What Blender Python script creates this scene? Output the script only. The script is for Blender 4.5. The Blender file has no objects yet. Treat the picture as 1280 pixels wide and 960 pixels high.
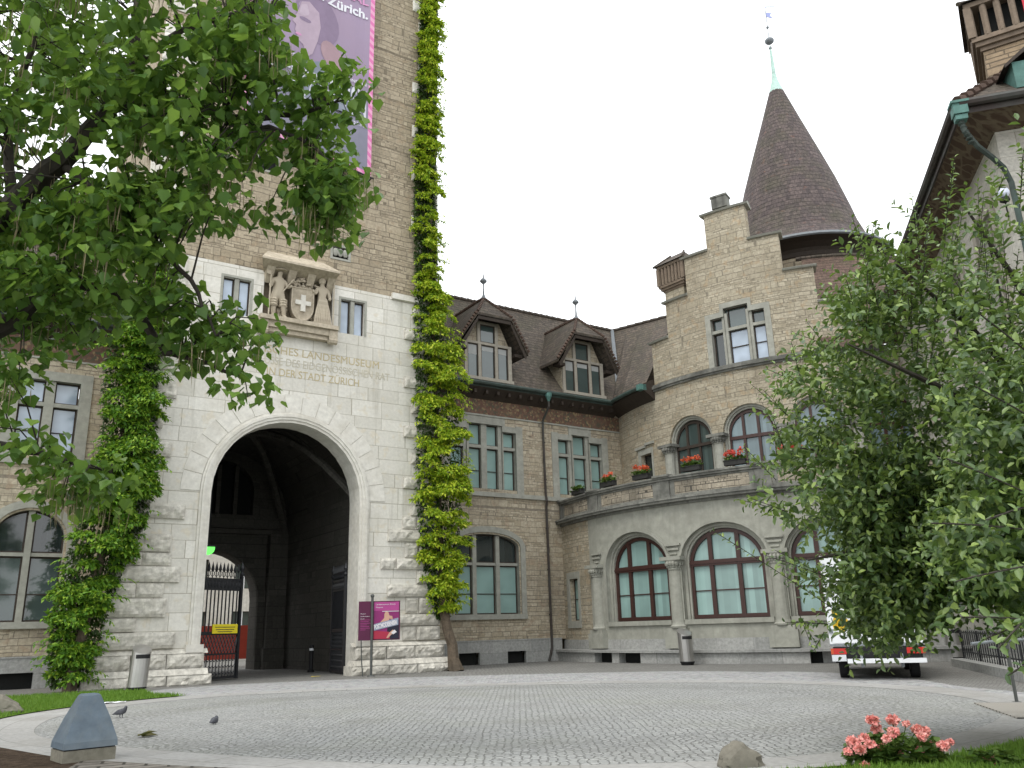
import bpy, bmesh, math, random
import numpy as np
from mathutils import Vector, Matrix
random.seed(7); RNG = np.random.default_rng(11)
S = bpy.context.scene
COL = S.collection
rad = math.radians

# ------------------------------------------------------------------ camera
EYE = 1.4
PITCH, ROLL, FPX = rad(16.357), rad(1.614), 1046.6
FW = Vector((0, math.cos(PITCH), math.sin(PITCH)))
_r0 = Vector((1, 0, 0)); _u0 = Vector((0, -math.sin(PITCH), math.cos(PITCH)))
RT = _r0*math.cos(ROLL) - _u0*math.sin(ROLL)
UP = _u0*math.cos(ROLL) + _r0*math.sin(ROLL)
cd = bpy.data.cameras.new('camera'); cam = bpy.data.objects.new('camera', cd); COL.objects.link(cam)
cd.sensor_width = 36; cd.lens = 36*FPX/1280; cd.clip_start = .05; cd.clip_end = 2000
cam.matrix_world = Matrix(((RT.x, UP.x, -FW.x, 0), (RT.y, UP.y, -FW.y, 0), (RT.z, UP.z, -FW.z, EYE), (0, 0, 0, 1)))
S.camera = cam

# ------------------------------------------------------------------ world, sun, exposure
SUN_EL, SUN_AZ = rad(58), rad(215)
w = bpy.data.worlds.new('World'); S.world = w; w.use_nodes = True
wn = w.node_tree.nodes; wl = w.node_tree.links
bg = wn['Background']
sky = wn.new('ShaderNodeTexSky'); sky.sky_type = 'NISHITA'; sky.sun_disc = False
sky.sun_elevation = SUN_EL; sky.sun_rotation = SUN_AZ; sky.dust_density = 4; sky.air_density = 1
hs = wn.new('ShaderNodeHueSaturation'); hs.inputs['Saturation'].default_value = .12; hs.inputs['Value'].default_value = 1
mx = wn.new('ShaderNodeMixRGB'); mx.inputs[0].default_value = .86
mx.inputs[2].default_value = (10.6, 10.9, 11.2, 1)          # the closed white cloud cover
wl.new(sky.outputs[0], hs.inputs['Color']); wl.new(hs.outputs[0], mx.inputs[1]); wl.new(mx.outputs[0], bg.inputs['Color'])
bg.inputs['Strength'].default_value = .118
ld = bpy.data.lights.new('sun', 'SUN'); ld.energy = .9; ld.angle = rad(18); ld.color = (1, .96, .9)
sun = bpy.data.objects.new('sun', ld); COL.objects.link(sun)
# sun azimuth measured from +Y clockwise (behind and left of the camera)
sd = Vector((math.sin(SUN_AZ)*math.cos(SUN_EL), math.cos(SUN_AZ)*math.cos(SUN_EL), math.sin(SUN_EL)))
sun.rotation_euler = sd.to_track_quat('Z', 'Y').to_euler(); sun.location = (0, -10, 40)
S.view_settings.view_transform = 'Standard'; S.view_settings.look = 'None'
S.view_settings.gamma = 1; S.view_settings.exposure = 0.70; S.view_settings.use_curve_mapping = False
S.cycles.max_bounces = 6; S.cycles.diffuse_bounces = 4; S.cycles.glossy_bounces = 3
S.cycles.transmission_bounces = 4; S.cycles.transparent_max_bounces = 6
S.cycles.use_denoising = True

# ------------------------------------------------------------------ materials
class NT:
    def __init__(s, name, rough=.9, spec=.3):
        s.m = bpy.data.materials.new(name); s.m.use_nodes = True
        s.n = s.m.node_tree.nodes; s.l = s.m.node_tree.links
        s.b = s.n['Principled BSDF']; s.b.inputs['Roughness'].default_value = rough
        s.b.inputs['Specular IOR Level'].default_value = spec
        s.uvn = None
    def new(s, t, **k):
        x = s.n.new(t)
        for a, v in k.items(): setattr(x, a, v)
        return x
    def put(s, sock, v):
        if hasattr(v, 'is_output'): s.l.new(v, sock)
        elif isinstance(v, (tuple, list)) and len(v) == 3 and sock.type == 'RGBA': sock.default_value = (*v, 1)
        else: sock.default_value = v
    def uv(s):
        if not s.uvn: s.uvn = s.new('ShaderNodeUVMap')
        return s.uvn.outputs[0]
    def obj(s): return s.new('ShaderNodeTexCoord').outputs['Object']
    def noise(s, vec, scale, detail=3, rough=.6, out='Fac'):
        x = s.new('ShaderNodeTexNoise'); s.put(x.inputs['Vector'], vec)
        x.inputs['Scale'].default_value = scale; x.inputs['Detail'].default_value = detail; x.inputs['Roughness'].default_value = rough
        return x.outputs[out]
    def mapping(s, vec, scale=(1, 1, 1), loc=(0, 0, 0), rot=(0, 0, 0)):
        x = s.new('ShaderNodeMapping'); s.put(x.inputs[0], vec); x.inputs['Scale'].default_value = scale
        x.inputs['Location'].default_value = loc; x.inputs['Rotation'].default_value = rot; return x.outputs[0]
    def math(s, op, a, b=0., c=None):
        x = s.new('ShaderNodeMath', operation=op); s.put(x.inputs[0], a); s.put(x.inputs[1], b)
        if c is not None: s.put(x.inputs[2], c)
        return x.outputs[0]
    def vmath(s, op, a, b):
        x = s.new('ShaderNodeVectorMath', operation=op); s.put(x.inputs[0], a); s.put(x.inputs[1], b); return x.outputs[0]
    def mix(s, f, a, b, mode='MIX'):
        x = s.new('ShaderNodeMixRGB', blend_type=mode); s.put(x.inputs[0], f); s.put(x.inputs[1], a); s.put(x.inputs[2], b); return x.outputs[0]
    def ramp(s, f, stops):
        x = s.new('ShaderNodeValToRGB'); s.put(x.inputs[0], f); e = x.color_ramp.elements
        while len(e) < len(stops): e.new(.5)
        for q, (p, c) in zip(e, stops): q.position = p; q.color = (*c, 1) if len(c) == 3 else c
        return x.outputs[0]
    def rng(s, f, a, b, c=0., d=1.):
        x = s.new('ShaderNodeMapRange'); s.put(x.inputs[0], f)
        for i, v in zip((1, 2, 3, 4), (a, b, c, d)): x.inputs[i].default_value = v
        return x.outputs[0]
    def brick(s, vec, c1, c2, mo, bw, bh, ms=.012, smooth=.1, bias=0., off=.5, sq=1., sqf=2):
        x = s.new('ShaderNodeTexBrick'); s.put(x.inputs['Vector'], vec)
        s.put(x.inputs['Color1'], c1); s.put(x.inputs['Color2'], c2); s.put(x.inputs['Mortar'], mo)
        for k, v in (('Scale', 1.), ('Mortar Size', ms), ('Mortar Smooth', smooth), ('Bias', bias), ('Brick Width', bw), ('Row Height', bh)):
            x.inputs[k].default_value = v
        x.offset = off; x.squash = sq; x.squash_frequency = sqf
        return x.outputs['Color'], x.outputs['Fac']
    def bump(s, h, strength=.5, dist=.02):
        x = s.new('ShaderNodeBump'); x.inputs['Strength'].default_value = strength; x.inputs['Distance'].default_value = dist
        s.put(x.inputs['Height'], h); s.l.new(x.outputs[0], s.b.inputs['Normal'])
    def color(s, c): s.put(s.b.inputs['Base Color'], c); return s

def sc(c, k): return tuple(min(1, v*k) for v in c)

def masonry(name, c1, c2, mo, bw, bh, ms=.012, warp=.05, bump=.6, split=True, stain=(.16, .14, .11), stain_amt=.5, streak=.42, third=None, irr=1., fine=.38):
    """coursed stone with blocks of uneven size, weather stains and rain streaks"""
    t = NT(name, .92, .2); uv = t.uv()
    wv = t.vmath('SCALE', t.vmath('SUBTRACT', t.noise(uv, 1.3, 3, .6, 'Color'), (.5, .5, .5)), (0, 0, 0))
    wv.node.inputs['Scale'].default_value = warp
    sp = t.new('ShaderNodeSeparateXYZ'); t.l.new(t.vmath('ADD', uv, wv), sp.inputs[0])
    def n1d(x, sc_, lo, hi):                                     # slow one-dimensional wander
        q = t.new('ShaderNodeTexNoise', noise_dimensions='1D'); t.put(q.inputs['W'], x); q.inputs['Scale'].default_value = sc_; q.inputs['Detail'].default_value = 2
        return t.rng(q.outputs['Fac'], .25, .75, lo, hi)
    y = t.math('ADD', sp.outputs[1], n1d(sp.outputs[1], .9/bh*.5, -.42*bh*irr, .42*bh*irr))   # courses of uneven height
    row = t.math('FLOOR', t.math('DIVIDE', y, bh))
    wn_ = t.new('ShaderNodeTexWhiteNoise', noise_dimensions='1D'); t.put(wn_.inputs['W'], row)
    x = t.math('ADD', sp.outputs[0], t.math('MULTIPLY', wn_.outputs['Value'], 3.7*irr))
    x = t.math('ADD', x, n1d(t.math('ADD', x, t.math('MULTIPLY', row, 7.3)), .8/bw, -.38*bw*irr, .38*bw*irr))   # stones of uneven length
    cb = t.new('ShaderNodeCombineXYZ'); t.put(cb.inputs[0], x); t.put(cb.inputs[1], y); v = cb.outputs[0]
    col, f = t.brick(v, c1, c2, mo, bw, bh, ms, .25)
    if split:
        col2, f2 = t.brick(t.mapping(v, loc=(.17, 0, 0)), sc(c1, .92), sc(c2, 1.1), mo, bw*.58, bh*.5, ms*.85, .25)
        _, mfac = None, None
        pick, _ = t.brick(t.mapping(v, loc=(.4, 0, 0)), (0, 0, 0), (1, 1, 1), (.5, .5, .5), bw*1.9, bh, 0.0, 0, -.15)
        pk = t.rng(pick, .45, .55)
        col = t.mix(pk, col, col2); f = t.mix(pk, f, f2)
    if third:
        col = t.mix(t.rng(t.noise(uv, 2.2, 2), .58, .66, 0, .55), col, third)
    n1 = t.noise(uv, 9, 5, .7); n2 = t.noise(uv, .45, 4, .65)
    col = t.mix(1, col, t.ramp(n1, [(.25, (1-fine,)*3), (.7, (1+fine*.35,)*3)]), 'MULTIPLY')
    col = t.mix(t.rng(n2, .48, .75, 0, stain_amt), col, stain)
    sn = t.noise(t.mapping(uv, scale=(3.2, .22, 1)), 1, 4, .6)
    col = t.mix(t.rng(sn, .55, .78, 0, streak), col, sc(stain, .7))
    t.color(col)
    h = t.math('SUBTRACT', t.math('MULTIPLY', n1, .7), t.math('MULTIPLY', f, 1.))
    t.bump(h, bump, .03)
    return t.m

def plain(name, c, rough=.85, var=.25, scale=6, bump=.15, metallic=0., spec=.3, stain=None, stain_amt=.4, coord='uv', streak=0.):
    t = NT(name, rough, spec); v = t.uv() if coord == 'uv' else t.obj()
    n = t.noise(v, scale, 5, .65)
    col = t.mix(1, c, t.ramp(n, [(.25, (1-var,)*3), (.75, (1+var*.6,)*3)]), 'MULTIPLY')
    if stain:
        col = t.mix(t.rng(t.noise(v, .7, 4, .65), .45, .72, 0, stain_amt), col, stain)
        if streak: col = t.mix(t.rng(t.noise(t.mapping(v, scale=(5, .3, 5)), 1, 4, .6), .5, .75, 0, streak), col, stain)
    t.color(col); t.b.inputs['Metallic'].default_value = metallic
    if bump: t.bump(n, bump, .01)
    return t.m

def leafmat(name, cols, trans=.35, rough=.5, spec=.35):
    t = NT(name, rough, spec)
    r = t.new('ShaderNodeNewGeometry').outputs['Random Per Island']
    k = [(i/(len(cols)-1), c) for i, c in enumerate(cols)]
    c = t.ramp(r, k); t.color(c)
    tr = t.new('ShaderNodeBsdfTranslucent'); t.l.new(t.mix(.5, c, (.22, .34, .03)), tr.inputs[0])
    ms = t.new('ShaderNodeMixShader'); ms.inputs[0].default_value = trans
    out = t.n['Material Output']
    t.l.new(t.b.outputs[0], ms.inputs[1]); t.l.new(tr.outputs[0], ms.inputs[2]); t.l.new(ms.outputs[0], out.inputs[0])
    return t.m

def tiles(name, c1, c2, mo, spots, tw=.22, th=.24, moss=(.07, .07, .04)):
    t = NT(name, .85, .3); uv = t.uv()
    v = t.vmath('ADD', uv, t.vmath('MULTIPLY', t.vmath('SUBTRACT', t.noise(uv, 2.5, 2, .5, 'Color'), (.5, .5, .5)), (.03, .03, 0)))
    col, f = t.brick(v, c1, c2, sc(c1, .85), tw, th, .006, .3)
    col = t.mix(t.rng(t.noise(uv, 2.2, 3), .62, .7, 0, .45), col, spots)
    n = t.noise(uv, .7, 4, .6)
    col = t.mix(t.rng(n, .45, .7, 0, .5), col, moss)
    col = t.mix(1, col, t.ramp(t.noise(uv, 7, 5, .75), [(.3, (.42,)*3), (.5, (.95,)*3), (.7, (1.4,)*3)]), 'MULTIPLY')
    sep = t.new('ShaderNodeSeparateXYZ'); t.l.new(v, sep.inputs[0])
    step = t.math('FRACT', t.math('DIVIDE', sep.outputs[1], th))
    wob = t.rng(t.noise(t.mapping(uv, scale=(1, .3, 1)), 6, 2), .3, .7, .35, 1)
    col = t.mix(t.math('MULTIPLY', t.rng(step, .84, .95), wob), col, mo)          # shade line under each course edge, painted into the colour
    t.color(col)
    # every course steps down over the one below it
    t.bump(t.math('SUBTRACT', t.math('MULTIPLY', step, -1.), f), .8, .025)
    return t.m

MAT = {}
MAT['rubble_tower'] = masonry('rubble_tower', (.335, .28, .198), (.435, .37, .27), (.2, .168, .122), .5, .24, .014, .14, .8, stain=(.22, .19, .145), third=(.35, .27, .18), stain_amt=.45)
MAT['rubble_wing'] = masonry('rubble_wing', (.39, .335, .24), (.50, .44, .335), (.255, .222, .172), .44, .22, .013, .11, .7, stain=(.2, .175, .14), third=(.36, .27, .19))
MAT['rubble_bay'] = masonry('rubble_bay', (.365, .322, .238), (.465, .415, .318), (.245, .218, .168), .44, .215, .013, .12, .7, stain=(.22, .185, .13), third=(.42, .31, .19))
MAT['ashlar'] = masonry('ashlar', (.585, .565, .505), (.70, .68, .62), (.37, .345, .285), 1.2, .56, .013, .004, .14, split=False, stain=(.42, .395, .32), stain_amt=.5, streak=.6, irr=.4, fine=.16, third=(.61, .55, .43))
MAT['rock'] = plain('rock', (.60, .575, .51), .95, .5, 5, .9, stain=(.30, .28, .23), stain_amt=.55, streak=.4)
MAT['white_stone'] = plain('white_stone', (.66, .64, .58), .9, .2, 5, .2, stain=(.42, .39, .32), stain_amt=.5, streak=.3)
MAT['trim'] = plain('trim', (.345, .345, .30), .9, .25, 4, .25, stain=(.21, .21, .185), stain_amt=.5, streak=.25)
MAT['trim_dark'] = plain('trim_dark', (.225, .225, .20), .9, .4, 3, .35, stain=(.055, .055, .05), stain_amt=.85, streak=.7)
MAT['trim_bay'] = plain('trim_bay', (.335, .335, .288), .9, .25, 3, .2, stain=(.21, .21, .178), stain_amt=.65, streak=.5)
MAT['plinth'] = masonry('plinth', (.33, .335, .32), (.39, .39, .37), (.22, .22, .21), 1.6, .6, .008, .01, .2, split=False, stain=(.17, .17, .16))
MAT['balustrade'] = masonry('balustrade', (.31, .27, .205), (.42, .37, .29), (.1, .09, .075), .42, .24, .016, .06, .6, stain=(.06, .06, .055), stain_amt=.75, streak=.6)
MAT['relief'] = plain('relief', (.47, .41, .315), .9, .35, 7, .35, stain=(.17, .14, .10), stain_amt=.6, streak=.3)
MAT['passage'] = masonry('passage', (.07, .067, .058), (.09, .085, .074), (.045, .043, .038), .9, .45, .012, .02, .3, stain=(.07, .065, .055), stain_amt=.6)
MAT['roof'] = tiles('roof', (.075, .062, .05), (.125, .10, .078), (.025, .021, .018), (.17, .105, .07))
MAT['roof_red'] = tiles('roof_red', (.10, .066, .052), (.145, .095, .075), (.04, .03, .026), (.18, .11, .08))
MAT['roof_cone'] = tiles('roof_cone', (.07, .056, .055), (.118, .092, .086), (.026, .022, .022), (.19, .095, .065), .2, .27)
MAT['wood_red'] = plain('wood_red', (.052, .022, .017), .45, .25, 8, .1, spec=.4)
MAT['wood_dark'] = plain('wood_dark', (.045, .034, .026), .7, .35, 6, .2)
MAT['relief_shade'] = plain('relief_shade', (.17, .14, .10), .95, .4, 8, .5)  # relief stone darkened so the niche back reads as shaded
MAT['roof_edge'] = plain('roof_edge', (.10, .066, .05), .9, .5, 4, .2)
MAT['wood_light'] = plain('wood_light', (.36, .33, .275), .8, .25, 8, .15, stain=(.2, .18, .14))
MAT['iron'] = plain('iron', (.012, .013, .016), .5, .3, 10, .1, spec=.5, coord='obj')
MAT['copper'] = plain('copper', (.10, .215, .188), .7, .35, 6, .1, stain=(.05, .09, .08), coord='obj')
MAT['copper_dark'] = plain('copper_dark', (.045, .06, .052), .6, .35, 5, .1, stain=(.09, .16, .14), coord='obj')
MAT['pipe'] = plain('pipe', (.05, .04, .035), .55, .3, 5, .05, stain=(.08, .11, .10), coord='obj')
MAT['lead'] = plain('lead', (.2, .22, .235), .55, .2, 5, .05, coord='obj')
MAT['steel'] = plain('steel', (.45, .44, .42), .35, .12, 3, .02, metallic=.85, coord='obj')
MAT['black'] = plain('black', (.012, .012, .013), .6, .2, 5, 0, coord='obj')
MAT['void'] = plain('void', (.012, .013, .012), .9, .2, 5, 0)  # near-black colour stands in for the shade inside openings
MAT['white_paint'] = plain('white_paint', (.72, .74, .76), .35, .06, 2, 0, spec=.5, stain=(.5, .5, .48), stain_amt=.25, coord='obj')

def glass(name, c, rough=.06, coat=.6, var=.12):
    t = NT(name, rough, .6); uv = t.uv()
    n = t.noise(uv, .9, 2)
    isl = t.new('ShaderNodeNewGeometry').outputs['Random Per Island']
    c = t.mix(1, c, t.ramp(isl, [(0, (.8,)*3), (1, (1.15,)*3)]), 'MULTIPLY')
    t.color(t.mix(1, c, t.ramp(n, [(.3, (1-var,)*3), (.7, (1+var,)*3)]), 'MULTIPLY'))
    t.b.inputs['Coat Weight'].default_value = coat; t.b.inputs['Coat Roughness'].default_value = .03
    w2 = t.noise(uv, 1.7, 2)
    t.bump(w2, .05, .02)
    return t.m
MAT['pane_blind'] = glass('pane_blind', (.235, .36, .335), .35, .3)
MAT['pane_blue'] = glass('pane_blue', (.13, .185, .20), .2, .25)
MAT['pane_dark'] = glass('pane_dark', (.022, .03, .03), .05, .6)
MAT['pane_dim'] = glass('pane_dim', (.06, .085, .08), .08, .8)
MAT['pane_sky'] = glass('pane_sky', (.34, .41, .5), .1, .8, .25)

# ------------------------------------------------------------------ objects and labels
def tag(o, label=None, cat=None, group=None, kind=None):
    if label: o['label'] = label
    if cat: o['category'] = cat
    if group: o['group'] = group
    if kind: o['kind'] = kind
    return o
def thing(name, label, cat, loc=(0, 0, 0), rz=0., group=None):
    o = bpy.data.objects.new(name, None); COL.objects.link(o); o.empty_display_size = .2
    o.location = loc; o.rotation_euler = (0, 0, rz)
    return tag(o, label, cat, group)
def kids(o): return [c for c in bpy.data.objects if c.parent == o]
def copy_tree(o, parent=None):
    c = o.copy(); COL.objects.link(c)
    if parent: c.parent = parent
    for ch in kids(o):
        copy_tree(ch, c)
    return c
def base_of(p):
    v = Vector((0, 0, 0))
    while p is not None:
        v += p.location; p = p.parent
    return v

ON = Vector((.5495, -.8355, 0)); OD = Vector((.8355, .5495, 0))      # facade normal and run of the gate wing
def flat(n0, nrm=ON, d=OD, org=Vector((0, 0, 0))):
    return lambda s, o, z: org + d*s + nrm*(n0+o) + Vector((0, 0, z))
OX, OY = 16.3, 44.6                                               # axis of the round bay
def cyl(R):
    def f(a, o, z):                                               # a in degrees
        t = rad(a); return Vector((OX+(R+o)*math.cos(t), OY+(R+o)*math.sin(t), z))
    f.R = R
    return f
def deg(R, m): return math.degrees(m/R)

class MB:
    def __init__(s, f=None, us=1.):
        s.v = []; s.f = []; s.uv = []; s.sm = []; s.fn = f or (lambda a, b, c: Vector((a, b, c))); s.us = us
    def face(s, pts, smooth=False, uv=None):
        i = len(s.v)
        s.v += [tuple(p) for p in pts]; s.f.append(tuple(range(i, i+len(pts)))); s.sm.append(smooth)
        if uv is None:
            a = np.array(pts, float)*(s.us, 1, 1); n = np.zeros(3)
            for k in range(len(a)): n += np.cross(a[k], a[(k+1) % len(a)])
            k = int(np.argmax(np.abs(n)))
            uv = [((p[0], p[2]) if k == 1 else (p[1], p[2]) if k == 0 else (p[0], p[1])) for p in a]
        s.uv.append([tuple(q) for q in uv])
    def quad(s, a, b, c, d, **k): s.face([a, b, c, d], **k); return s
    def box(s, s0, s1, o0, o1, z0, z1, seg=1):
        for i in range(seg):
            a = s0+(s1-s0)*i/seg; b = s0+(s1-s0)*(i+1)/seg
            s.quad((a, o1, z0), (b, o1, z0), (b, o1, z1), (a, o1, z1))
            s.quad((b, o0, z0), (a, o0, z0), (a, o0, z1), (b, o0, z1))
            s.quad((a, o0, z1), (a, o1, z1), (b, o1, z1), (b, o0, z1))
            s.quad((a, o1, z0), (a, o0, z0), (b, o0, z0), (b, o1, z0))
        s.quad((s0, o0, z0), (s0, o1, z0), (s0, o1, z1), (s0, o0, z1))
        s.quad((s1, o1, z0), (s1, o0, z0), (s1, o0, z1), (s1, o1, z1))
        return s
    def rough_box(s, s0, s1, o0, o1, z0, z1, nx=5, nz=3, amp=.06, ch=.03):
        """rock-faced block: a flat drafted edge and a broken, uneven face"""
        from mathutils import noise as N_
        nx = max(nx, int((s1-s0)/.09)); nz = max(nz, int((z1-z0)/.09)); sd = random.random()*50
        def hgt(x, z, i, j):
            e = min(i, nx-i, j*1.0, nz-j)
            if e == 0: return -ch
            v = N_.noise(Vector((x*2.6, z*3.4, sd)))*.9+N_.noise(Vector((x*7, z*9, sd+9)))*.55+N_.noise(Vector((x*18, z*18, sd)))*.25
            return amp*(.35+v)*min(1, e/1.5)
        g = [[(s0+(s1-s0)*i/nx, o1+hgt(s0+(s1-s0)*i/nx, z0+(z1-z0)*j/nz, i, j), z0+(z1-z0)*j/nz) for i in range(nx+1)] for j in range(nz+1)]
        for j in range(nz):
            for i in range(nx): s.quad(g[j][i], g[j][i+1], g[j+1][i+1], g[j+1][i])
        for i in range(nx):
            s.quad((g[0][i][0], o0, z0), (g[0][i+1][0], o0, z0), g[0][i+1], g[0][i])
            s.quad(g[nz][i], g[nz][i+1], (g[nz][i+1][0], o0, z1), (g[nz][i][0], o0, z1))
        for j in range(nz):
            s.quad((s0, o0, g[j][0][2]), g[j][0], g[j+1][0], (s0, o0, g[j+1][0][2]))
            s.quad(g[j][nx], (s1, o0, g[j][nx][2]), (s1, o0, g[j+1][nx][2]), g[j+1][nx])
        return s
    def tube(s, pts, r, n=6, smooth=True, cap=True):
        pts = [Vector(p) for p in pts]; rs = r if isinstance(r, (list, tuple)) else [r]*len(pts)
        rings = []; prev = None; L = 0; ls = []
        for i, p in enumerate(pts):
            t = (pts[min(i+1, len(pts)-1)]-pts[max(i-1, 0)]).normalized()
            a = prev if prev is not None else (Vector((0, 0, 1)) if abs(t.z) < .9 else Vector((1, 0, 0)))
            a = (a-t*a.dot(t)); a = a.normalized() if a.length > 1e-6 else t.orthogonal().normalized()
            b = t.cross(a); prev = a
            if i: L += (p-pts[i-1]).length
            ls.append(L)
            rings.append([p+(a*math.cos(2*math.pi*k/n)+b*math.sin(2*math.pi*k/n))*rs[i] for k in range(n)])
        for i in range(len(pts)-1):
            for k in range(n):
                k2 = (k+1) % n; c = 2*math.pi*max(rs[i], .01)/n
                s.face([rings[i][k], rings[i][k2], rings[i+1][k2], rings[i+1][k]], smooth,
                       [(k*c, ls[i]), ((k+1)*c, ls[i]), ((k+1)*c, ls[i+1]), (k*c, ls[i+1])])
        if cap:
            s.face(rings[0][::-1]); s.face(rings[-1])
        return s
    def lathe(s, c, prof, n=16, a0=0., a1=360., smooth=True):
        """prof: (radius, z) pairs about the vertical axis through c=(s,o)"""
        full = abs(a1-a0-360) < 1e-6; L = 0
        for i in range(len(prof)-1):
            (r0, z0), (r1, z1) = prof[i], prof[i+1]; dL = math.hypot(r1-r0, z1-z0)
            for k in range(n):
                t0 = rad(a0+(a1-a0)*k/n); t1 = rad(a0+(a1-a0)*(k+1)/n)
                P = lambda r, t, z: (c[0]+r*math.cos(t)/s.us, c[1]+r*math.sin(t), z)
                rm = max(r0, r1)
                s.face([P(r0, t0, z0), P(r0, t1, z0), P(r1, t1, z1), P(r1, t0, z1)], smooth,
                       [(rm*t0, L), (rm*t1, L), (rm*t1, L+dL), (rm*t0, L+dL)])
            L += dL
        return s
    def ball(s, c, r, n=8, m=5, sq=(1, 1, 1)):
        P = lambda i, j: (c[0]+r*sq[0]/s.us*math.sin(math.pi*j/m)*math.cos(2*math.pi*i/n), c[1]+r*sq[1]*math.sin(math.pi*j/m)*math.sin(2*math.pi*i/n), c[2]+r*sq[2]*math.cos(math.pi*j/m))
        for i in range(n):
            for j in range(m):
                q = [P(i, j), P(i, j+1), P(i+1, j+1), P(i+1, j)]
                if j == 0: q = [q[0], q[1], q[2]]
                elif j == m-1: q = [q[0], q[1], q[3]]
                s.face(q, True)
        return s
    def arcpts(s, c, hw, zs, rise, n=18):
        return [(c-hw*math.cos(math.pi*i/n), zs+rise*math.sin(math.pi*i/n)) for i in range(n+1)]
    def wall(s, s0, s1, z0, z1, ops=(), o=0., step=None):
        """front sheet of a wall; ops = (a, b, zb, zs, rise)"""
        cs = {s0, s1}; cz = {z0, z1}
        for a, b, zb, zs, rise in ops:
            cs |= {a, b}; cz |= {zb, zs+rise}
        cs = sorted(c for c in cs if s0-1e-6 <= c <= s1+1e-6); cz = sorted(c for c in cz if z0-1e-6 <= c <= z1+1e-6)
        if step:
            out = [cs[0]]
            for a, b in zip(cs, cs[1:]):
                k = max(1, int(math.ceil((b-a)/step))); out += [a+(b-a)*j/k for j in range(1, k+1)]
            cs = out
        for a, b in zip(cs, cs[1:]):
            for c, d in zip(cz, cz[1:]):
                m, z = (a+b)/2, (c+d)/2
                if any(p[0] < m < p[1] and p[2] < z < p[3]+p[4] for p in ops): continue
                s.quad((a, o, c), (b, o, c), (b, o, d), (a, o, d))
        for a, b, zb, zs, rise in ops:
            if rise:
                P = s.arcpts((a+b)/2, (b-a)/2, zs, rise)
                for (x0, y0), (x1, y1) in zip(P, P[1:]):
                    s.quad((x0, o, y0), (x1, o, y1), (x1, o, zs+rise), (x0, o, zs+rise))
        return s
    def outline(s, op, w=0., n=18):
        a, b, zb, zs, rise = op
        if rise:
            return [(a-w, zb)]+[p for p in s.arcpts((a+b)/2, (b-a)/2+w, zs, rise+w*s.us, n)]+[(b+w, zb)]
        return [(a-w, zb), (a-w, zs+w*s.us), (b+w, zs+w*s.us), (b+w, zb)]
    def reveal(s, op, o0, o1, sill=True):
        P = s.outline(op)
        for (x0, y0), (x1, y1) in zip(P, P[1:]): s.quad((x0, o1, y0), (x1, o1, y1), (x1, o0, y1), (x0, o0, y0))
        if sill: s.quad((op[0], o1, op[2]), (op[1], o1, op[2]), (op[1], o0, op[2]), (op[0], o0, op[2]))
        return s
    def ring(s, op, w0, w1, o0, o1):
        """frame round an opening, from w0 to w1 outside its edge (w in s units), front at o1"""
        A = s.outline(op, w0); B = s.outline(op, w1)
        for i in range(len(A)-1):
            a, b, c, d = A[i], A[i+1], B[i+1], B[i]
            s.quad((a[0], o1, a[1]), (b[0], o1, b[1]), (c[0], o1, c[1]), (d[0], o1, d[1]))
            s.quad((d[0], o1, d[1]), (c[0], o1, c[1]), (c[0], o0, c[1]), (d[0], o0, d[1]))
            s.quad((a[0], o0, a[1]), (b[0], o0, b[1]), (b[0], o1, b[1]), (a[0], o1, a[1]))
        return s
    def fill(s, op, o):
        a, b, zb, zs, rise = op
        if not rise: s.quad((a, o, zb), (b, o, zb), (b, o, zs), (a, o, zs)); return s
        for (x0, y0), (x1, y1) in zip(*(lambda P: (P, P[1:]))(s.arcpts((a+b)/2, (b-a)/2, zs, rise))):
            s.quad((x0, o, zb), (x1, o, zb), (x1, o, y1), (x0, o, y0))
        return s
    def build(s, name, mat, parent=None, local=False, weld=False):
        m = bpy.data.meshes.new(name)
        off = Vector((0, 0, 0)) if (local or parent is None) else base_of(parent)
        co = [tuple(s.fn(*p)-off) for p in s.v]
        m.from_pydata(co, [], s.f)
        m.polygons.foreach_set('use_smooth', s.sm)
        ul = m.uv_layers.new(name='UVMap'); fl = [c for q in s.uv for p in q for c in p]
        ul.data.foreach_set('uv', fl)
        if weld:
            b = bmesh.new(); b.from_mesh(m); bmesh.ops.remove_doubles(b, verts=b.verts, dist=.0005); b.to_mesh(m); b.free()
        m.materials.append(MAT[mat] if isinstance(mat, str) else mat); m.update()
        o = bpy.data.objects.new(name, m); COL.objects.link(o)
        if parent is not None: o.parent = parent
        return o

def text(name, body, size, mat, org, xdir, zdir, parent=None, align='LEFT', ext=.01, xs=1., ys=1., bold=.0):
    c = bpy.data.curves.new(name, 'FONT'); c.body = body; c.size = size; c.align_x = align; c.extrude = ext; c.offset = bold
    t = bpy.data.objects.new(name, c); COL.objects.link(t)
    bpy.context.view_layer.update()
    me = bpy.data.meshes.new_from_object(t.evaluated_get(bpy.context.evaluated_depsgraph_get()))
    bpy.data.objects.remove(t); me.name = name
    x = Vector(xdir).normalized(); z = Vector(zdir).normalized(); n = x.cross(z)
    M = Matrix(((x.x*xs, z.x*ys, n.x, org[0]), (x.y*xs, z.y*ys, n.y, org[1]), (x.z*xs, z.z*ys, n.z, org[2]), (0, 0, 0, 1)))
    me.transform(M)
    off = base_of(parent) if parent is not None else Vector((0, 0, 0)); me.transform(Matrix.Translation(-off))
    me.materials.clear(); me.materials.append(MAT[mat] if isinstance(mat, str) else mat)
    me.uv_layers.new(name='UVMap') if not me.uv_layers else None
    o = bpy.data.objects.new(name, me); COL.objects.link(o)
    if parent is not None: o.parent = parent
    return o

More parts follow.
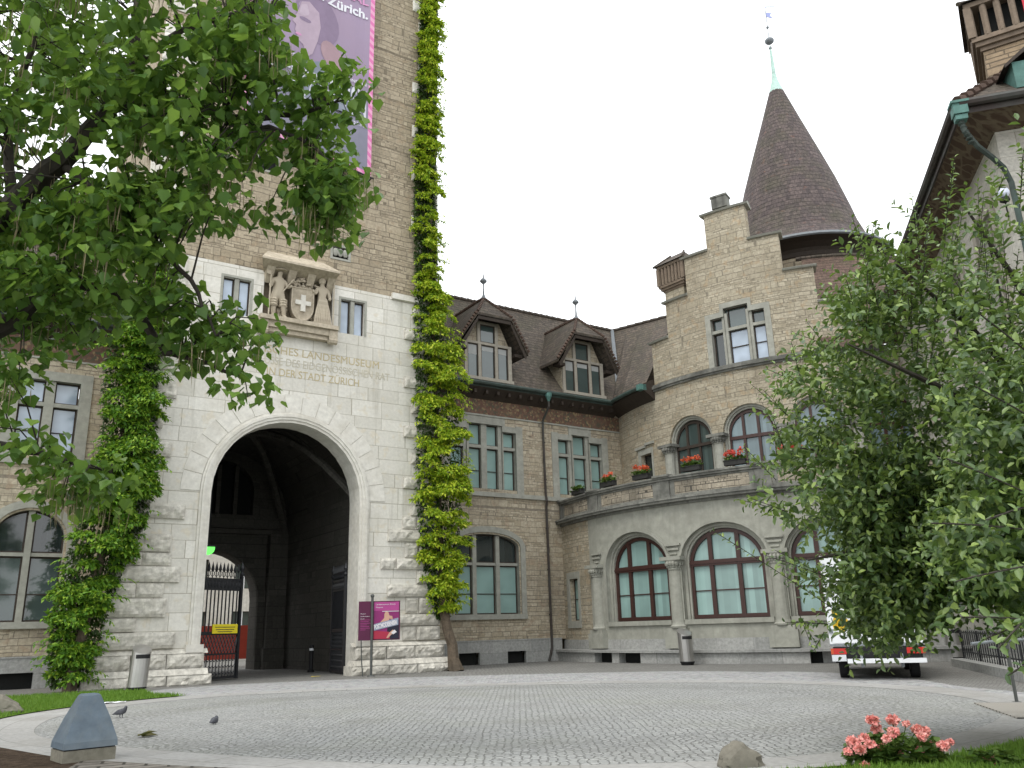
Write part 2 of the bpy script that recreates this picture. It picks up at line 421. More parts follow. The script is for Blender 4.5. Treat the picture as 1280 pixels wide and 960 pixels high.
def window(root, f, op, o, lights, bars, pane, frame='wood_dark', stone='trim', us=1., arch=False, mull_w=.14, hb=None, surround=None, sill=None, name='window', wood=None):
    """stone cross window: op opening; lights = mullion centres; bars = transom heights; pane set back at o"""
    mb = MB(f, us)
    a, b, zb, zs, rise = op
    def top(x):
        if not rise: return zs
        c, h = (a+b)/2, (b-a)/2; t = max(0, 1-((x-c)/h)**2); return zs+rise*math.sqrt(t)
    hw = mull_w/2/us
    for x in lights: mb.box(x-hw, x+hw, o, o+.16, zb, max(zb+.1, min(top(x-hw), top(x+hw))))
    for z in bars: mb.box(a, b, o, o+.13, z-.06, z+.06)
    if surround:
        for w0, w1, o1 in surround: mb.ring(op, w0/us, w1/us, -.02, o1)
    if sill: mb.box(a-sill/us, b+sill/us, -.03, .12, zb-.22, zb-.005)
    W = mb.build(name, stone, root)
    fr = MB(f, us)
    xs = [a]+list(lights)+[b]; fw = .055/us
    for i in range(len(xs)-1):
        l = xs[i]+(hw if i else 0); r = xs[i+1]-(hw if i < len(xs)-2 else 0)
        zz = [zb]+list(bars)+[None]
        for j in range(len(zz)-1):
            z0 = zz[j]+(.06 if j else 0)
            if zz[j+1] is None:
                z1 = zs if not rise else zs+rise
                if rise:
                    P = [p for p in mb.arcpts((a+b)/2, (b-a)/2, zs, rise, 40) if l-1e-6 <= p[0] <= r+1e-6 and p[1] > z0]
                    for p, q in zip(P, P[1:]):
                        fr.quad((p[0], o+.03, p[1]-.06), (q[0], o+.03, q[1]-.06), (q[0], o+.03, q[1]), (p[0], o+.03, p[1]))
                    tl, t_r = top(l+1e-3), top(r-1e-3)
                    fr.box(l, l+fw, o+.004, o+.035, z0, max(z0+.02, tl)); fr.box(r-fw, r, o+.004, o+.035, z0, max(z0+.02, t_r))
                    fr.box(l+fw, r-fw, o+.004, o+.032, z0, z0+.055)
                    continue
            else: z1 = zz[j+1]-.06
            fr.box(l, l+fw, o+.004, o+.035, z0, z1); fr.box(r-fw, r, o+.004, o+.035, z0, z1)
            fr.box(l+fw, r-fw, o+.004, o+.032, z0, z0+.055); fr.box(l+fw, r-fw, o+.004, o+.032, z1-.055, z1)
            if hb and j == 0: fr.box(l+fw, r-fw, o+.004, o+.03, hb-.018, hb+.018)
    fr.build('frame', wood or frame, W)
    if isinstance(pane, str): pane = [(op, pane)]
    for q, m in pane: MB(f, us).fill(q, o).build('pane', m, W)
    return W

# ================================================================== GROUND
def spline(P, k=8):
    out = []; n = len(P)
    for i in range(n):
        p0, p1, p2, p3 = (np.array(P[(i+j-1) % n], float) for j in range(4))
        for t in np.linspace(0, 1, k, endpoint=False):
            out.append(tuple(.5*((2*p1)+(-p0+p2)*t+(2*p0-5*p1+4*p2-p3)*t*t+(-p0+3*p1-3*p2+p3)*t**3)))
    return out
def sheet(name, outline, z, mat, kind='structure', thick=None):
    """flat polygon sheet, in metres, optionally with a kerb face down to z-thick"""
    mb = MB()
    c = np.mean(np.array(outline), 0)
    n = len(outline)
    for i in range(n):
        a, b = outline[i], outline[(i+1) % n]
        mb.face([(c[0], c[1], z), (a[0], a[1], z), (b[0], b[1], z)], False, [tuple(c), a, b])
        if thick: mb.face([(a[0], a[1], z-thick), (b[0], b[1], z-thick), (b[0], b[1], z), (a[0], a[1], z)])
    o = mb.build(name, mat); o['kind'] = kind; return o

def ground_mats():
    # asphalt-grey fine paving around the plaza
    t = NT('yard_paving', .9, .25); v = t.obj()
    rg = t.vmath('ADD', v, t.vmath('MULTIPLY', t.noise(v, .6, 2, .5, 'Color'), (.2, .2, 0)))
    col, f = t.brick(t.mapping(rg, rot=(0, 0, rad(33))), (.185, .18, .168), (.25, .245, .23), (.10, .098, .088), .17, .12, .012, .3)
    col = t.mix(t.rng(t.noise(v, .35, 4), .4, .7, 0, .5), col, (.165, .165, .15))
    col = t.mix(1, col, t.ramp(t.noise(v, 20, 3), [(.3, (.75,)*3), (.7, (1.15,)*3)]), 'MULTIPLY')
    t.color(col); t.bump(t.math('MULTIPLY', f, -1), .5, .012); MAT['yard_paving'] = t.m
    # slab ring
    t = NT('ring_slabs', .9, .25); uv = t.uv()
    col, f = t.brick(uv, (.32, .315, .30), (.365, .36, .345), (.22, .215, .20), 1.1, .62, .01, .2)
    col = t.mix(1, col, t.ramp(t.noise(uv, 11, 5, .7), [(.25, (.72,)*3), (.7, (1.1,)*3)]), 'MULTIPLY')
    col = t.mix(t.rng(t.noise(uv, .5, 4), .48, .72, 0, .55), col, (.21, .20, .17))
    t.color(col); t.bump(t.math('MULTIPLY', f, -1), .5, .012); MAT['ring_slabs'] = t.m
    # cobbles: fans of setts near the rim, bowed rows inside
    t = NT('cobbles', .75, .4); v = t.obj()
    sp = t.new('ShaderNodeSeparateXYZ'); t.l.new(v, sp.inputs[0])
    def cmb(a, b):
        c = t.new('ShaderNodeCombineXYZ'); t.put(c.inputs[0], a); t.put(c.inputs[1], b); return c.outputs[0]
    X = t.math('ADD', sp.outputs[0], .6); Y = t.math('SUBTRACT', sp.outputs[1], 16.6)
    Ye = t.math('MULTIPLY', Y, 1.22)
    r = t.math('SQRT', t.math('ADD', t.math('MULTIPLY', X, X), t.math('MULTIPLY', Ye, Ye)))
    th = t.math('ARCTAN2', Ye, X)
    arc = t.math('MULTIPLY', th, 7.0)
    Wd = 0.92
    cell = t.math('SUBTRACT', t.math('MULTIPLY', t.math('FRACT', t.math('DIVIDE', arc, Wd)), Wd), Wd/2)
    lift = t.math('SQRT', t.math('MAXIMUM', t.math('SUBTRACT', .58**2, t.math('MULTIPLY', cell, cell)), .01))
    fan = cmb(t.math('MULTIPLY', t.math('ARCTAN2', cell, lift), .60), t.math('ADD', r, lift))
    cf, ff = t.brick(fan, (.25, .25, .245), (.35, .35, .34), (.06, .06, .055), .13, .15, .026, .35)
    vo = t.new('ShaderNodeTexVoronoi'); t.l.new(v, vo.inputs['Vector']); vo.inputs['Scale'].default_value = 9.6; vo.inputs['Randomness'].default_value = .55
    ve = t.new('ShaderNodeTexVoronoi', feature='DISTANCE_TO_EDGE'); t.l.new(v, ve.inputs['Vector']); ve.inputs['Scale'].default_value = 9.6; ve.inputs['Randomness'].default_value = .55
    vs_ = t.new('ShaderNodeSeparateColor'); t.l.new(vo.outputs['Color'], vs_.inputs[0])
    vg = t.rng(ve.outputs['Distance'], .02, .11, 1, 0)
    wv = t.math('MULTIPLY', t.math('SINE', t.math('MULTIPLY', X, 1.1)), .06)
    ins = cmb(X, t.math('ADD', Y, wv))
    ci, fi = t.brick(t.vmath('ADD', ins, t.vmath('MULTIPLY', t.noise(v, 1.2, 2, .5, 'Color'), (.1, .1, 0))), (.25, .25, .245), (.36, .36, .35), (.12, .12, .105), .125, .105, .017, .35)
    base_ = t.ramp(vs_.outputs[0], [(0, (.30, .305, .297)), (.5, (.335, .34, .33)), (1, (.37, .372, .36))])
    col = t.mix(t.math('MULTIPLY', vg, .7), base_, (.16, .16, .145))
    # faint concentric fans just inside the rim
    fr = t.math('FRACT', t.math('DIVIDE', t.math('ADD', r, lift), .15))
    line = t.math('MULTIPLY', t.rng(t.math('ABSOLUTE', t.math('SUBTRACT', fr, .5)), .26, .42), t.math('MULTIPLY', t.rng(r, 6.0, 6.3), t.rng(r, 7.6, 7.3)))
    row2 = t.math('FRACT', t.math('DIVIDE', t.math('ADD', t.math('ADD', Y, t.math('MULTIPLY', t.noise(v, .5, 2), .5)), t.math('MULTIPLY', t.math('MULTIPLY', X, X), .02)), .23))
    line2 = t.math('MULTIPLY', t.rng(t.math('ABSOLUTE', t.math('SUBTRACT', row2, .5)), .3, .46), t.math('MULTIPLY', t.rng(r, 6.2, 6.0), t.rng(t.noise(v, .8, 3), .35, .6)))
    line = t.math('MAXIMUM', t.math('MULTIPLY', line, .55), t.math('MULTIPLY', line2, .3))
    col = t.mix(line, col, (.11, .11, .10)); f = t.math('MAXIMUM', vg, line)
    n = t.noise(v, 22, 3)
    col = t.mix(1, col, t.ramp(n, [(.3, (.78,)*3), (.7, (1.15,)*3)]), 'MULTIPLY')
    col = t.mix(t.rng(t.noise(v, .33, 4, .6), .48, .7, 0, .3), col, (.235, .245, .18))     # moss in the joints
    col = t.mix(t.rng(t.noise(v, .55, 5, .65), .5, .7, 0, .45), col, (.19, .187, .172)); col = t.mix(t.rng(t.noise(v, 3.1, 4, .7), .6, .72, 0, .4), col, (.16, .155, .14))
    t.color(col); t.bump(t.math('SUBTRACT', t.math('MULTIPLY', n, .3), f), .9, .022); MAT['cobbles'] = t.m
    t = NT('lawn', .95, .1); v = t.obj()
    t.color(t.ramp(t.noise(v, 5, 5, .7), [(.3, (.08, .15, .018)), (.7, (.13, .22, .03))])); t.bump(t.noise(v, 60, 2), .8, .03); MAT['lawn'] = t.m
    t = NT('soil', .98, .1); v = t.obj()
    t.color(t.ramp(t.noise(v, 7, 6, .75), [(.3, (.025, .018, .012)), (.55, (.07, .05, .035)), (.75, (.13, .10, .075))])); t.bump(t.noise(v, 25, 4), 1, .04); MAT['soil'] = t.m
    t = NT('flagstones', .9, .25); v = t.obj()
    col, f = t.brick(t.mapping(v, rot=(0, 0, rad(-20))), (.15, .135, .115), (.23, .21, .18), (.05, .045, .035), .5, .22, .02, .3)
    t.color(t.mix(1, col, t.ramp(t.noise(v, 8, 4), [(.3, (.6,)*3), (.7, (1.15,)*3)]), 'MULTIPLY')); t.bump(t.math('MULTIPLY', f, -1), .6, .02); MAT['flagstones'] = t.m
ground_mats()
sheet('ground', [(-160, -60), (160, -60), (160, 260), (-160, 260)], 0, 'yard_paving')
PLAZA = spline([(-8.55, 15.9), (-7.5, 14.0), (-5.9, 12.65), (-3.4, 11.05), (-.5, 9.75), (2.6, 9.75), (4.8, 10.8), (6.7, 12.7), (7.9, 15.2), (7.7, 18.6), (5.9, 21.3), (3, 22.7), (-.2, 23.2), (-4, 23.2), (-7.2, 22.2), (-8.7, 20.2), (-9.1, 18)])
def grow(P, d):
    P = np.array(P); n = len(P); out = []
    for i in range(n):
        t = P[(i+1) % n]-P[i-1]; nn = np.array((t[1], -t[0])); nn /= np.linalg.norm(nn)
        out.append(tuple(P[i]+nn*(d(P[i]) if callable(d) else d)))
    return out
RING = grow(PLAZA, lambda p: 1.05 if p[0] < 3 else .95)
def ring_sheet(name, A, B, z, mat):
    mb = MB(); L = 0
    n = len(A)
    for i in range(n):
        j = (i+1) % n; dl = math.dist(A[i], A[j])
        mb.face([(*A[i], z), (*A[j], z), (*B[j], z), (*B[i], z)], False, [(L, 0), (L+dl, 0), (L+dl, 1.24), (L, 1.24)]); L += dl
    o = mb.build(name, mat); o['kind'] = 'structure'; return o
LANE = grow(PLAZA, lambda p: 1.0+(4.6*min(1, max(0, (p[1]-18.3)/4.2))**1.3 if p[1] > 18.3 else 0)+(.5 if p[0] > 5 else 0))
t = NT('lane', .92, .25); v = t.obj(); n = t.noise(v, 45, 3); n2 = t.noise(v, .7, 5, .65)
col = t.mix(1, (.30, .30, .292), t.ramp(n, [(.3, (.82,)*3), (.7, (1.12,)*3)]), 'MULTIPLY'); col = t.mix(t.rng(n2, .45, .7, 0, .6), col, (.25, .247, .232))
vo = t.new('ShaderNodeTexVoronoi'); t.l.new(v, vo.inputs['Vector']); vo.inputs['Scale'].default_value = 9; vo.inputs['Randomness'].default_value = .5
ve = t.new('ShaderNodeTexVoronoi', feature='DISTANCE_TO_EDGE'); t.l.new(v, ve.inputs['Vector']); ve.inputs['Scale'].default_value = 9; ve.inputs['Randomness'].default_value = .5
col = t.mix(.4, col, t.mix(1, col, vo.outputs['Color'], 'OVERLAY')); hs_ = t.new('ShaderNodeHueSaturation'); hs_.inputs['Saturation'].default_value = .12; t.l.new(col, hs_.inputs['Color']); col = hs_.outputs[0]
gap = t.rng(ve.outputs['Distance'], .02, .1, 1, 0); col = t.mix(t.math('MULTIPLY', gap, .45), col, (.15, .15, .14))
col = t.mix(t.rng(t.noise(v, 1.3, 5, .7), .56, .7, 0, .35), col, (.17, .165, .15)); t.color(col); t.bump(t.math('MULTIPLY', gap, -1), .4, .012); MAT['lane'] = t.m
sheet('lane', LANE, .005, 'lane')
sheet('plaza', PLAZA, .008, 'cobbles')
ring_sheet('pavement', PLAZA, RING, .012, 'ring_slabs')
# lawns and beds: raised a little behind the ring
RN = np.array(RING)
def arc_part(cond): return [tuple(p) for p in RING if cond(p)]
left_edge = [p for p in RING if p[0] < -8.3 and p[1] > 16.4]
left_edge.sort(key=lambda p: p[1])
LAWN_L = left_edge+[(-9.6, 23.2), (-10.4, 24.6), (-10.9, 25.55), (-11.4, 25.3), (-13, 24.3), (-16, 22.4), (-30, 13), (-30, 6), (-15, 11.5), (-10.9, 16.2)]
sheet('lawn', LAWN_L, .03, 'lawn')
SOIL = [(-10.7, 16.2), (-9.55, 16.2), (-8.5, 14.0), (-7.3, 12.6), (-6.0, 11.5), (-5.2, 10.9), (-4.2, 9.4), (-6, 4), (-16, 4), (-16, 11)]
sheet('soil', SOIL, .02, 'soil')
sheet('flagstones', [(-5.35, 11.05), (-4.0, 10.35), (-2.2, 9.6), (-1.0, 8.9), (-1.5, 7), (-4.6, 8)], .026, 'flagstones')
right_edge = [p for p in RING if p[1] < 12.3 and p[0] > .8]
right_edge.sort(key=lambda p: p[0])
LAWN_R = [(1.7, 8.6)]+[p for p in right_edge if p[0] > 1.9]+[(8.5, 12.9), (12, 12), (12, 4), (1.7, 4)]
sheet('lawn', LAWN_R, .03, 'lawn')

MAT['grass'] = leafmat('grass', [(.09, .19, .02), (.13, .25, .03), (.18, .30, .045)], .35, .6)
def grass(poly, n, h, bx, label):
    P = np.array(poly); out = []; m = len(P)
    def inside(q):
        c = np.zeros(len(q), bool)
        for i in range(m):
            a, b = P[i], P[(i+1) % m]
            if a[1] == b[1]: continue
            k = ((a[1] > q[:, 1]) != (b[1] > q[:, 1])) & (q[:, 0] < (b[0]-a[0])*(q[:, 1]-a[1])/(b[1]-a[1])+a[0]); c ^= k
        return c
    q = RNG.uniform((bx[0], bx[1]), (bx[2], bx[3]), (n*3, 2)); q = q[inside(q)][:n]
    k = len(q); a = RNG.uniform(0, 6.283, k); hh = h*RNG.uniform(.5, 1.2, k); w = .006+.004*RNG.random(k); w *= h/.06
    ln = RNG.uniform(.1, .6, k)*hh; b = RNG.uniform(0, 6.283, k)
    V = np.zeros((k, 3, 3)); z0 = .03
    V[:, 0] = np.c_[q[:, 0]-w*np.cos(a), q[:, 1]-w*np.sin(a), np.full(k, z0)]
    V[:, 1] = np.c_[q[:, 0]+w*np.cos(a), q[:, 1]+w*np.sin(a), np.full(k, z0)]
    V[:, 2] = np.c_[q[:, 0]+ln*np.cos(b), q[:, 1]+ln*np.sin(b), z0+hh]
    me = bpy.data.meshes.new('grass'); me.from_pydata(V.reshape(-1, 3).tolist(), [], np.arange(k*3).reshape(-1, 3).tolist())
    me.materials.append(MAT['grass']); o = bpy.data.objects.new('grass', me); COL.objects.link(o)
    tag(o, label, 'grass', kind='stuff')
grass(LAWN_R, 42000, .07, (1.7, 7.5, 9, 13), 'mown green grass at the near right edge of the cobbled plaza')
grass(LAWN_L, 30000, .09, (-17, 14, -8, 26), 'strip of mown green grass beside the gate tower on the left')

# ================================================================== GATE TOWER
TF = flat(-29.35)
tower = thing('gate_tower', 'tall stone gate tower with white lower stage, round-arched gateway and carved relief', 'tower', tuple(TF(9.8, -5.8, 0)))
GA = (9.62-2.7, 9.62+2.7, 0., 6.2, 2.7)                                # gate opening
WRt = (11.34, 12.34, 12.72, 14.14, 0); WLt = (6.80, 7.80, 12.72, 14.14, 0)
NICHE = (8.28, 10.98, 12.75, 14.95, 0)
lo = MB(TF); lo.wall(4.0, 15.6, 0, 14.66, [GA, WRt, WLt, (8.28, 10.98, 12.75, 14.66, 0)]); lo.reveal((8.28, 10.98, 12.75, 14.66, 0), -.45, 0)
MB(TF).quad((8.28, -.2, 12.75), (10.98, -.2, 12.75), (10.98, -.2, 14.95), (8.28, -.2, 14.95)).build('relief_ground', 'relief_shade', tower)
lo.build('ashlar_wall', 'ashlar', tower)
VENTS = [(9.30, 9.92, 17.35, 18.08, 0), (10.9, 11.6, 15.85, 16.35, 0), (7.75, 8.5, 18.9, 19.7, 0)]
up = MB(TF)
up.wall(4.0, 15.6, 14.66, 44, [(8.28, 10.98, 14.66, 14.95, 0)]+VENTS)
up.quad((15.6, 0, 0), (15.6, -11.6, 0), (15.6, -11.6, 44), (15.6, 0, 44)); up.quad((4, -11.6, 0), (4, 0, 0), (4, 0, 44), (4, -11.6, 44))
up.wall(4.0, 15.6, 0, 44, [(7.4, 11.8, 0, 3.1, 2.2)], o=-11.6)
up.build('rubble_wall', 'rubble_tower', tower)
rf = MB(TF)
for a, b in (((3.4, .6), (16.2, .6)), ((16.2, .6), (16.2, -12.2)), ((16.2, -12.2), (3.4, -12.2)), ((3.4, -12.2), (3.4, .6))):
    rf.face([(a[0], a[1], 44), (b[0], b[1], 44), (9.8, -5.8, 58)])
rf.build('roof', 'roof', tower)
mo = MB(TF)
for a, b, c, d in ((0, .10, -.35, .02), (.10, .2, -.2, .07), (.2, .3, -.05, .10), (.3, .38, -.02, .05)): mo.ring(GA, a, b, c, d)
mo.reveal(GA, -.95, -.35, False)
mo.box(6.45, 7.0, -.3, .2, .98, 1.22); mo.box(12.24, 12.8, -.3, .2, .98, 1.22)
mo.build('arch_moulding', 'white_stone', tower)
vs = MB(TF)
for i in range(17):
    t0 = math.pi*i/17+.004; t1 = math.pi*(i+1)/17-.004
    r0, r1 = 3.09, 3.72+(.04 if i == 8 else 0)
    P = lambda r, t, o: (9.62-r*math.cos(t), o, 6.2+r*math.sin(t))
    for k in range(3):
        a = t0+(t1-t0)*k/3; b = t0+(t1-t0)*(k+1)/3
        vs.face([P(r0, a, .022), P(r0, b, .022), P(r1, b, .022), P(r1, a, .022)], False, [(r0*a+i*3.1, 0), (r0*b+i*3.1, 0), (r0*b+i*3.1, .7), (r0*a+i*3.1, .7)])
        vs.face([P(r1, a, .022), P(r1, b, .022), P(r1, b, -.01), P(r1, a, -.01)])
    for t in (t0, t1): vs.face([P(r0, t, -.01), P(r1, t, -.01), P(r1, t, .022), P(r0, t, .022)])
vs.build('voussoirs', 'white_stone', tower)
# rock-faced quoins
q = MB(TF); z = 1.12; i = 0
while z < 14.4:
    h = (.52, .44, .6, .48)[i % 4]
    ext = 1 if z < 5.2 else 0
    for side in (0, 1):
        wd = (1.55, .95, 1.2, .85)[(i+side) % 4]+(.6*ext if i % 2 == side else 0)
        a, b = (15.64-wd, 15.66) if side else (3.94, 3.96+wd)
        if not (ext or i % 3):
            q.rough_box(a, b, -.05, .15, z+.02, z+h-.02, 4, 3, .07)
        else:
            q.rough_box(a, b, -.05, .13, z+.02, z+h-.02, 5, 3, .07)
        if ext and i % 3 != 1:
            w2 = random.uniform(.5, .9); a2, b2 = (a-w2-.02, a-.02) if side else (b+.02, b+w2+.02)
            if (side and a2 > 12.95) or (not side and b2 < 6.25): q.rough_box(a2, b2, -.05, .08, z+.02, z+h-.02, 4, 3, .06)
    z += h; i += 1
q.build('quoin_stones', 'rock', tower)
q = MB(TF); z = 14.7; i = 0
while z < 43:
    h = (.55, .5, .62)[i % 3]
    if i % 5 != 2:
        wd = (.95, .6, 1.25, .7)[i % 4]
        q.rough_box(15.62-wd, 15.64, -.05, .06, z+.01, z+h-.01, 3, 2, .03); q.rough_box(3.96, 3.98+wd, -.05, .06, z+.01, z+h-.01, 3, 2, .03)
    z += h; i += 1
q.box(13.5, 15.62, -.05, .14, 14.55, 14.8)
q.build('upper_quoins', 'white_stone', tower)
# spreading rock plinth either side of the gate
for s0, s1 in ((3.8, 6.95), (12.3, 15.72)):
    pl = MB(TF)
    n = 3; w = (s1-s0)/n
    e = lambda k, d: (s0-(d if k == 0 else 0)+w*k, s0+w*(k+1)+(d if k == n-1 else 0))
    for k in range(n):
        a, b = e(k, .10); pl.rough_box(a+.012, b-.012, -.3, .20, .50, .96, 7, 3, .10)
        a, b = e(k, .32); pl.rough_box(a+.012, b-.012, -.3, .44, -.05, .32, 8, 3, .13)
        a, b = e(k, .2)
        pl.quad((a, .44, .32), (b, .44, .32), (b, .24, .50), (a, .24, .50))
        pl.quad((a, .20, .96), (b, .20, .96), (b, .0, 1.10), (a, .0, 1.10))
    for x, sgn in ((s0, -1), (s1, 1)):
        pl.quad((x+sgn*.2, .44, .32), (x+sgn*.2, -.3, .32), (x+sgn*.12, -.3, .5), (x+sgn*.12, .22, .5))
    pl.build('plinth', 'rock', tower)
for op in (WLt, WRt):
    m = (op[0]+op[1])/2
    s = MB(TF); s.reveal(op, -.25, 0); s.build('window_reveal', 'white_stone', tower)
    window(tower, TF, op, -.2, [m], [], 'pane_sky', frame='wood_dark', stone='trim', mull_w=.16, surround=[(0, .09, .012)])
for k, op in enumerate(VENTS):
    v = MB(TF); v.ring(op, -.02, .08, -.1, .03); v.box(op[0]-.08, op[1]+.08, -.1, .03, op[2]-.09, op[2]-.002)
    c = (op[0]+op[1])/2; 
    if k == 0:
        for zz in (.16, .42):
            v.tube([(op[0]-.02, -.05, op[2]+zz), (c-.15, -.05, op[2]+zz+.17), (c+.1, -.05, op[2]+zz+.02), (op[1]+.02, -.05, op[2]+zz+.2)], .05, 6)
    elif k == 1:
        for j in range(3): v.ball((op[0]+.14+j*.21, -.02, op[2]+.25), .13, 7, 5, (1, .6, 1.4))
    V = v.build('vent_surround', 'trim', tower)
    MB(TF).box(op[0], op[1], -.3, -.12, op[2], op[3]).build('vent_opening', 'void', V)

# carved relief: canopy, ledge, shield, two standard bearers, foliage
rel = MB(TF)
rel.face([(7.95, .75, 14.92), (10.98, .75, 14.92), (10.55, .0, 15.5), (8.35, .0, 15.5)]); 
rel.face([(7.95, .75, 14.92), (8.35, 0, 15.5), (8.35, 0, 14.7)]); rel.face([(10.98, .75, 14.92), (10.9, 0, 14.7), (10.55, 0, 15.5)])
rel.face([(7.95, .75, 14.84), (10.98, .75, 14.84), (10.9, -.2, 14.55), (8.3, -.2, 14.55)])
rel.face([(7.95, .75, 14.84), (10.98, .75, 14.84), (10.98, .75, 14.92), (7.95, .75, 14.92)])
rel.face([(7.95, .75, 14.84), (8.3, -.2, 14.55), (8.35, 0, 14.9), (7.95, .75, 14.92)]); rel.face([(10.98, .75, 14.84), (10.98, .75, 14.92), (10.9, 0, 14.9), (10.9, -.2, 14.55)])
for x in (8.42, 9.25, 10.0, 10.8):
    rel.face([(x-.12, .0, 14.2), (x+.12, .0, 14.2), (x+.16, .45, 14.8), (x-.16, .45, 14.8)])
    rel.face([(x-.12, .0, 14.2), (x-.16, .45, 14.8), (x-.16, -.1, 14.8)]); rel.face([(x+.12, .0, 14.2), (x+.16, -.1, 14.8), (x+.16, .45, 14.8)])
R0 = rel.build('relief_canopy', 'relief', tower)
lg = MB(TF)
lg.box(8.08, 11.08, -.2, .52, 12.60, 12.76); lg.box(8.36, 10.8, -.2, .38, 12.36, 12.60); lg.box(8.36, 10.8, -.2, .28, 12.2, 12.36)
for x in (8.24, 10.92):
    lg.box(x-.17, x+.17, -.1, .42, 12.2, 12.6); lg.tube([(x-.17, .3, 12.2), (x+.17, .3, 12.2)], .14, 8)
lg.build('relief_ledge', 'relief', tower)
sh = MB(TF)
P = [(9.3, 14.15), (10.14, 14.15), (10.14, 13.4)]+[(9.72+.42*math.cos(t), 13.4-.55*math.sin(t)) for t in np.linspace(0, math.pi, 13)[1:-1]]+[(9.3, 13.4)]
sh.face([(x, .22, z) for x, z in P])
for (a, b), (c, d) in zip(P, P[1:]+P[:1]): sh.quad((a, .22, b), (c, .22, d), (c, -.1, d), (a, -.1, b))
for (a, b), (c, d) in zip(P, P[1:]+P[:1]): sh.tube([(a, .22, b), (c, .22, d)], .03, 5)
SHD = sh.build('shield', 'relief', tower)
cr = MB(TF); cr.box(9.63, 9.81, .2, .30, 13.2, 13.86); cr.box(9.42, 9.63, .2, .295, 13.46, 13.63); cr.box(9.81, 10.02, .2, .295, 13.46, 13.63)
cr.build('cross', 'white_stone', SHD)
lv = MB(TF)
for k in range(64):
    x = random.gauss(9.68, .33); zz = 14.2+abs(random.gauss(.2, .26))
    if zz > 14.85 or abs(x-9.7) > .75: continue
    lv.ball((x, .02+random.random()*.14, zz), random.uniform(.04, .085), 6, 4, (1.2, .8, .8))
for k in range(26):
    lv.ball((8.95+random.uniform(-.12, .22), .0, 12.8+random.random()*.45), random.uniform(.05, .09), 6, 4)
for k in range(10): lv.ball((10.12+random.uniform(-.05, .2), .0, 12.8+random.random()*.4), random.uniform(.05, .08), 6, 4)
lv.build('carved_foliage', 'relief', tower)
def skinfig(name, V, E, radii, mat, parent, fn, root=0, sub=2):
    me = bpy.data.meshes.new(name); off = base_of(parent) if parent is not None else Vector((0, 0, 0))
    me.from_pydata([tuple(fn(*v)-off) for v in V], E, []); o = bpy.data.objects.new(name, me); COL.objects.link(o)
    md = o.modifiers.new('skin', 'SKIN'); md.use_smooth_shade = True
    for i, r in enumerate(radii):
        sv = me.skin_vertices[0].data[i]; sv.radius = (r, r) if not isinstance(r, tuple) else r; sv.use_root = i == root
    sb = o.modifiers.new('sub', 'SUBSURF'); sb.levels = sub; sb.render_levels = sub
    bpy.context.view_layer.update()
    m2 = bpy.data.meshes.new_from_object(o.evaluated_get(bpy.context.evaluated_depsgraph_get()))
    bpy.data.objects.remove(o); m2.name = name; m2.materials.clear(); m2.materials.append(MAT[mat])
    for p in m2.polygons: p.use_smooth = True
    r = bpy.data.objects.new(name, m2); COL.objects.link(r)
    if parent is not None: r.parent = parent
    return r
# soldier with plumed hat, slashed breeches and a halberd (left)
bx, bz = 8.78, 12.78
V = [(bx, .12, bz+1.02), (bx+.01, .14, bz+1.25), (bx+.01, .15, bz+1.5), (bx+.02, .16, bz+1.66), (bx+.03, .2, bz+1.8), (bx+.03, .2, bz+1.9),
     (bx-.2, .14, bz+1.52), (bx-.32, .18, bz+1.22), (bx-.27, .26, bz+1.30),
     (bx+.22, .14, bz+1.5), (bx+.36, .2, bz+1.28), (bx+.5, .28, bz+1.38),
     (bx-.13, .14, bz+.85), (bx-.16, .17, bz+.5), (bx-.13, .13, bz+.12), (bx-.15, .26, bz+.03),
     (bx+.13, .14, bz+.85), (bx+.2, .2, bz+.5), (bx+.26, .15, bz+.12), (bx+.33, .28, bz+.03)]
E_ = [(0, 1), (1, 2), (2, 3), (3, 4), (4, 5), (2, 6), (6, 7), (7, 8), (2, 9), (9, 10), (10, 11), (0, 12), (12, 13), (13, 14), (14, 15), (0, 16), (16, 17), (17, 18), (18, 19)]
rr = [.2, .17, .2, .075, .11, .1, .105, .075, .06, .105, .075, .06, .17, .11, .075, .06, .17, .11, .075, .06]
kn = skinfig('soldier_figure', V, E_, rr, 'relief', tower, TF)
hat = MB(TF); hat.lathe((bx+.03, .2), [(.01, bz+2.06), (.13, bz+2.04), (.15, bz+1.93), (.26, bz+1.92), (.27, bz+1.89), (.12, bz+1.88)], 14)
for k in range(7): hat.ball((bx-.2+k*.05, .16, bz+2.02+.05*math.sin(k*.6)), .07, 6, 4)
for s in (-.16, .2): 
    for k in range(3): hat.lathe((bx+s, .17), [(.13, bz+.78-k*.1), (.17, bz+.72-k*.1), (.13, bz+.66-k*.1)], 10)
hat.tube([(bx-.36, .3, bz+.05), (bx-.34, .3, bz+1.95)], .03, 6); hat.box(bx-.5, bx-.3, .27, .31, bz+1.66, bz+1.84)
hat.tube([(bx+.1, .3, bz+1.0), (bx+.52, .34, bz+1.62)], .025, 5)
hat.build('soldier_dress', 'relief', tower)
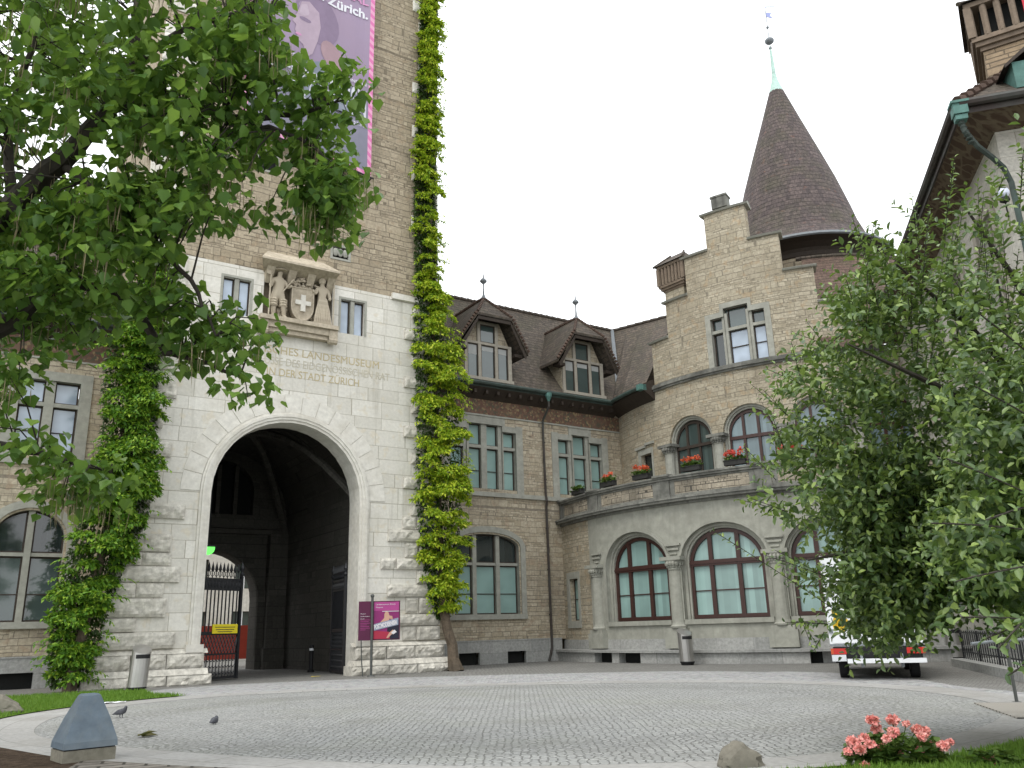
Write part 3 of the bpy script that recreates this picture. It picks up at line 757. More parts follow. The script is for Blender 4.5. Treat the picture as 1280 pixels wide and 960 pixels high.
# robed figure (right)
bx = 10.5
V = [(bx, .12, bz+.95), (bx, .14, bz+1.22), (bx, .15, bz+1.48), (bx-.01, .16, bz+1.62), (bx-.03, .2, bz+1.74), (bx-.03, .2, bz+1.83),
     (bx-.2, .15, bz+1.46), (bx-.3, .2, bz+1.25), (bx-.42, .28, bz+1.36), (bx+.2, .15, bz+1.46), (bx+.3, .2, bz+1.2), (bx+.26, .3, bz+1.05),
     (bx, .12, bz+.5), (bx, .1, bz+.04)]
E_ = [(0, 1), (1, 2), (2, 3), (3, 4), (4, 5), (2, 6), (6, 7), (7, 8), (2, 9), (9, 10), (10, 11), (0, 12), (12, 13)]
rr = [.19, .16, .19, .07, .105, .1, .1, .07, .06, .1, .07, .06, .24, .3]
skinfig('robed_figure', V, E_, rr, 'relief', tower, TF)
dr = MB(TF)
for k in range(9):
    x = bx-.24+k*.06; dr.tube([(x*.55+bx*.45, .27, bz+1.1), (x, .3, bz+.6), (x+.02*(k-4), .34, bz+.03)], [.03, .04, .05], 6)
dr.tube([(bx+.42, .3, bz+.05), (bx+.42, .3, bz+1.9)], .028, 6); dr.lathe((bx-.03, .19), [(.12, bz+1.72), (.15, bz+1.85), (.1, bz+1.95), (.02, bz+1.97)], 10)
dr.build('robe_folds', 'relief', tower)
# inscription
MAT['gold_letters'] = plain('gold_letters', (.47, .395, .235), .6, .3, 9, 0, stain=(.58, .55, .46), stain_amt=.85)
MAT['grey_letters'] = plain('grey_letters', (.50, .465, .365), .7, .3, 9, 0, stain=(.58, .56, .49), stain_amt=.85)
for s_, z_, b_, wd, m_ in ((8.42, 11.47, 'ISCHES LANDESMUSEUM', 4.55, 'gold_letters'), (8.45, 11.04, 'USSE DES EIDGENÖSSISCHEN RAT', 5.0, 'grey_letters'), (8.55, 10.62, 'IN DER STADT ZÜRICH', 3.6, 'gold_letters')):
    o = text('inscription', b_, .42, m_, tuple(TF(s_, .004, z_)), OD, (0, 0, 1), tower, ext=.006)
    w_ = max(v.co.dot(OD) for v in o.data.vertices)-min(v.co.dot(OD) for v in o.data.vertices)
    k_ = wd/w_; c0 = TF(s_, .004, z_)-base_of(tower)
    for v in o.data.vertices:
        d_ = (v.co-c0); t_ = d_.dot(OD); v.co += OD*(t_*(k_-1))
# passage
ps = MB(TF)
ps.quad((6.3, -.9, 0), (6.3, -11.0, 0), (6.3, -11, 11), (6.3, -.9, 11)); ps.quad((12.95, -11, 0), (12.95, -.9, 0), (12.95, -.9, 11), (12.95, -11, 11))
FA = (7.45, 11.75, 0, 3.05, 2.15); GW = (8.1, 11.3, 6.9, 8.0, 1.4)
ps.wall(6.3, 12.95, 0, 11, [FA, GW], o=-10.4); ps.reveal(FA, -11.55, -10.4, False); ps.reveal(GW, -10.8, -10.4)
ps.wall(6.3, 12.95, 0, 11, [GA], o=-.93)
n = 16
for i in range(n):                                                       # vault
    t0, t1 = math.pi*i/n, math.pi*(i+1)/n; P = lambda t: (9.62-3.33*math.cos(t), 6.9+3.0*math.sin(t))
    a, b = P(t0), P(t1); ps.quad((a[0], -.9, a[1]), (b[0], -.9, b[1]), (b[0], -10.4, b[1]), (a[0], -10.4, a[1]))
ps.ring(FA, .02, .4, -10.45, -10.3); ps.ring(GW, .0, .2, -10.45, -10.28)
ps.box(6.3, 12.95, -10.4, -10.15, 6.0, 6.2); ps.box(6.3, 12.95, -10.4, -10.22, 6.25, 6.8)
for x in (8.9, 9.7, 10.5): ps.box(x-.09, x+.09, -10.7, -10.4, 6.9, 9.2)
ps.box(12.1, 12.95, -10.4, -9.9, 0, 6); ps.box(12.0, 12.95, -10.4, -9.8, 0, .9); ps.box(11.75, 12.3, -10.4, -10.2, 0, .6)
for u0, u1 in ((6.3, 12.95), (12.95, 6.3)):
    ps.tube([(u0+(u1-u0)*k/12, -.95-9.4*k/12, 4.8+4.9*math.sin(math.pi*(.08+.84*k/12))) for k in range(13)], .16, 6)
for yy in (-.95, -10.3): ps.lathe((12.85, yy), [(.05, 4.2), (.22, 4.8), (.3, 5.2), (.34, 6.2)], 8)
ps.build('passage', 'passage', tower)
MB(TF).quad((8.0, -10.78, 6.9), (11.4, -10.78, 6.9), (11.4, -10.78, 9.5), (8.0, -10.78, 9.5)).build('gallery_window', 'void', tower)

# ================================================================== WINGS LEFT AND RIGHT OF THE TOWER
def mosaic():
    t = NT('mosaic', .8, .3); uv = t.uv()
    x = t.new('ShaderNodeTexVoronoi'); t.l.new(uv, x.inputs['Vector']); x.inputs['Scale'].default_value = 11
    sp = t.new('ShaderNodeSeparateColor'); t.l.new(x.outputs['Color'], sp.inputs[0])
    c = t.ramp(sp.outputs[0], [(0, (.125, .065, .048)), (.3, (.15, .085, .06)), (.48, (.08, .08, .055)), (.66, (.24, .18, .10)), (.82, (.10, .065, .05)), (1, (.30, .26, .19))])
    for e in c.node.color_ramp.elements: pass
    c.node.color_ramp.interpolation = 'CONSTANT'
    c = t.mix(t.rng(t.noise(uv, 2.5, 4), .42, .62, 0, .7), c, (.15, .10, .065)); t.color(c)
    MAT['mosaic'] = t.m
mosaic()
WF = flat(-32.4)
RIDGE_N, RIDGE_Z, EAVE_O, EAVE_Z = -4.0, 18.5, .62, 12.35
def wing(name, label, u0, u1, gops, fops, base_u):
    w_ = thing(name, label, 'building', tuple(WF(base_u, -5, 0)))
    wl_ = MB(WF)
    ops = [g[0] for g in gops]+[h for f_ in fops for h in f_]
    wl_.wall(u0, u1, .95, 12.0, ops)
    wl_.quad((u1, 0, 0), (u1, -9, 0), (u1, -9, 12), (u1, 0, 12)); wl_.quad((u0, -9, 0), (u0, 0, 0), (u0, 0, 12), (u0, -9, 12)); wl_.quad((u1, -9, 0), (u0, -9, 0), (u0, -9, 12), (u1, -9, 12))
    wl_.build('wall', 'rubble_wing', w_)
    fz = MB(WF); fz.box(u0, u1, -.02, .012, 11.08, 11.8); fz.build('mosaic_frieze', 'mosaic', w_)
    st = MB(WF); st.box(u0, u1, -.05, .10, 7.24, 7.44); st.box(u0, u1, -.05, .05, 11.0, 11.07); st.build('string_course', 'trim', w_)
    return w_
GWR = (18.06, 21.42, 2.08, 5.0, .56)
F1 = [(17.9, 18.75, 7.6, 10.34, 0), (18.75, 20.66, 7.6, 10.62, 0), (20.66, 21.42, 7.6, 10.34, 0)]
F2 = [(23.88, 24.72, 7.6, 10.31, 0), (24.72, 25.8, 7.6, 10.61, 0), (25.8, 26.62, 7.6, 10.31, 0)]
def cross_window(root, ops, mulls, pane='pane_blind', bar=9.56, blind=True):
    """stone cross window whose middle lights stand taller"""
    a, b = ops[0][0], ops[-1][1]; lo_, hi_ = ops[0][3], ops[1][3] if len(ops) > 1 else ops[0][3]
    mb = MB(WF)
    for x in mulls: mb.box(x-.15, x+.15, -.26, -.06, 7.6, hi_ if (len(ops) < 2 or ops[1][0]-.2 <= x <= ops[1][1]+.2) else lo_)
    mb.box(a, b, -.26, -.07, bar-.07, bar+.07)
    for op in ops: 
        mb.reveal(op, -.3, .0)
    S_ = .38
    mb.box(a-S_, a, -.03, .045, 7.45, lo_+.33); mb.box(b, b+S_, -.03, .045, 7.45, lo_+.33)
    if len(ops) > 1:
        c, d = ops[1][0], ops[1][1]
        mb.box(a, c-.16, -.03, .04, lo_, lo_+.28); mb.box(d+.16, b, -.03, .04, lo_, lo_+.28)
        mb.box(c-.16, c, -.03, .043, lo_, hi_+.36); mb.box(d, d+.16, -.03, .043, lo_, hi_+.36); mb.box(c, d, -.03, .043, hi_, hi_+.36)
        mb.box(c-.2, d+.2, -.03, .08, hi_+.36, hi_+.43)
    else: mb.box(a, b, -.03, .04, lo_, lo_+.33)
    W = mb.build('window', 'trim', root)
    fr = MB(WF); xs = [a]+list(mulls)+[b]
    pn = MB(WF)
    for i in range(len(xs)-1):
        l = xs[i]+(.15 if i else .02); r = xs[i+1]-(.15 if i < len(xs)-2 else .02); m = (l+r)/2
        t = hi_ if (len(ops) < 2 or ops[1][0] < m < ops[1][1]) else lo_
        for z0, z1 in ((7.6, bar-.07), (bar+.07, t)):
            fr.box(l, l+.05, -.235, -.19, z0, z1); fr.box(r-.05, r, -.235, -.19, z0, z1); fr.box(l+.05, r-.05, -.235, -.193, z0, z0+.05); fr.box(l+.05, r-.05, -.235, -.193, z1-.05, z1)
        fr.box(l+.05, r-.05, -.235, -.196, 8.42, 8.45)
        pn.quad((l, -.24, 7.6), (r, -.24, 7.6), (r, -.24, t), (l, -.24, t))
    fr.build('frame', 'wood_dark', W); pn.build('pane', pane, W)
right_wing = wing('museum_wing', 'long rubble stone wing with two dormers and teal blinds, right of the gate tower', 15.6, 27.95, [(GWR,)], [F1, F2], 21.8)
left_wing = wing('museum_wing', 'rubble stone wing half hidden by leaves, left of the gate tower', -26, 4.0, [((.84, 2.93, 2.08, 4.75, .95),), ((-4.6, -1.2, 2.08, 5.0, .56),)], [[(1.0, 2.86, 7.6, 10.25, 0)], [(-4.2, -1.6, 7.6, 10.25, 0)]], -10)
for u0, u1, root, vents in ((15.6, 23.6, right_wing, ((18.2, 19.22), (20.64, 21.6))), (-26, 4.0, left_wing, ((.4, 2.5), (-3.4, -1.4)))):
    p = MB(WF); x = u0
    for a, b in vents if u0 > 0 else sorted(vents):
        p.box(x, a, -.05, .08, -.05, .95); p.box(a, b, -.05, .08, .5, .95); x = b
    p.box(x, u1, -.05, .08, -.05, .95); p.box(u0, u1, -.05, .10, .951, 1.0)
    p.build('plinth', 'plinth', root)
    for a, b in vents:
        v = MB(WF); v.quad((a, -.2, -.05), (b, -.2, -.05), (b, -.2, .5), (a, -.2, .5)); v.build('cellar_opening', 'void', root)
cross_window(right_wing, F1, [18.75, 19.7, 20.62], bar=9.56)
cross_window(right_wing, F2, [24.72, 25.8], bar=9.56)
cross_window(left_wing, [(1.0, 2.86, 7.6, 10.25, 0)], [1.93], 'pane_sky', bar=9.4)
cross_window(left_wing, [(-4.2, -1.6, 7.6, 10.25, 0)], [-3.3, -2.5], 'pane_sky', bar=9.4)
def arch_win(root, op, mulls, bar, panes, rise_ring):
    m = MB(WF); m.reveal(op, -.3, 0); m.build('window_reveal', 'trim', root)
    window(root, WF, op, -.26, mulls, [bar], panes, stone='trim', surround=[(0, .08, -.04), (.08, .34, .05)], sill=.32, hb=2.95, mull_w=.2)
def blind(op, bar): return [((op[0], op[1], op[2], bar, 0), 'pane_blind'), ((op[0], op[1], bar, op[3], op[4]), 'pane_dark')]
arch_win(right_wing, GWR, [19.13, 20.34], 4.24, blind(GWR, 4.24), .5)
op = (.84, 2.93, 2.08, 4.75, .95); arch_win(left_wing, op, [1.88], 4.24, [((op[0], op[1], op[2], 4.24, 0), 'pane_dim'), ((op[0], op[1], 4.24, op[3], op[4]), 'pane_dark')], .9)
op = (-4.6, -1.2, 2.08, 5.0, .56); arch_win(left_wing, op, [-3.4, -2.3], 4.24, 'pane_dim', .5)

def gable_roof(root, u0, u1, valley=False):
    r = MB(WF); L = math.hypot(RIDGE_N-EAVE_O, RIDGE_Z-EAVE_Z)
    k = 30.
    def uvq(a, b): return [(a, 0), (b, 0), (b+(3.6 if valley else 0), L), (a, L)]
    ur = u1+(3.75 if valley else 0)
    r.face([(u0, EAVE_O, EAVE_Z), (u1, EAVE_O, EAVE_Z), (ur, RIDGE_N, RIDGE_Z), (u0, RIDGE_N, RIDGE_Z)], False, uvq(u0, u1))
    r.face([(u0, -8.6, EAVE_Z), (ur, -8.6, EAVE_Z), (ur, RIDGE_N, RIDGE_Z), (u0, RIDGE_N, RIDGE_Z)], False, uvq(u0, u1))
    rf_ = r.build('roof', 'roof', root)
    rt = MB(WF)
    x = u0
    while x < ur-.3: rt.tube([(x, RIDGE_N, RIDGE_Z+.03), (x+.4, RIDGE_N, RIDGE_Z+.01)], [.13, .11], 7); x += .4
    rt.build('ridge_tiles', 'roof', rf_)
    s = MB(WF); s.quad((u0, 0, 11.78), (u1, 0, 11.78), (u1, EAVE_O-.03, EAVE_Z-.12), (u0, EAVE_O-.03, EAVE_Z-.12))
    x = u0+.2
    while x < u1: s.box(x, x+.12, 0, EAVE_O-.1, 11.95, 12.13); x += .62
    s.build('soffit', 'wood_dark', root)
    g = MB(WF); g.tube([(u0, EAVE_O+.07, EAVE_Z+.05), (u1, EAVE_O+.07, EAVE_Z+.05)], .10, 8)
    g.quad((u0, EAVE_O-.04, EAVE_Z-.12), (u1, EAVE_O-.04, EAVE_Z-.12), (u1, EAVE_O-.01, EAVE_Z+.02), (u0, EAVE_O-.01, EAVE_Z+.02))
    g.build('gutter', 'copper_dark', root)
gable_roof(right_wing, 15.6, 27.55, True); gable_roof(left_wing, -26, 4.0)
dp = MB(WF)
dp.lathe((22.95, EAVE_O+.07), [(.06, 11.95), (.09, 12.05), (.16, 12.2), (.17, 12.36)], 10); 
dp.build('rainwater_head', 'copper', right_wing)
dp = MB(WF); dp.tube([(22.95, EAVE_O+.07, 12.0), (22.95, EAVE_O+.07, 11.7), (22.95, .14, 11.1), (22.95, .12, 10.6), (22.97, .12, 7.5), (22.97, .2, 7.2), (22.97, .13, 6.9), (22.99, .13, .6), (22.9, .16, .35), (22.75, .2, .02)], .055, 8)
for zz in (10, 8.2, 5.9, 4, 2): dp.lathe((22.97, .125), [(.07, zz), (.075, zz+.03), (.07, zz+.06)], 8)
dp.build('downpipe', 'pipe', right_wing)
# lead valley between the wing roof and the cross roof
va = MB(WF); va.tube([(27.5, EAVE_O+.02, EAVE_Z+.06), (27.75, EAVE_O-.3, EAVE_Z+.5), (31.25, RIDGE_N+.02, RIDGE_Z+.05)], [.13, .13, .11], 6); va.build('valley_flashing', 'lead', right_wing)

MAT['curtain'] = plain('curtain', (.34, .35, .34), .6, .15, 4, 0)
def dormer(root, c):
    """timber framed dormer with half-hipped tiled hood: side eaves low, a hip at the front"""
    f = flat(-32.4, org=OD*c)
    o = .28; ez = 14.2; hz = 15.75; rz = 16.9; hw = 1.55; hh = .92; ov = .75
    # front wall
    b = MB(f)
    b.face([(-1.32, o, 12.7), (1.32, o, 12.7), (1.32, o, 14.25), (.68, o, 15.6), (-.68, o, 15.6), (-1.32, o, 14.25)])
    for s in (-1, 1): b.quad((s*1.32, o, 12.7), (s*1.32, -2.6, 12.7), (s*1.32, -2.6, 14.4), (s*1.32, o, 14.4))
    D = b.build('dormer', 'rubble_wing', root)
    r = MB(f)
    # side slopes (lower, steep) from low eave up to the ridge; front hip
    for s in (-1, 1):
        back = lambda x, z: (x, -(z-EAVE_Z)*(EAVE_O-RIDGE_N)/(RIDGE_Z-EAVE_Z)+EAVE_O-.02, z)
        e0 = (s*1.95, o+ov-.15, ez-.05); e1 = (s*.95, o+ov, hz-.05); rg = (0, o-.25, rz)
        P = [e0, e1, rg, back(0, rz), back(s*1.95, ez-.05)]
        L = lambda p: (p[1], math.hypot(p[0]-0, p[2]-rz))
        r.face(P, False, [L(p) for p in P])
        low = [(p[0]*1.0, p[1], p[2]-.13) for p in P]
        r.face(low[::-1], False, [L(p) for p in P[::-1]])
        for i in (0, 1): r.quad(P[i], P[i+1], low[i+1], low[i])
        r.quad(P[4], P[0], low[0], low[4])
    h = [(-.95, o+ov, hz-.05), (.95, o+ov, hz-.05), (0, o-.25, rz)]
    r.face(h, False, [(-.95, 0), (.95, 0), (0, 1.5)])
    r.face([(-.95, o+ov, hz-.18), (.95, o+ov, hz-.18), (0, o-.25, rz-.2)]); r.quad(h[0], h[1], (.95, o+ov, hz-.18), (-.95, o+ov, hz-.18))
    r.build('dormer_roof', 'roof', D)
    e = MB(f)
    for s in (-1, 1):
        for k in range(10):
            t = k/10; t2 = (k+.85)/10
            p = Vector((s*1.95, o+ov-.12, ez-.05)).lerp(Vector((s*.97, o+ov+.02, hz-.05)), t); p2 = Vector((s*1.95, o+ov-.12, ez-.05)).lerp(Vector((s*.97, o+ov+.02, hz-.05)), t2)
            e.tube([p+Vector((s*.02, 0, .05)), p2+Vector((s*.02, 0, .02))], [.075, .06], 6)
    for s in (-1, 1):
        for k in range(9):
            p = Vector((s*.95, o+ov, hz)).lerp(Vector((0, o-.25, rz+.02)), k/9); p2 = Vector((s*.95, o+ov, hz)).lerp(Vector((0, o-.25, rz+.02)), (k+.9)/9); e.tube([p, p2], [.08, .065], 6)
    for k in range(9): e.tube([(0, o-.25-.42*k, rz+.03), (0, o-.65-.42*k, rz+.01)], [.1, .08], 6)
    e.build('edge_tiles', 'roof_edge', D)
    bb = MB(f)
    for s in (-1, 1):
        bb.quad((s*1.86, o+ov-.15, ez-.22), (s*.9, o+ov-.03, hz-.22), (s*.9, o+ov-.03, hz-.42), (s*1.78, o+ov-.15, ez-.42))
        bb.box(min(s*1.32, s*1.75), max(s*1.32, s*1.75), o-.1, o+.35, 13.95, 14.1)
    bb.box(-.9, .9, o+ov-.12, o+ov-.04, hz-.36, hz-.2)
    bb.build('barge_board', 'wood_dark', D)
    wf = MB(f)
    xs = [-1.12, -.52, -.46, .40, .46, 1.06]
    for x0, x1 in ((-1.3, -1.14), (-.56, -.40), (.36, .52), (1.1, 1.3)): wf.box(x0, x1, o-.02, o+.10, 12.75, 14.38)
    for x0, x1 in ((-.6, -.44), (.38, .54)): wf.box(x0, x1, o-.02, o+.098, 14.5, 15.45)
    wf.box(-1.3, 1.3, o-.02, o+.105, 14.38, 14.5); wf.box(-.6, .54, o-.02, o+.1, 15.4, 15.5); wf.box(-1.34, 1.34, o-.02, o+.2, 12.6, 12.75)
    wf.build('window_frame', 'wood_light', D)
    wd = MB(f)
    for x0, x1, z0, z1 in ((-1.14, -.56, 12.75, 14.38), (-.40, .36, 12.75, 14.38), (.52, 1.1, 12.75, 14.38), (-.44, .38, 14.5, 15.4)):
        wd.box(x0, x0+.05, o+.01, o+.06, z0, z1); wd.box(x1-.05, x1, o+.01, o+.06, z0, z1); wd.box(x0+.05, x1-.05, o+.01, o+.058, z0, z0+.05); wd.box(x0+.05, x1-.05, o+.01, o+.058, z1-.05, z1)
    wd.build('sash', 'wood_dark', D)
    pn = MB(f)
    for x0, x1, z0, z1 in ((-1.14, -.56, 12.75, 14.38), (-.40, .36, 12.75, 14.38), (.52, 1.1, 12.75, 14.38), (-.44, .38, 14.5, 15.4)): pn.quad((x0, o+.02, z0), (x1, o+.02, z0), (x1, o+.02, z1), (x0, o+.02, z1))
    pn.build('pane', 'pane_dim', D)
    cu = MB(f)
    for x0, x1, z0, z1 in ((-1.09, -.61, 13.85, 14.33), (-.35, .31, 14.1, 14.33), (.57, 1.05, 14.05, 14.33)): cu.quad((x0, o+.024, z0), (x1, o+.024, z0), (x1, o+.024, z1), (x0, o+.024, z1))
    cu.build('roller_blind', 'curtain', D)
    fi = MB(f); fi.lathe((0, o-.25), [(.12, rz), (.05, rz+.2), (.03, rz+.55), (.035, rz+.75), (.17, rz+.88), (.17, rz+.95), (.04, rz+1.08), (.02, rz+1.3)], 10)
    fi.build('finial', 'lead', D)
dormer(right_wing, 19.78); dormer(right_wing, 25.42)

# ================================================================== ROUND BAY WITH TERRACE AND STEPPED GABLE
bay = thing('round_bay_building', 'curved stone bay with arched windows, a terrace and a stepped gable', 'building', (OX, OY, 0))
RT_ = 14.8; TB = cyl(RT_); ut = RT_*math.pi/180; dm = lambda m: m/ut
A0, A1 = 196.6, 300.
# terrace storey
TW = [219.3+15.7*k for k in range(5)]
HWO = 5.95
tops = [(c-HWO-.75, c+HWO+.75, 1.6, 3.75, 1.42) for c in TW]
SM = (200.1, 203.5, 1.72, 3.55, 0)
m = MB(TB, ut); m.wall(A0, 208., .9, 6.2, [SM], step=2.5); m.reveal(SM, -.3, 0); m.build('rubble_wall', 'rubble_bay', bay)
m = MB(TB, ut); m.wall(208., A1, .9, 6.2, tops, o=.03, step=2.5); m.quad((208, 0, .9), (208, .03, .9), (208, .03, 6.2), (208, 0, 6.2)); m.build('ashlar_front', 'trim_bay', bay)
st = MB(TB, ut); st.box(SM[0]-dm(.3), SM[0], -.02, .035, 1.55, 3.85); st.box(SM[1], SM[1]+dm(.16), -.02, .035, 1.55, 3.85); st.box(SM[0], SM[1], -.02, .035, 3.55, 3.85); st.box(SM[0]-dm(.3), SM[1]+dm(.16), -.02, .06, 1.4, 1.7)
st.build('window_surround', 'trim', bay)
window(bay, TB, SM, -.25, [], [], 'pane_blind', frame='wood_dark', us=ut, hb=2.65)
for c, op in zip(TW, tops):
    m = MB(TB, ut)
    for a, b, d, e in ((0, .13, -.12, -.06), (-.12, 0, -.24, -.14), (-.2, -.12, -.4, -.22)): m.ring(op, a/ut, b/ut, d, e) if a < 0 else None
    m.ring(op, 0, .10/ut, .0, .075); m.ring(op, .10/ut, .2/ut, .0, .05)
    m.reveal(op, -.45, .03)
    m.box(op[0], op[1], -.45, .12, 1.42, 1.6, 8)
    m.build('arch_surround', 'trim_bay', bay)
    iop = (c-HWO, c+HWO, 1.62, 3.62, 1.33)
    w_ = MB(TB, ut)
    w_.ring(iop, -.13/ut, .0, -.42, -.30); w_.ring(iop, 0, .42/ut, -.46, -.40); w_.box(op[0], op[1], -.46, -.38, 1.5, 1.64, 6)
    for x in (c-2.35, c+2.05): 
        zt = 3.62+1.33*math.sqrt(1-((x-c)/HWO)**2); w_.box(x-.085/ut, x+.085/ut, -.42, -.29, 1.62, zt)
    w_.box(c-HWO, c+HWO, -.42, -.27, 3.58, 3.80, 6); w_.box(c-HWO, c+HWO, -.42, -.24, 3.66, 3.72, 6)
    w_.box(c-HWO, c+HWO, -.42, -.29, 1.62, 1.76, 6)
    w_.box(c-HWO, c+HWO, -.42, -.36, 2.63, 2.67, 6)
    W = w_.build('window', 'wood_red', bay)
    MB(TB, ut).fill(iop, -.40).build('pane', 'pane_blind', W)
# columns between the terrace windows
for k in range(6):
    a = TW[0]+15.7*(k-.5) if k else 210.2
    m = MB(TB, ut)
    m.box(a-dm(.5), a+dm(.5), .0, .34, .55, 1.15, 2); m.box(a-dm(.42), a+dm(.42), .0, .30, 1.15, 1.3, 2)
    m.lathe((a, .04), [(.33, 1.30), (.35, 1.36), (.29, 1.42), (.27, 1.5), (.255, 3.45), (.29, 3.5), (.27, 3.56), (.3, 3.7), (.38, 3.85)], 16)
    C_ = m.build('column', 'trim_bay', bay)
    m = MB(TB, ut); m.box(a-dm(.46), a+dm(.46), 0, .40, 3.85, 3.99, 2)
    for j in range(9):
        t = math.pi*(j/8); m.ball((a-dm(.33*math.cos(t)), .04+.33*math.sin(t), 3.73), .075, 6, 4, (1, 1, 1.4)); m.ball((a-dm(.29*math.cos(t)), .04+.29*math.sin(t), 3.6), .05, 6, 4)
    for j, w3 in enumerate((.34, .26, .16)): m.box(a-dm(w3), a+dm(w3), .02, .15-.03*j, 4.42-.17*j, 4.5-.17*j, 2)
    m.build('capital', 'trim_bay', C_)
# stone bench, plinth, cornice
m = MB(TB, ut); m.box(A0, A1, -.05, .06, .44, .9, 40); m.build('plinth', 'plinth', bay)
m = MB(TB, ut); m.box(A0, A1, .0, .62, .40, .50, 44)
gaps = [(210.6, 214.9), (216.5, 220.9), (246, 250.5), (252.5, 257)]; x = A0
for a, b in gaps: m.box(x, a, 0, .5, -.05, .40, max(2, int((a-x)/3))); m.box(a, b, .06, .12, -.05, .40, 3); x = b
m.box(x, A1, 0, .5, -.05, .40, 14)
BN = m.build('stone_bench', 'plinth', bay)
for a, b in gaps:
    v = MB(TB, ut); v.quad((a, .13, -.02), (b, .13, -.02), (b, .13, .4), (a, .13, .4)); v.build('cellar_opening', 'void', BN)
m = MB(TB, ut); m.box(A0-1, A1, -.1, .10, 6.02, 6.12, 46); m.box(A0-1, A1, -.1, .30, 6.12, 6.22, 46); m.box(A0-1.2, A1, -.1, .36, 6.22, 6.30, 46); m.build('cornice', 'trim_dark', bay)
fl = MB(TB, ut); fl.box(A0, A1, -4.4, -.02, 6.1, 6.28, 40); fl.build('terrace_floor', 'plinth', bay)
# balustrade: rubble panels, piers and coping
PIERS = [197.2, 210.3, 226.2, 242.3, 258.3, 274.3]
m = MB(TB, ut); m.wall(A0, A1, 6.30, 7.02, o=.03, step=2.5); m.wall(A0, A1, 6.30, 7.02, o=-.28, step=2.5); B_ = m.build('balustrade', 'balustrade', bay)
m = MB(TB, ut)
for p in PIERS: m.box(p-dm(.30), p+dm(.30), -.33, .09, 6.30, 7.06, 2); m.box(p-dm(.33), p+dm(.33), -.33, .11, 6.30, 6.42, 2)
for a, b in zip(PIERS, PIERS[1:]):
    for x in (a+dm(.42), b-dm(.42)): m.box(x-dm(.1), x+dm(.1), -.0, .05, 6.44, 6.98)
    m.box(a+dm(.3), b-dm(.3), .0, .06, 6.30, 6.44, 6); m.box(a+dm(.3), b-dm(.3), .0, .055, 6.96, 7.03, 6)
m.build('pier', 'trim_dark', B_)
m = MB(TB, ut); m.box(A0-.8, A1, -.36, .14, 7.04, 7.13, 46); m.box(A0-.8, A1, -.38, .19, 7.13, 7.20, 46)
for p in PIERS: m.box(p-dm(.4), p+dm(.4), -.4, .24, 7.19, 7.27, 2)
m.build('coping', 'trim_dark', B_)

# upper storey and gable
RU = 11.03; UB = cyl(RU); uu = RU*math.pi/180; du = lambda x: x/uu
U0, U1 = 191.6, 300.
UC = [221.3+15.2*k for k in range(4)]
uops = [(c-6.25, c+6.25, 7.3, 9.45, 1.15) for c in UC]
SU = (203.6, 208.3, 7.5, 9.35, 0)
m = MB(UB, uu); m.wall(U0, U1, 6.2, 12.4, [SU]+uops, step=2.5)
for op in uops+[SU]: m.reveal(op, -.3, 0)
GO = [(229.9, 233.3, 12.5, 14.80, 0), (233.3, 239.2, 12.5, 15.18, 0), (239.2, 242.8, 12.5, 14.80, 0)]
m.wall(211.4, 217.4, 12.4, 14.6, step=2.5); m.wall(217.4, 254.6, 12.4, 16.35, GO, step=2.5); m.wall(254.6, 261.6, 12.4, 14.65, step=2.5)
m.wall(224.3, 248., 16.35, 18.2, step=2.5); m.wall(230.8, 241., 18.2, 20.0, step=2.5)
T_ = -.62
for a, z0, z1 in ((211.4, 12, 14.6), (217.4, 14.6, 16.35), (224.3, 16.35, 18.2), (230.8, 18.2, 20.), (241., 18.2, 20.), (248., 16.35, 18.2), (254.6, 14.65, 16.35), (261.6, 12, 14.65)):
    m.quad((a, 0, z0), (a, T_, z0), (a, T_, z1), (a, 0, z1))
for a, b, z0, z1 in ((211.4, 217.4, 12.4, 14.6), (217.4, 254.6, 15.5, 16.35), (254.6, 261.6, 12.4, 14.65), (224.3, 248, 16.35, 18.2), (230.8, 241, 18.2, 20)): m.wall(a, b, z0, z1, o=T_, step=3)
m.build('wall', 'rubble_bay', bay)
for a, b, z, e0, e1 in ((210.6, 217.5, 14.6, 1, 0), (216.6, 224.4, 16.35, 1, 0), (223.5, 230.9, 18.2, 1, 0), (229.9, 241.9, 20., 1, 1), (240.9, 248.8, 18.2, 0, 1), (247.9, 255.4, 16.35, 0, 1), (254.5, 262.4, 14.65, 0, 1)):
    cp = MB(UB, uu); cp.box(a, b, T_-.1, .10, z, z+.09, 4)
    for k in range(4):
        x0 = a+(b-a)*k/4; x1 = a+(b-a)*(k+1)/4
        cp.quad((x0, .16, z+.08), (x1, .16, z+.08), (x1, -.26, z+.26), (x0, -.26, z+.26)); cp.quad((x0, T_-.16, z+.08), (x1, T_-.16, z+.08), (x1, -.26, z+.26), (x0, -.26, z+.26))
        cp.quad((x0, .16, z+.08), (x1, .16, z+.08), (x1, .1, z), (x0, .1, z))
    for x in (a, b): cp.face([(x, .16, z+.08), (x, -.26, z+.26), (x, T_-.16, z+.08)])
    SCP = cp.build('step_coping', 'trim', bay)
    if e0 and e1: fb = MB(UB, uu); fb.box(233.2, 237.0, -.5, .05, 20.2, 20.75, 2); fb.box(233.0, 237.2, -.54, .09, 20.75, 20.84, 2); fb.build('crown_block', 'trim_dark', SCP)
sc_ = MB(UB, uu)
for z0, z1, o1 in ((12.2, 12.3, .09), (12.3, 12.42, .17), (12.42, 12.5, .11)): sc_.box(211.2, 268, -.05, o1, z0, z1, 30)
sc_.build('string_course', 'trim_dark', bay)
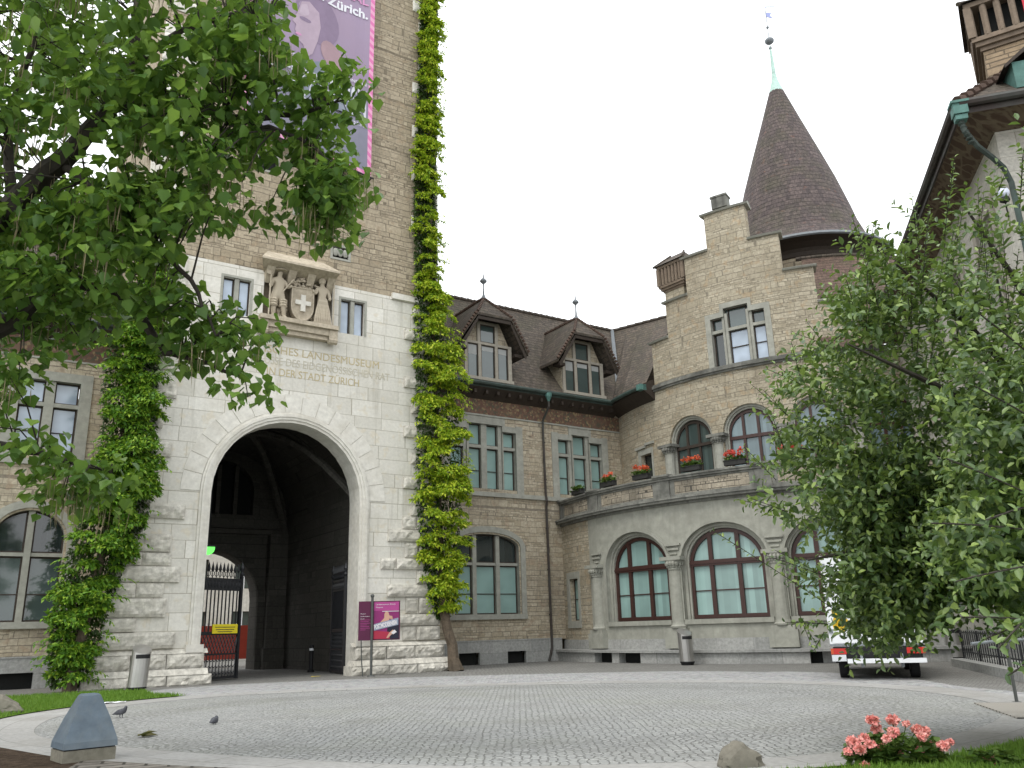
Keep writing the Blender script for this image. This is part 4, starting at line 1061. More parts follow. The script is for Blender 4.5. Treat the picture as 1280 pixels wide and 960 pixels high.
# gable cross window
g = MB(UB, uu); bar = 14.17
for op in GO: g.reveal(op, -.3, 0)
for x in (233.3, 239.2): g.box(x-du(.13), x+du(.13), -.26, -.05, 12.5, 14.95)
g.box(229.9, 242.8, -.26, -.06, bar-.07, bar+.07, 4)
g.box(229.9-du(.26), 229.9, -.03, .04, 12.5, 15.05); g.box(242.8, 242.8+du(.26), -.03, .04, 12.5, 15.05)
g.box(229.9, 233.3-du(.16), -.03, .04, 14.8, 15.05); g.box(239.2+du(.16), 242.8, -.03, .04, 14.8, 15.05)
g.box(233.3-du(.16), 233.3, -.03, .043, 14.8, 15.43); g.box(239.2, 239.2+du(.16), -.03, .043, 14.8, 15.43); g.box(233.3, 239.2, -.03, .043, 15.18, 15.43, 2)
W = g.build('window', 'trim', bay)
fr = MB(UB, uu)
for a, b, t in ((229.95, 233.3-du(.13), 14.8), (233.3+du(.13), 239.2-du(.13), 15.18), (239.2+du(.13), 242.75, 14.8)):
    for z0, z1 in ((12.5, bar-.07), (bar+.07, t)):
        fr.box(a, a+du(.05), -.235, -.19, z0, z1); fr.box(b-du(.05), b, -.235, -.19, z0, z1); fr.box(a, b, -.235, -.194, z0, z0+.05); fr.box(a, b, -.235, -.194, z1-.05, z1)
    if a > 231: fr.box(a, b, -.235, -.197, 13.3, 13.34)
fr.build('frame', 'wood_dark', W)
for a, b, t, lowm, topm in ((229.95, 233.1, 14.8, 'pane_dark', 'pane_dim'), (233.4, 239.1, 15.18, 'pane_sky', 'pane_dim'), (239.3, 242.75, 14.8, 'pane_sky', 'pane_dim')):
    p = MB(UB, uu); p.quad((a, -.24, 12.5), (b, -.24, 12.5), (b, -.24, bar), (a, -.24, bar)); p.build('pane', lowm, W)
    p = MB(UB, uu); p.quad((a, -.24, bar), (b, -.24, bar), (b, -.24, t), (a, -.24, t)); p.build('pane', topm, W)
# upper arched windows and squat columns
for i, (c, op) in enumerate(zip(UC, uops)):
    m = MB(UB, uu)
    m.ring(op, -.10/uu, 0, -.3, -.12); m.ring(op, -.18/uu, -.10/uu, -.34, -.2)
    m.build('arch_surround', 'trim', bay)
    iop = (c-5.4, c+5.4, 7.3, 9.35, 1.0)
    w_ = MB(UB, uu); w_.ring(iop, -.09/uu, .0, -.36, -.26); w_.ring(iop, 0, .4/uu, -.40, -.31)
    for x in (c-1.75, c+1.75): w_.box(x-.06/uu, x+.06/uu, -.36, -.25, 7.3, 9.35+1.0*math.sqrt(1-((x-c)/5.4)**2))
    w_.box(c-5.4, c+5.4, -.36, -.23, 9.14, 9.28, 5); w_.box(c-5.4, c+5.4, -.36, -.26, 7.3, 7.42, 5)
    W = w_.build('window', 'wood_red' if i else 'wood_dark', bay)
    MB(UB, uu).fill(iop, -.33).build('pane', 'pane_dim' if i == 0 else 'pane_blue', W)
for k in range(5):
    a = UC[0]+15.2*(k-.5); a = 214.6 if k == 0 else a
    m = MB(UB, uu); m.box(a-du(.32), a+du(.32), -.3, .24, 6.3, 7.35); m.lathe((a, -.02), [(.28, 7.35), (.3, 7.42), (.24, 7.48), (.23, 9.0), (.26, 9.04), (.24, 9.1), (.3, 9.28), (.34, 9.34)], 14)
    C_ = m.build('column', 'trim', bay)
    m = MB(UB, uu); m.box(a-du(.42), a+du(.42), -.3, .32, 9.32, 9.45)
    for j in range(9):
        t = math.pi*(j/8); m.ball((a-du(.3*math.cos(t)), -.02+.3*math.sin(t), 9.22), .075, 6, 4, (1, 1, 1.3)); m.ball((a-du(.27*math.cos(t)), -.02+.27*math.sin(t), 9.1), .05, 6, 4)
    m.build('capital', 'trim_dark', C_)
s_ = MB(UB, uu); s_.box(SU[0]-du(.22), SU[0], -.02, .035, 7.4, 9.6); s_.box(SU[1], SU[1]+du(.1), -.02, .035, 7.4, 9.6); s_.box(SU[0], SU[1], -.02, .035, 9.35, 9.6)
s_.box(SU[0]-du(.4), SU[1]-du(.45), -.02, .10, 9.66, 9.78); s_.box(SU[1]-du(.45), SU[1]+du(.25), -.02, .10, 9.76, 9.88)
s_.build('window_surround', 'trim', bay)
window(bay, UB, SU, -.25, [], [], 'pane_dark', us=uu)
# roofs: cross roof on the left, the roof behind the gable, the slope to the right
r = MB()
V1 = WF(31.3, RIDGE_N, RIDGE_Z)
def pt(a, R, z): return Vector((OX+R*math.cos(rad(a)), OY+R*math.sin(rad(a)), z))
ea = [pt(a, RU+.62, EAVE_Z) for a in (191.2, 196, 201, 206, 211)]
Vr = Vector((9.5, 45.1, RIDGE_Z))
rg_ = [V1.lerp(Vr, t) for t in (0, .25, .5, .75, 1)]
L = 0
for i in range(4):
    dl = (ea[i+1]-ea[i]).length
    r.face([ea[i], ea[i+1], rg_[i+1], rg_[i]], False, [(L, 0), (L+dl, 0), (L+dl, 7.2), (L, 7.2)]); L += dl
r.face([rg_[0], rg_[-1], Vr+Vector((6, 5, -6)), V1+Vector((4, 7, -6))], False, [(0, 0), (3, 0), (3, 8), (0, 8)])
RO_ = r.build('roof', 'roof', bay)
rt = MB(); n = 8
for i in range(n): rt.tube([V1.lerp(Vr, i/n)+Vector((0, 0, .03)), V1.lerp(Vr, (i+.95)/n)+Vector((0, 0, .01))], [.13, .11], 7)
rt.build('ridge_tiles', 'roof', RO_)
s = MB(UB, uu)
for k in range(8):
    a, b = 191.3+(211.2-191.3)*k/8, 191.3+(211.2-191.3)*(k+1)/8
    s.quad((a, 0, 11.8), (b, 0, 11.8), (b, .6, EAVE_Z-.12), (a, .6, EAVE_Z-.12)); s.quad((a, .6, EAVE_Z-.12), (b, .6, EAVE_Z-.12), (b, .63, EAVE_Z+.02), (a, .63, EAVE_Z+.02))
s.face([(211.2, 0, 11.8), (211.2, .7, EAVE_Z-.1), (211.2, .7, EAVE_Z+.2), (211.2, 0, EAVE_Z+.5)])
s.build('soffit', 'wood_dark', bay)
g = MB(UB, uu); g.tube([(191.3+k*1.0, .72, EAVE_Z+.05) for k in range(20)], .10, 8); g.build('gutter', 'copper_dark', bay)
g = MB(UB, uu); g.box(209.6, 211.2, .5, .86, EAVE_Z-.1, EAVE_Z+.18); g.build('gutter_end', 'copper', bay)
r = MB()
for k in range(12):                                                    # steep roof to the right of the gable
    a, b = 254+k*4, 258+k*4
    r.face([pt(a, RU+.5, 12.4), pt(b, RU+.5, 12.4), pt(b, 7.0, 18.5), pt(a, 7.0, 18.5)], False, [(rad(a)*9, 0), (rad(b)*9, 0), (rad(b)*9, 7.6), (rad(a)*9, 7.6)])
R2 = r.build('red_roof', 'roof_red', bay)
rt = MB(); rt.tube([pt(252+k*2, 7.0, 18.52) for k in range(26)], .11, 7); rt.build('ridge_tiles', 'roof', R2)
r = MB()
for a0, a1 in ((213, 236), (236, 259)):                                # saddle roof behind the gable
    e0 = 13.6 if a0 == 213 else 18.7; e1 = 18.7 if a0 == 213 else 13.6
    r.face([pt(a0, RU-.7, e0), pt(a1, RU-.7, e1), pt(a1, 5, e1), pt(a0, 5, e0)], False, [(0, 0), (6, 0), (6, 6), (0, 6)])
r.build('saddle_roof', 'roof', bay)
# chimney with arcaded top
def chimney(name, root, c, rot, w, d, z0, z1, capw, nx, mat='rubble_bay', trim='trim_dark', scale=1.):
    t = rad(rot); X = Vector((math.cos(t), math.sin(t), 0)); Y = Vector((-math.sin(t), math.cos(t), 0))
    f = lambda s, o, z: Vector((c[0], c[1], 0))+X*s-Y*o+Vector((0, 0, z))
    m = MB(f); m.box(-w/2, w/2, -d/2, d/2, z0, z1)
    ch = m.build(name, mat, root)
    k = scale; m = MB(f); W2, D2 = w/2, d/2
    for i, (e, h0, h1) in enumerate(((.06, 0, .12), (.16, .12, .26), (.24, .26, .40))): m.box(-W2-e*k, W2+e*k, -D2-e*k, D2+e*k, z1+h0*k, z1+h1*k)
    hh = z1+.40*k; ht = 1.05*k; e = .20*k
    for i in range(nx+1):
        x = -W2-e+(w+2*e)*i/nx
        for yy in (-D2-e, D2+e): m.tube([(x*.97, yy*.97, hh), (x*.97, yy*.97, hh+ht)], .095*k, 7)
    ny = max(2, int(nx*d/w+.5))
    for i in range(1, ny):
        y = -D2-e+(d+2*e)*i/ny
        for xx in (-W2-e, W2+e): m.tube([(xx*.97, y, hh), (xx*.97, y, hh+ht)], .075*k, 7)
    m.box(-W2-e-.08*k, W2+e+.08*k, -D2-e-.08*k, D2+e+.08*k, hh+ht, hh+ht+.16*k)
    for s in (-1, 1): m.box(s*(W2+e)-.1*k, s*(W2+e)+.1*k, D2+e-.12*k, D2+e+.1*k, hh, hh+ht)
    AR = m.build('chimney_arcade', trim, ch); m = MB(f); m.box(-W2+.10*k, W2-.10*k, -D2+.10*k, D2-.10*k, hh, hh+ht); m.build('arcade_core_shade', 'void', AR)  # near-black core stands in for the shade between the columns
    m = MB(f); zt = hh+ht+.16*k; a, b = W2+e+.2*k, D2+e+.2*k
    m.face([(-a, b, zt), (a, b, zt), (a*.45, 0, zt+.75*k), (-a*.45, 0, zt+.75*k)], False, [(0, 0), (2*a, 0), (1.5*a, 1), (.5*a, 1)]); m.face([(a, -b, zt), (-a, -b, zt), (-a*.45, 0, zt+.75*k), (a*.45, 0, zt+.75*k)], False, [(0, 0), (2*a, 0), (1.5*a, 1), (.5*a, 1)])
    m.face([(a, b, zt), (a, -b, zt), (a*.45, 0, zt+.75*k)], False, [(0, 0), (1.6*a, 0), (.8*a, 1)]); m.face([(-a, -b, zt), (-a, b, zt), (-a*.45, 0, zt+.75*k)], False, [(0, 0), (1.6*a, 0), (.8*a, 1)])
    for s in (-1, 1): m.tube([(s*a, b, zt), (s*a*.45, 0, zt+.78*k)], .07*k, 6)
    m.build('chimney_cap', 'roof', ch)
    return ch


# the conical tower
cone = thing('round_tower', 'round stone turret with tall dark conical tiled roof and verdigris finial', 'tower', (15.72, 41.75, 0))
CC = (15.72, 41.75); m = MB()
m.lathe(CC, [(3.5, 10), (3.5, 20.2)], 40); m.build('wall', 'rubble_tower', cone)
m = MB(); m.lathe(CC, [(3.52, 18.85), (3.58, 18.9), (3.62, 19.1), (3.72, 19.25), (4.1, 19.42), (4.6, 19.52)], 40); m.build('eaves_band', 'wood_dark', cone)
m = MB(); m.lathe(CC, [(4.62, 19.62), (4.12, 19.95), (3.6, 20.6), (3.2, 21.7), (2.98, 22.6), (2.45, 24.5), (1.8, 26.5), (1.1, 28.6), (.42, 30.7)], 48); m.build('cone_roof', 'roof_cone', cone)
m = MB(); m.lathe(CC, [(4.58, 19.5), (4.67, 19.55), (4.65, 19.66)], 48); m.build('eaves_edge', 'lead', cone)
m = MB(); m.lathe(CC, [(.44, 30.65), (.3, 31.1), (.16, 31.6), (.11, 32.0), (.12, 32.05), (.055, 33.7), (.05, 33.9)], 12)
F_ = m.build('finial', 'copper', cone)
MAT['pale_copper'] = plain('pale_copper', (.40, .56, .50), .6, .2, 6, .05, coord='obj')
F_.data.materials[0] = MAT['pale_copper']
m = MB(); m.ball((CC[0], CC[1], 34.25), .27, 12, 8, (1, 1, .75)); m.ball((CC[0], CC[1], 33.75), .1, 8, 6); m.tube([(CC[0], CC[1], 34.4), (CC[0], CC[1], 36.6)], .025, 5); m.ball((CC[0], CC[1], 35.2), .09, 8, 6); m.build('finial_ball', 'lead', F_)
MAT['blue_flag'] = plain('blue_flag', (.32, .36, .62), .6, .1, 4, 0, coord='obj')
m = MB(); 
f_ = lambda x, z, t=0: (CC[0]+x*.93, CC[1]+x*.3+t, z)
for t in (-.015, .015):
    m.face([f_(0, 36.25, t), f_(.42, 36.32, t), f_(.3, 36.1, t), f_(.5, 35.95, t), f_(0, 35.95, t)])
m.face([f_(0, 36.6), f_(.75, 36.85), f_(.75, 36.9), f_(0, 36.7)])
m.build('weather_vane', 'blue_flag', F_)

# ================================================================== CORNER BUILDING ON THE RIGHT
iA = Vector((.962, -.272, 0)); iB = Vector((.272, .962, 0)); EC = Vector((10.7, 17.2, 0))
RC = EC+iA*.95+iB*.95
rb = thing('corner_building', 'pale stone corner building with deep painted eaves behind the leafy tree', 'building', tuple(RC+iA*4+iB*5))
LF = lambda s, o, z: RC-iB*s-iA*o+Vector((0, 0, z))          # left face: s runs towards the camera, negative s is away
FF = lambda s, o, z: RC+iA*s-iB*o+Vector((0, 0, z))          # front face
MAT['render_wall'] = masonry('render_wall', (.47, .45, .395), (.56, .54, .48), (.36, .34, .29), 1.3, .5, .008, .01, .15, split=False, stain=(.36, .34, .29), stain_amt=.45, streak=.3)
lo_w = [(-3.9-3.4*k, -2.3-3.4*k, 2.2, 4.6, .6) for k in range(5)]; hi_w = [(-2.9-3.6*k, -1.4-3.6*k, 8.3, 11.3, 0) for k in range(5)]
m = MB(LF); m.wall(-18, 0, 0, 12.75, lo_w+hi_w)
for op in lo_w+hi_w: m.reveal(op, -.3, 0)
fw = [(1.6, 3.2, 8.3, 11.3, 0), (5, 6.6, 8.3, 11.3, 0), (1.6, 3.2, 2.2, 5, 0)]
m2 = MB(FF); m2.wall(0, 12, 0, 12.75, fw)
for op in fw: m2.reveal(op, -.3, 0)
m.build('wall', 'render_wall', rb); m2.build('wall', 'render_wall', rb)
for f, ops in ((LF, lo_w+hi_w), (FF, fw)):
    for op in ops: window(rb, f, op, -.25, [(op[0]+op[1])/2], [op[2]+(op[3]-op[2])*.62], 'pane_dim', stone='wood_light', mull_w=.14, surround=[(0, .3, .06)], sill=.25)
m = MB(LF); m.box(-18, .06, -.05, .07, -.05, 1.0)
m.build('plinth', 'plinth', rb); m = MB(FF); m.box(0, 12, -.05, .07, -.05, 1.0); m.build('plinth', 'plinth', rb)
m = MB(LF); m.box(-18, .08, -.05, .08, 7.3, 7.5); m.build('string_course', 'trim', rb)
def soffit_mat():
    t = NT('painted_soffit', .85, .2); uv = t.uv()
    wv = t.new('ShaderNodeTexVoronoi', feature='DISTANCE_TO_EDGE'); t.l.new(t.vmath('ADD', uv, t.vmath('MULTIPLY', t.noise(uv, 2.2, 2, .5, 'Color'), (.5, .5, 0))), wv.inputs['Vector']); wv.inputs['Scale'].default_value = 3.0
    k = t.rng(wv.outputs['Distance'], .06, .14, .8, 0)
    n = t.noise(uv, 5, 3)
    col = t.mix(k, t.mix(n, (.06, .04, .03), (.10, .066, .045)), t.mix(n, (.10, .078, .052), (.20, .16, .11))); t.color(col); MAT['painted_soffit'] = t.m
soffit_mat()
ez = 12.9
m = MB(); far = 17
A_ = [EC, EC+iB*far, RC+iB*far, RC]
m.face([tuple(p+Vector((0, 0, z))) for p, z in zip(A_, (ez, ez, 12.65, 12.65))], False, [(0, 0), (far, 0), (far, 1), (0, 1)])
B_2 = [EC, EC+iA*13, RC+iA*13, RC]
m.face([tuple(p+Vector((0, 0, z))) for p, z in zip(B_2, (ez, ez, 12.65, 12.65))], False, [(0, 0), (13, 0), (13, 1), (0, 1)])
m.build('soffit', 'painted_soffit', rb)
m = MB()
for P, Q, nn in ((EC, EC+iB*far, -iA), (EC, EC+iA*13, -iB)):
    m.face([tuple(P+nn*.004+Vector((0, 0, ez-.16))), tuple(Q+nn*.004+Vector((0, 0, ez-.16))), tuple(Q+nn*.004+Vector((0, 0, ez+.16))), tuple(P+nn*.004+Vector((0, 0, ez+.16)))])
    m.face([tuple(P+nn*.004+Vector((0, 0, ez-.16))), tuple(Q+nn*.004+Vector((0, 0, ez-.16))), tuple(Q-nn*.12+Vector((0, 0, ez-.02))), tuple(P-nn*.12+Vector((0, 0, ez-.02)))])
    m.tube([tuple(P+nn*.08+Vector((0, 0, ez+.08))), tuple(Q+nn*.08+Vector((0, 0, ez+.08)))], .10, 8)
m.build('gutter', 'pipe', rb)
m = MB(); hd = lambda s, o, z: EC+iA*s-iB*o+Vector((0, 0, z))
m = MB(hd); m.box(-.15, .17, -.13, .15, ez-.2, ez+.10); m.box(-.19, .21, -.17, .19, ez+.07, ez+.13)
m.box(-.12, .14, -.1, .12, ez-.34, ez-.22)
m.build('rainwater_head', 'copper', rb)
m = MB(hd); m.tube([(0, 0, ez-.3), (.05, -.03, ez-.6), (.3, -.2, ez-.95), (.62, -.45, ez-1.15), (.9, -.7, ez-1.35), (1.02, -.8, ez-1.7), (1.04, -.82, 9), (1.04, -.82, 1)], .065, 8)
for k in range(6): m.ball((.01+.03*k, -.01-.02*k, ez-.42-.09*k), .085, 8, 4, (1, 1, .45))
m.build('downpipe', 'copper_dark', rb)
m = MB(); R1, R2_ = EC+iA*6+iB*6+Vector((0, 0, 18.6)), EC+iA*6+iB*20+Vector((0, 0, 18.6)); e = ez+.14
p = [EC+Vector((0, 0, e)), EC+iB*far+Vector((0, 0, e)), EC+iA*13+Vector((0, 0, e))]
m.face([p[0], p[1], R2_, R1], False, [(0, 0), (far, 0), (far, 8.3), (6, 8.3)]); m.face([p[0], p[2], EC+iA*13+iB*6+Vector((0, 0, 18.6)), R1], False, [(0, 0), (13, 0), (13, 8.3), (6, 8.3)])
rr_ = m.build('roof', 'roof', rb)
m = MB()
for k in range(26): a = p[0].lerp(R1, k/26); b = p[0].lerp(R1, (k+.9)/26); m.tube([a+Vector((0, 0, .06)), b+Vector((0, 0, .03))], [.13, .10], 7)
m.build('hip_tiles', 'roof_edge', rr_)
MAT['trim_brown'] = plain('trim_brown', (.20, .155, .115), .9, .35, 5, .3, stain=(.08, .065, .05), stain_amt=.6, coord='uv')
MAT['brick_chimney'] = masonry('brick_chimney', (.30, .22, .14), (.40, .31, .205), (.15, .12, .085), .6, .16, .02, .03, .8, split=False, stain=(.17, .13, .1))
chimney('chimney', bay, (8.35, 38.0), -50, 1.15, .95, 12, 17.0, 1, 7, 'rubble_bay', 'trim_brown', .85)
chimney('chimney', rb, (14.35, 19.3), -31, 2.35, 1.7, 12.9, 15.95, 1, 8, 'brick_chimney', 'trim_brown', .9)
# small roof dormer at the picture's edge and the red flag beside it
m = MB(hd); m.box(1.42, 2.4, -2.0, -.35, 13.4, 14.1); m.build('roof_dormer', 'copper', rb)
m = MB(hd); m.face([(1.22, -.25, 14.0), (1.22, -2.2, 14.0), (1.9, -2.2, 14.55), (1.9, -.25, 14.55)]); m.face([(2.55, -.25, 14.0), (2.55, -2.2, 14.0), (1.9, -2.2, 14.55), (1.9, -.25, 14.55)])
m.face([(1.22, -.24, 13.92), (1.9, -.24, 14.42), (1.9, -.24, 14.55), (1.22, -.24, 14.0)]); m.face([(2.55, -.24, 13.92), (1.9, -.24, 14.42), (1.9, -.24, 14.55), (2.55, -.24, 14.0)])
m.build('roof_dormer_hood', 'wood_dark', rb)
# ledge and iron fence along the foot of the corner building
m = MB(LF); m.box(-8.7, -1, .05, 1.35, -.05, .22); m.build('kerb_ledge', 'plinth', rb)

# ================================================================== BANNER
def flatmat(name, c, rough=.8, em=None, coord='obj', var=.08):
    MAT[name] = plain(name, c, rough, var, 3, 0, coord=coord); return MAT[name]
t = NT('banner_print', .75, .25); uv = t.uv(); sp = t.new('ShaderNodeSeparateXYZ'); t.l.new(uv, sp.inputs[0])
c = t.ramp(t.rng(sp.outputs[1], 19.5, 31), [(0, (.17, .175, .215)), (.25, (.18, .18, .225)), (.42, (.26, .20, .275)), (.7, (.305, .235, .315)), (1, (.29, .215, .315))])
c = t.mix(t.rng(t.noise(uv, .5, 3), .4, .7, 0, .35), c, (.30, .245, .36)); t.color(c); MAT['banner_print'] = t.m
t = NT('pink_stripe', .75, .25); uv = t.uv(); sp = t.new('ShaderNodeSeparateXYZ'); t.l.new(uv, sp.inputs[0])
k = t.math('GREATER_THAN', t.math('FRACT', t.math('MULTIPLY', t.math('ADD', sp.outputs[1], t.math('MULTIPLY', sp.outputs[0], 1)), 2.6)), .5)
t.color(t.mix(k, (.55, .16, .34), (.62, .30, .44))); MAT['pink_stripe'] = t.m
BF = flat(-29.35)
def bill(s, z):  # gentle swell of the cloth
    return .5+.14*math.sin((s-7)*1.15)*math.sin((z-19.5)*.22)+.03*math.sin(s*5+z*.3)
def bz0(s): return 20.42-(s-6.95)/5.3*.85
def BP(s, z, o=0): return (s, bill(s, z)+o, z)
ban = thing('banner', 'large purple exhibition banner with a pink striped edge hanging on the gate tower', 'banner', tuple(BF(9.6, .5, 20)))
m = MB(BF); na, nb = 22, 30
def bgrid(m, s0, s1, v0, v1, na, nb, o=0):
    for i in range(na):
        for j in range(nb):
            q = []
            for a, b in ((i, j), (i+1, j), (i+1, j+1), (i, j+1)):
                s = s0+(s1-s0)*a/na; v = v0+(v1-v0)*b/nb; z = bz0(s)+v*(33-bz0(s)); q.append(BP(s, z, o))
            m.face(q, True, [(p[0], p[2]) for p in q])
bgrid(m, 7.1, 12.1, .012, 1, na, nb); CL = m.build('cloth', 'banner_print', ban)
m = MB(BF); bgrid(m, 6.92, 7.1, 0, 1, 2, nb); bgrid(m, 12.1, 12.28, 0, 1, 2, nb); bgrid(m, 7.1, 12.1, 0, .012, na, 1); m.build('border', 'pink_stripe', ban)
m = MB(BF); m.tube([(6.8, .5, bz0(6.8)-.03), (12.4, .5, bz0(12.4)-.03)], .035, 6); m.tube([(12.3, .5, bz0(12.3)-.03), (12.3, 0, bz0(12.3)-.03)], .03, 5); m.build('rod', 'iron', ban)
def shape(name, pts, mat, o): 
    m = MB(BF); c = np.mean(pts, 0)
    for a, b in zip(pts, pts[1:]+pts[:1]):
        for k in range(3):
            f0, f1 = k/3, (k+1)/3; L_ = lambda p, f: (c[0]+(p[0]-c[0])*f, c[1]+(p[1]-c[1])*f)
            q = [L_(a, f0), L_(a, f1), L_(b, f1), L_(b, f0)]
            if k == 0: q = q[1:]
            m.face([BP(x, z, o) for x, z in q])
    return m.build(name, mat, CL)
flatmat('print_hair', (.225, .17, .245)); flatmat('print_skin', (.385, .30, .365)); flatmat('print_pale', (.44, .355, .42)); flatmat('print_teal', (.18, .20, .24)); flatmat('print_orange', (.33, .225, .25)); flatmat('print_pink', (.52, .25, .42)); flatmat('print_white', (.66, .66, .70)); flatmat('print_grey', (.52, .52, .57))
E_ = lambda cx, cz, rx, rz_, n=18, tilt=0: [(cx+rx*math.cos(2*math.pi*i/n)*math.cos(tilt)-rz_*math.sin(2*math.pi*i/n)*math.sin(tilt), cz+rx*math.cos(2*math.pi*i/n)*math.sin(tilt)+rz_*math.sin(2*math.pi*i/n)*math.cos(tilt)) for i in range(n)]
shape('printed_hair', E_(9.7, 26.3, 1.0, 1.25, tilt=.25), 'print_hair', .008)
shape('printed_shoulder', [(8.9, 22.3), (11.6, 22.2), (11.7, 23.2), (11.1, 23.9), (10.2, 24.4), (9.5, 24.1), (9.1, 23.3)], 'print_teal', .012)
shape('printed_face', [(8.95, 26.75), (9.3, 26.95), (9.75, 26.6), (9.85, 25.9), (9.75, 25.2), (9.55, 24.5), (9.3, 24.2), (9.1, 24.7), (8.85, 24.85), (8.8, 25.1), (8.72, 25.25), (8.76, 25.5), (8.6, 25.65), (8.78, 26.1)], 'print_skin', .016)
shape('printed_face', [(8.95, 26.6), (9.2, 26.75), (9.35, 26.3), (9.1, 26.1), (8.85, 26.1)], 'print_pale', .02)
shape('printed_face', E_(9.15, 25.95, .28, .1, 12, .1), 'print_hair', .022); shape('printed_face', E_(8.88, 25.1, .14, .06, 10), 'print_pink', .022)
shape('printed_hair', E_(10.5, 24.7, .5, .8, tilt=.6), 'print_orange', .018)
def btext(body, size, mat, s, z, xs=1, ys=1, bold=0, align='RIGHT'):
    o = text('lettering', body, size, mat, (0, 0, 0), (1, 0, 0), (0, 0, 1), None, align, 0.0, xs, ys, bold)
    off = base_of(CL)
    for v in o.data.vertices:
        x, zz = v.co.x, v.co.z; ss = s+x; z2 = z+zz
        v.co = BF(*BP(ss, z2, .03))-off
    o.parent = CL
btext('NATIONAL', .62, 'print_pink', 12.0, 28.0, bold=.012); btext('Museum Zürich.', .64, 'print_white', 12.0, 27.3, bold=.02)
btext('POSTMODERNISM', .78, 'print_grey', 12.03, 22.25, xs=.76, ys=2.5, bold=.012)
btext('STYLE AND SUBVERSION', .22, 'print_white', 9.2, 23.95); btext('LONDON', .22, 'print_white', 12.0, 23.85); btext('21.10.', .24, 'print_white', 12.0, 21.8)

# ================================================================== IRON GATE LEAVES
def gate_leaf(label, hinge, free, mirror):
    h = Vector((hinge[0], hinge[1])); f2 = Vector((free[0], free[1])); W = (f2-h).length
    Hw = TF(h.x, h.y, 0); Fw_ = TF(f2.x, f2.y, 0); X = (Fw_-Hw).normalized(); Y = Vector((-X.y, X.x, 0))
    f = lambda s, o, z: Hw+X*s+Y*o+Vector((0, 0, z))
    g = thing('iron_gate', label, 'gate', tuple(Hw))
    m = MB(f)
    for x in (.05, W-.05): m.box(x-.05, x+.05, -.05, .05, .04, 3.5); m.lathe((x, 0), [(.05, 3.5), (.1, 3.58), (.04, 3.66), (.09, 3.8), (.0, 4.05)], 8)
    for z0, z1 in ((.06, .14), (.84, .9), (1.5, 1.62), (3.0, 3.06), (3.34, 3.42)): m.box(.05, W-.05, -.025, .025, z0, z1)
    m.build('frame', 'iron', g)
    m = MB(f); n = int(W/.17)
    for i in range(1, n):
        x = .05+(W-.1)*i/n; m.tube([(x, 0, 1.6), (x, 0, 3.4)], .027, 5)
        m.tube([(x, 0, 3.4), (x, 0, 3.68)], .016, 5); m.lathe((x, 0), [(.016, 3.62), (.06, 3.7), (.045, 3.78), (.0, 3.98)], 6)
        for s in (-1, 1): m.tube([(x, 0, 3.45), (x+s*.07, .0, 3.52), (x+s*.075, 0, 3.62), (x+s*.03, 0, 3.64)], .012, 4)
    m.build('bars', 'iron', g)
    m = MB(f); k = int(W/.15)
    for i in range(k):
        x = .06+(W-.12)*i/k; x2 = x+(W-.12)/k
        m.tube([(x, 0, .9), (x2+.15 if x2+.15 < W-.05 else W-.05, 0, 1.5)], .02, 4); m.tube([(x2, 0, .9), (max(.05, x-.15), 0, 1.5)], .02, 4)
        m.tube([(x+.07, 0, .1), (x+.07, 0, .85)], .022, 4)
        for zz in (.28, .5, .7): m.tube([(x, .01, zz-.07), (x+.07, .02, zz), (x2, .01, zz-.07)], .016, 4)
    m.build('lattice_panel', 'iron', g)
    m = MB(f); m.box(.06, W-.06, -.012, .012, 3.06, 3.34)
    for i in range(k): m.lathe((.135+(W-.12)*i/k, 0), [(.045, 3.1), (.06, 3.18), (.045, 3.28)], 6)
    m.build('top_panel', 'iron', g)
    return f, W
fL, wL = gate_leaf('open black wrought iron gate leaf with a yellow notice, left in the archway', (6.98, -1.0), (8.72, -2.0), False)
fR, wR = gate_leaf('black wrought iron gate leaf folded back against the right side of the archway', (12.28, -1.0), (12.5, -2.9), True)
MAT['yellow_sign'] = plain('yellow_sign', (.72, .60, .03), .5, .1, 4, 0, coord='obj')
sg = thing('notice_sign', 'small yellow notice hung on the left iron gate leaf', 'sign', tuple(fL(wL*.62, -.05, 1.7)))
m = MB(fL); m.box(wL*.34, wL*.92, -.06, -.045, 1.55, 1.86); m.build('sign_plate', 'yellow_sign', sg)
m = MB(fL)
for z, a, b in ((1.76, .4, .86), (1.68, .42, .84), (1.61, .46, .8)): m.box(wL*a, wL*b, -.063, -.06, z-.012, z+.012)
m.build('printed_lines', 'pipe', sg)

# green lamp under the vault, bollards, red hoarding and houses beyond the passage
t = NT('green_lamp', .4); t.color((.1, .6, .1)); t.b.inputs['Emission Color'].default_value = (.12, .8, .1, 1); t.b.inputs['Emission Strength'].default_value = 1.1; MAT['green_lamp'] = t.m
gl = thing('green_lamp', 'lit green half-round lamp hanging under the gateway vault', 'lamp', tuple(TF(8.05, -4.6, 4.65)))
m = MB(TF); P = [(8.05-.24, 4.80), (8.05+.24, 4.80)]+[(8.05+.24*math.cos(a), 4.76-.26*math.sin(a)) for a in np.linspace(0, math.pi, 12)]
m.face([(x, -4.55, z) for x, z in P])
for (a, b), (c, d) in zip(P, P[1:]+P[:1]): m.quad((a, -4.55, b), (c, -4.55, d), (c, -4.7, d), (a, -4.7, b))
m.build('lamp_glass', 'green_lamp', gl)
m = MB(TF); m.box(7.79, 8.31, -4.72, -4.53, 4.80, 4.86); m.tube([(8.05, -4.62, 4.86), (8.05, -4.62, 9.3)], .02, 5); m.build('bracket', 'iron', gl)
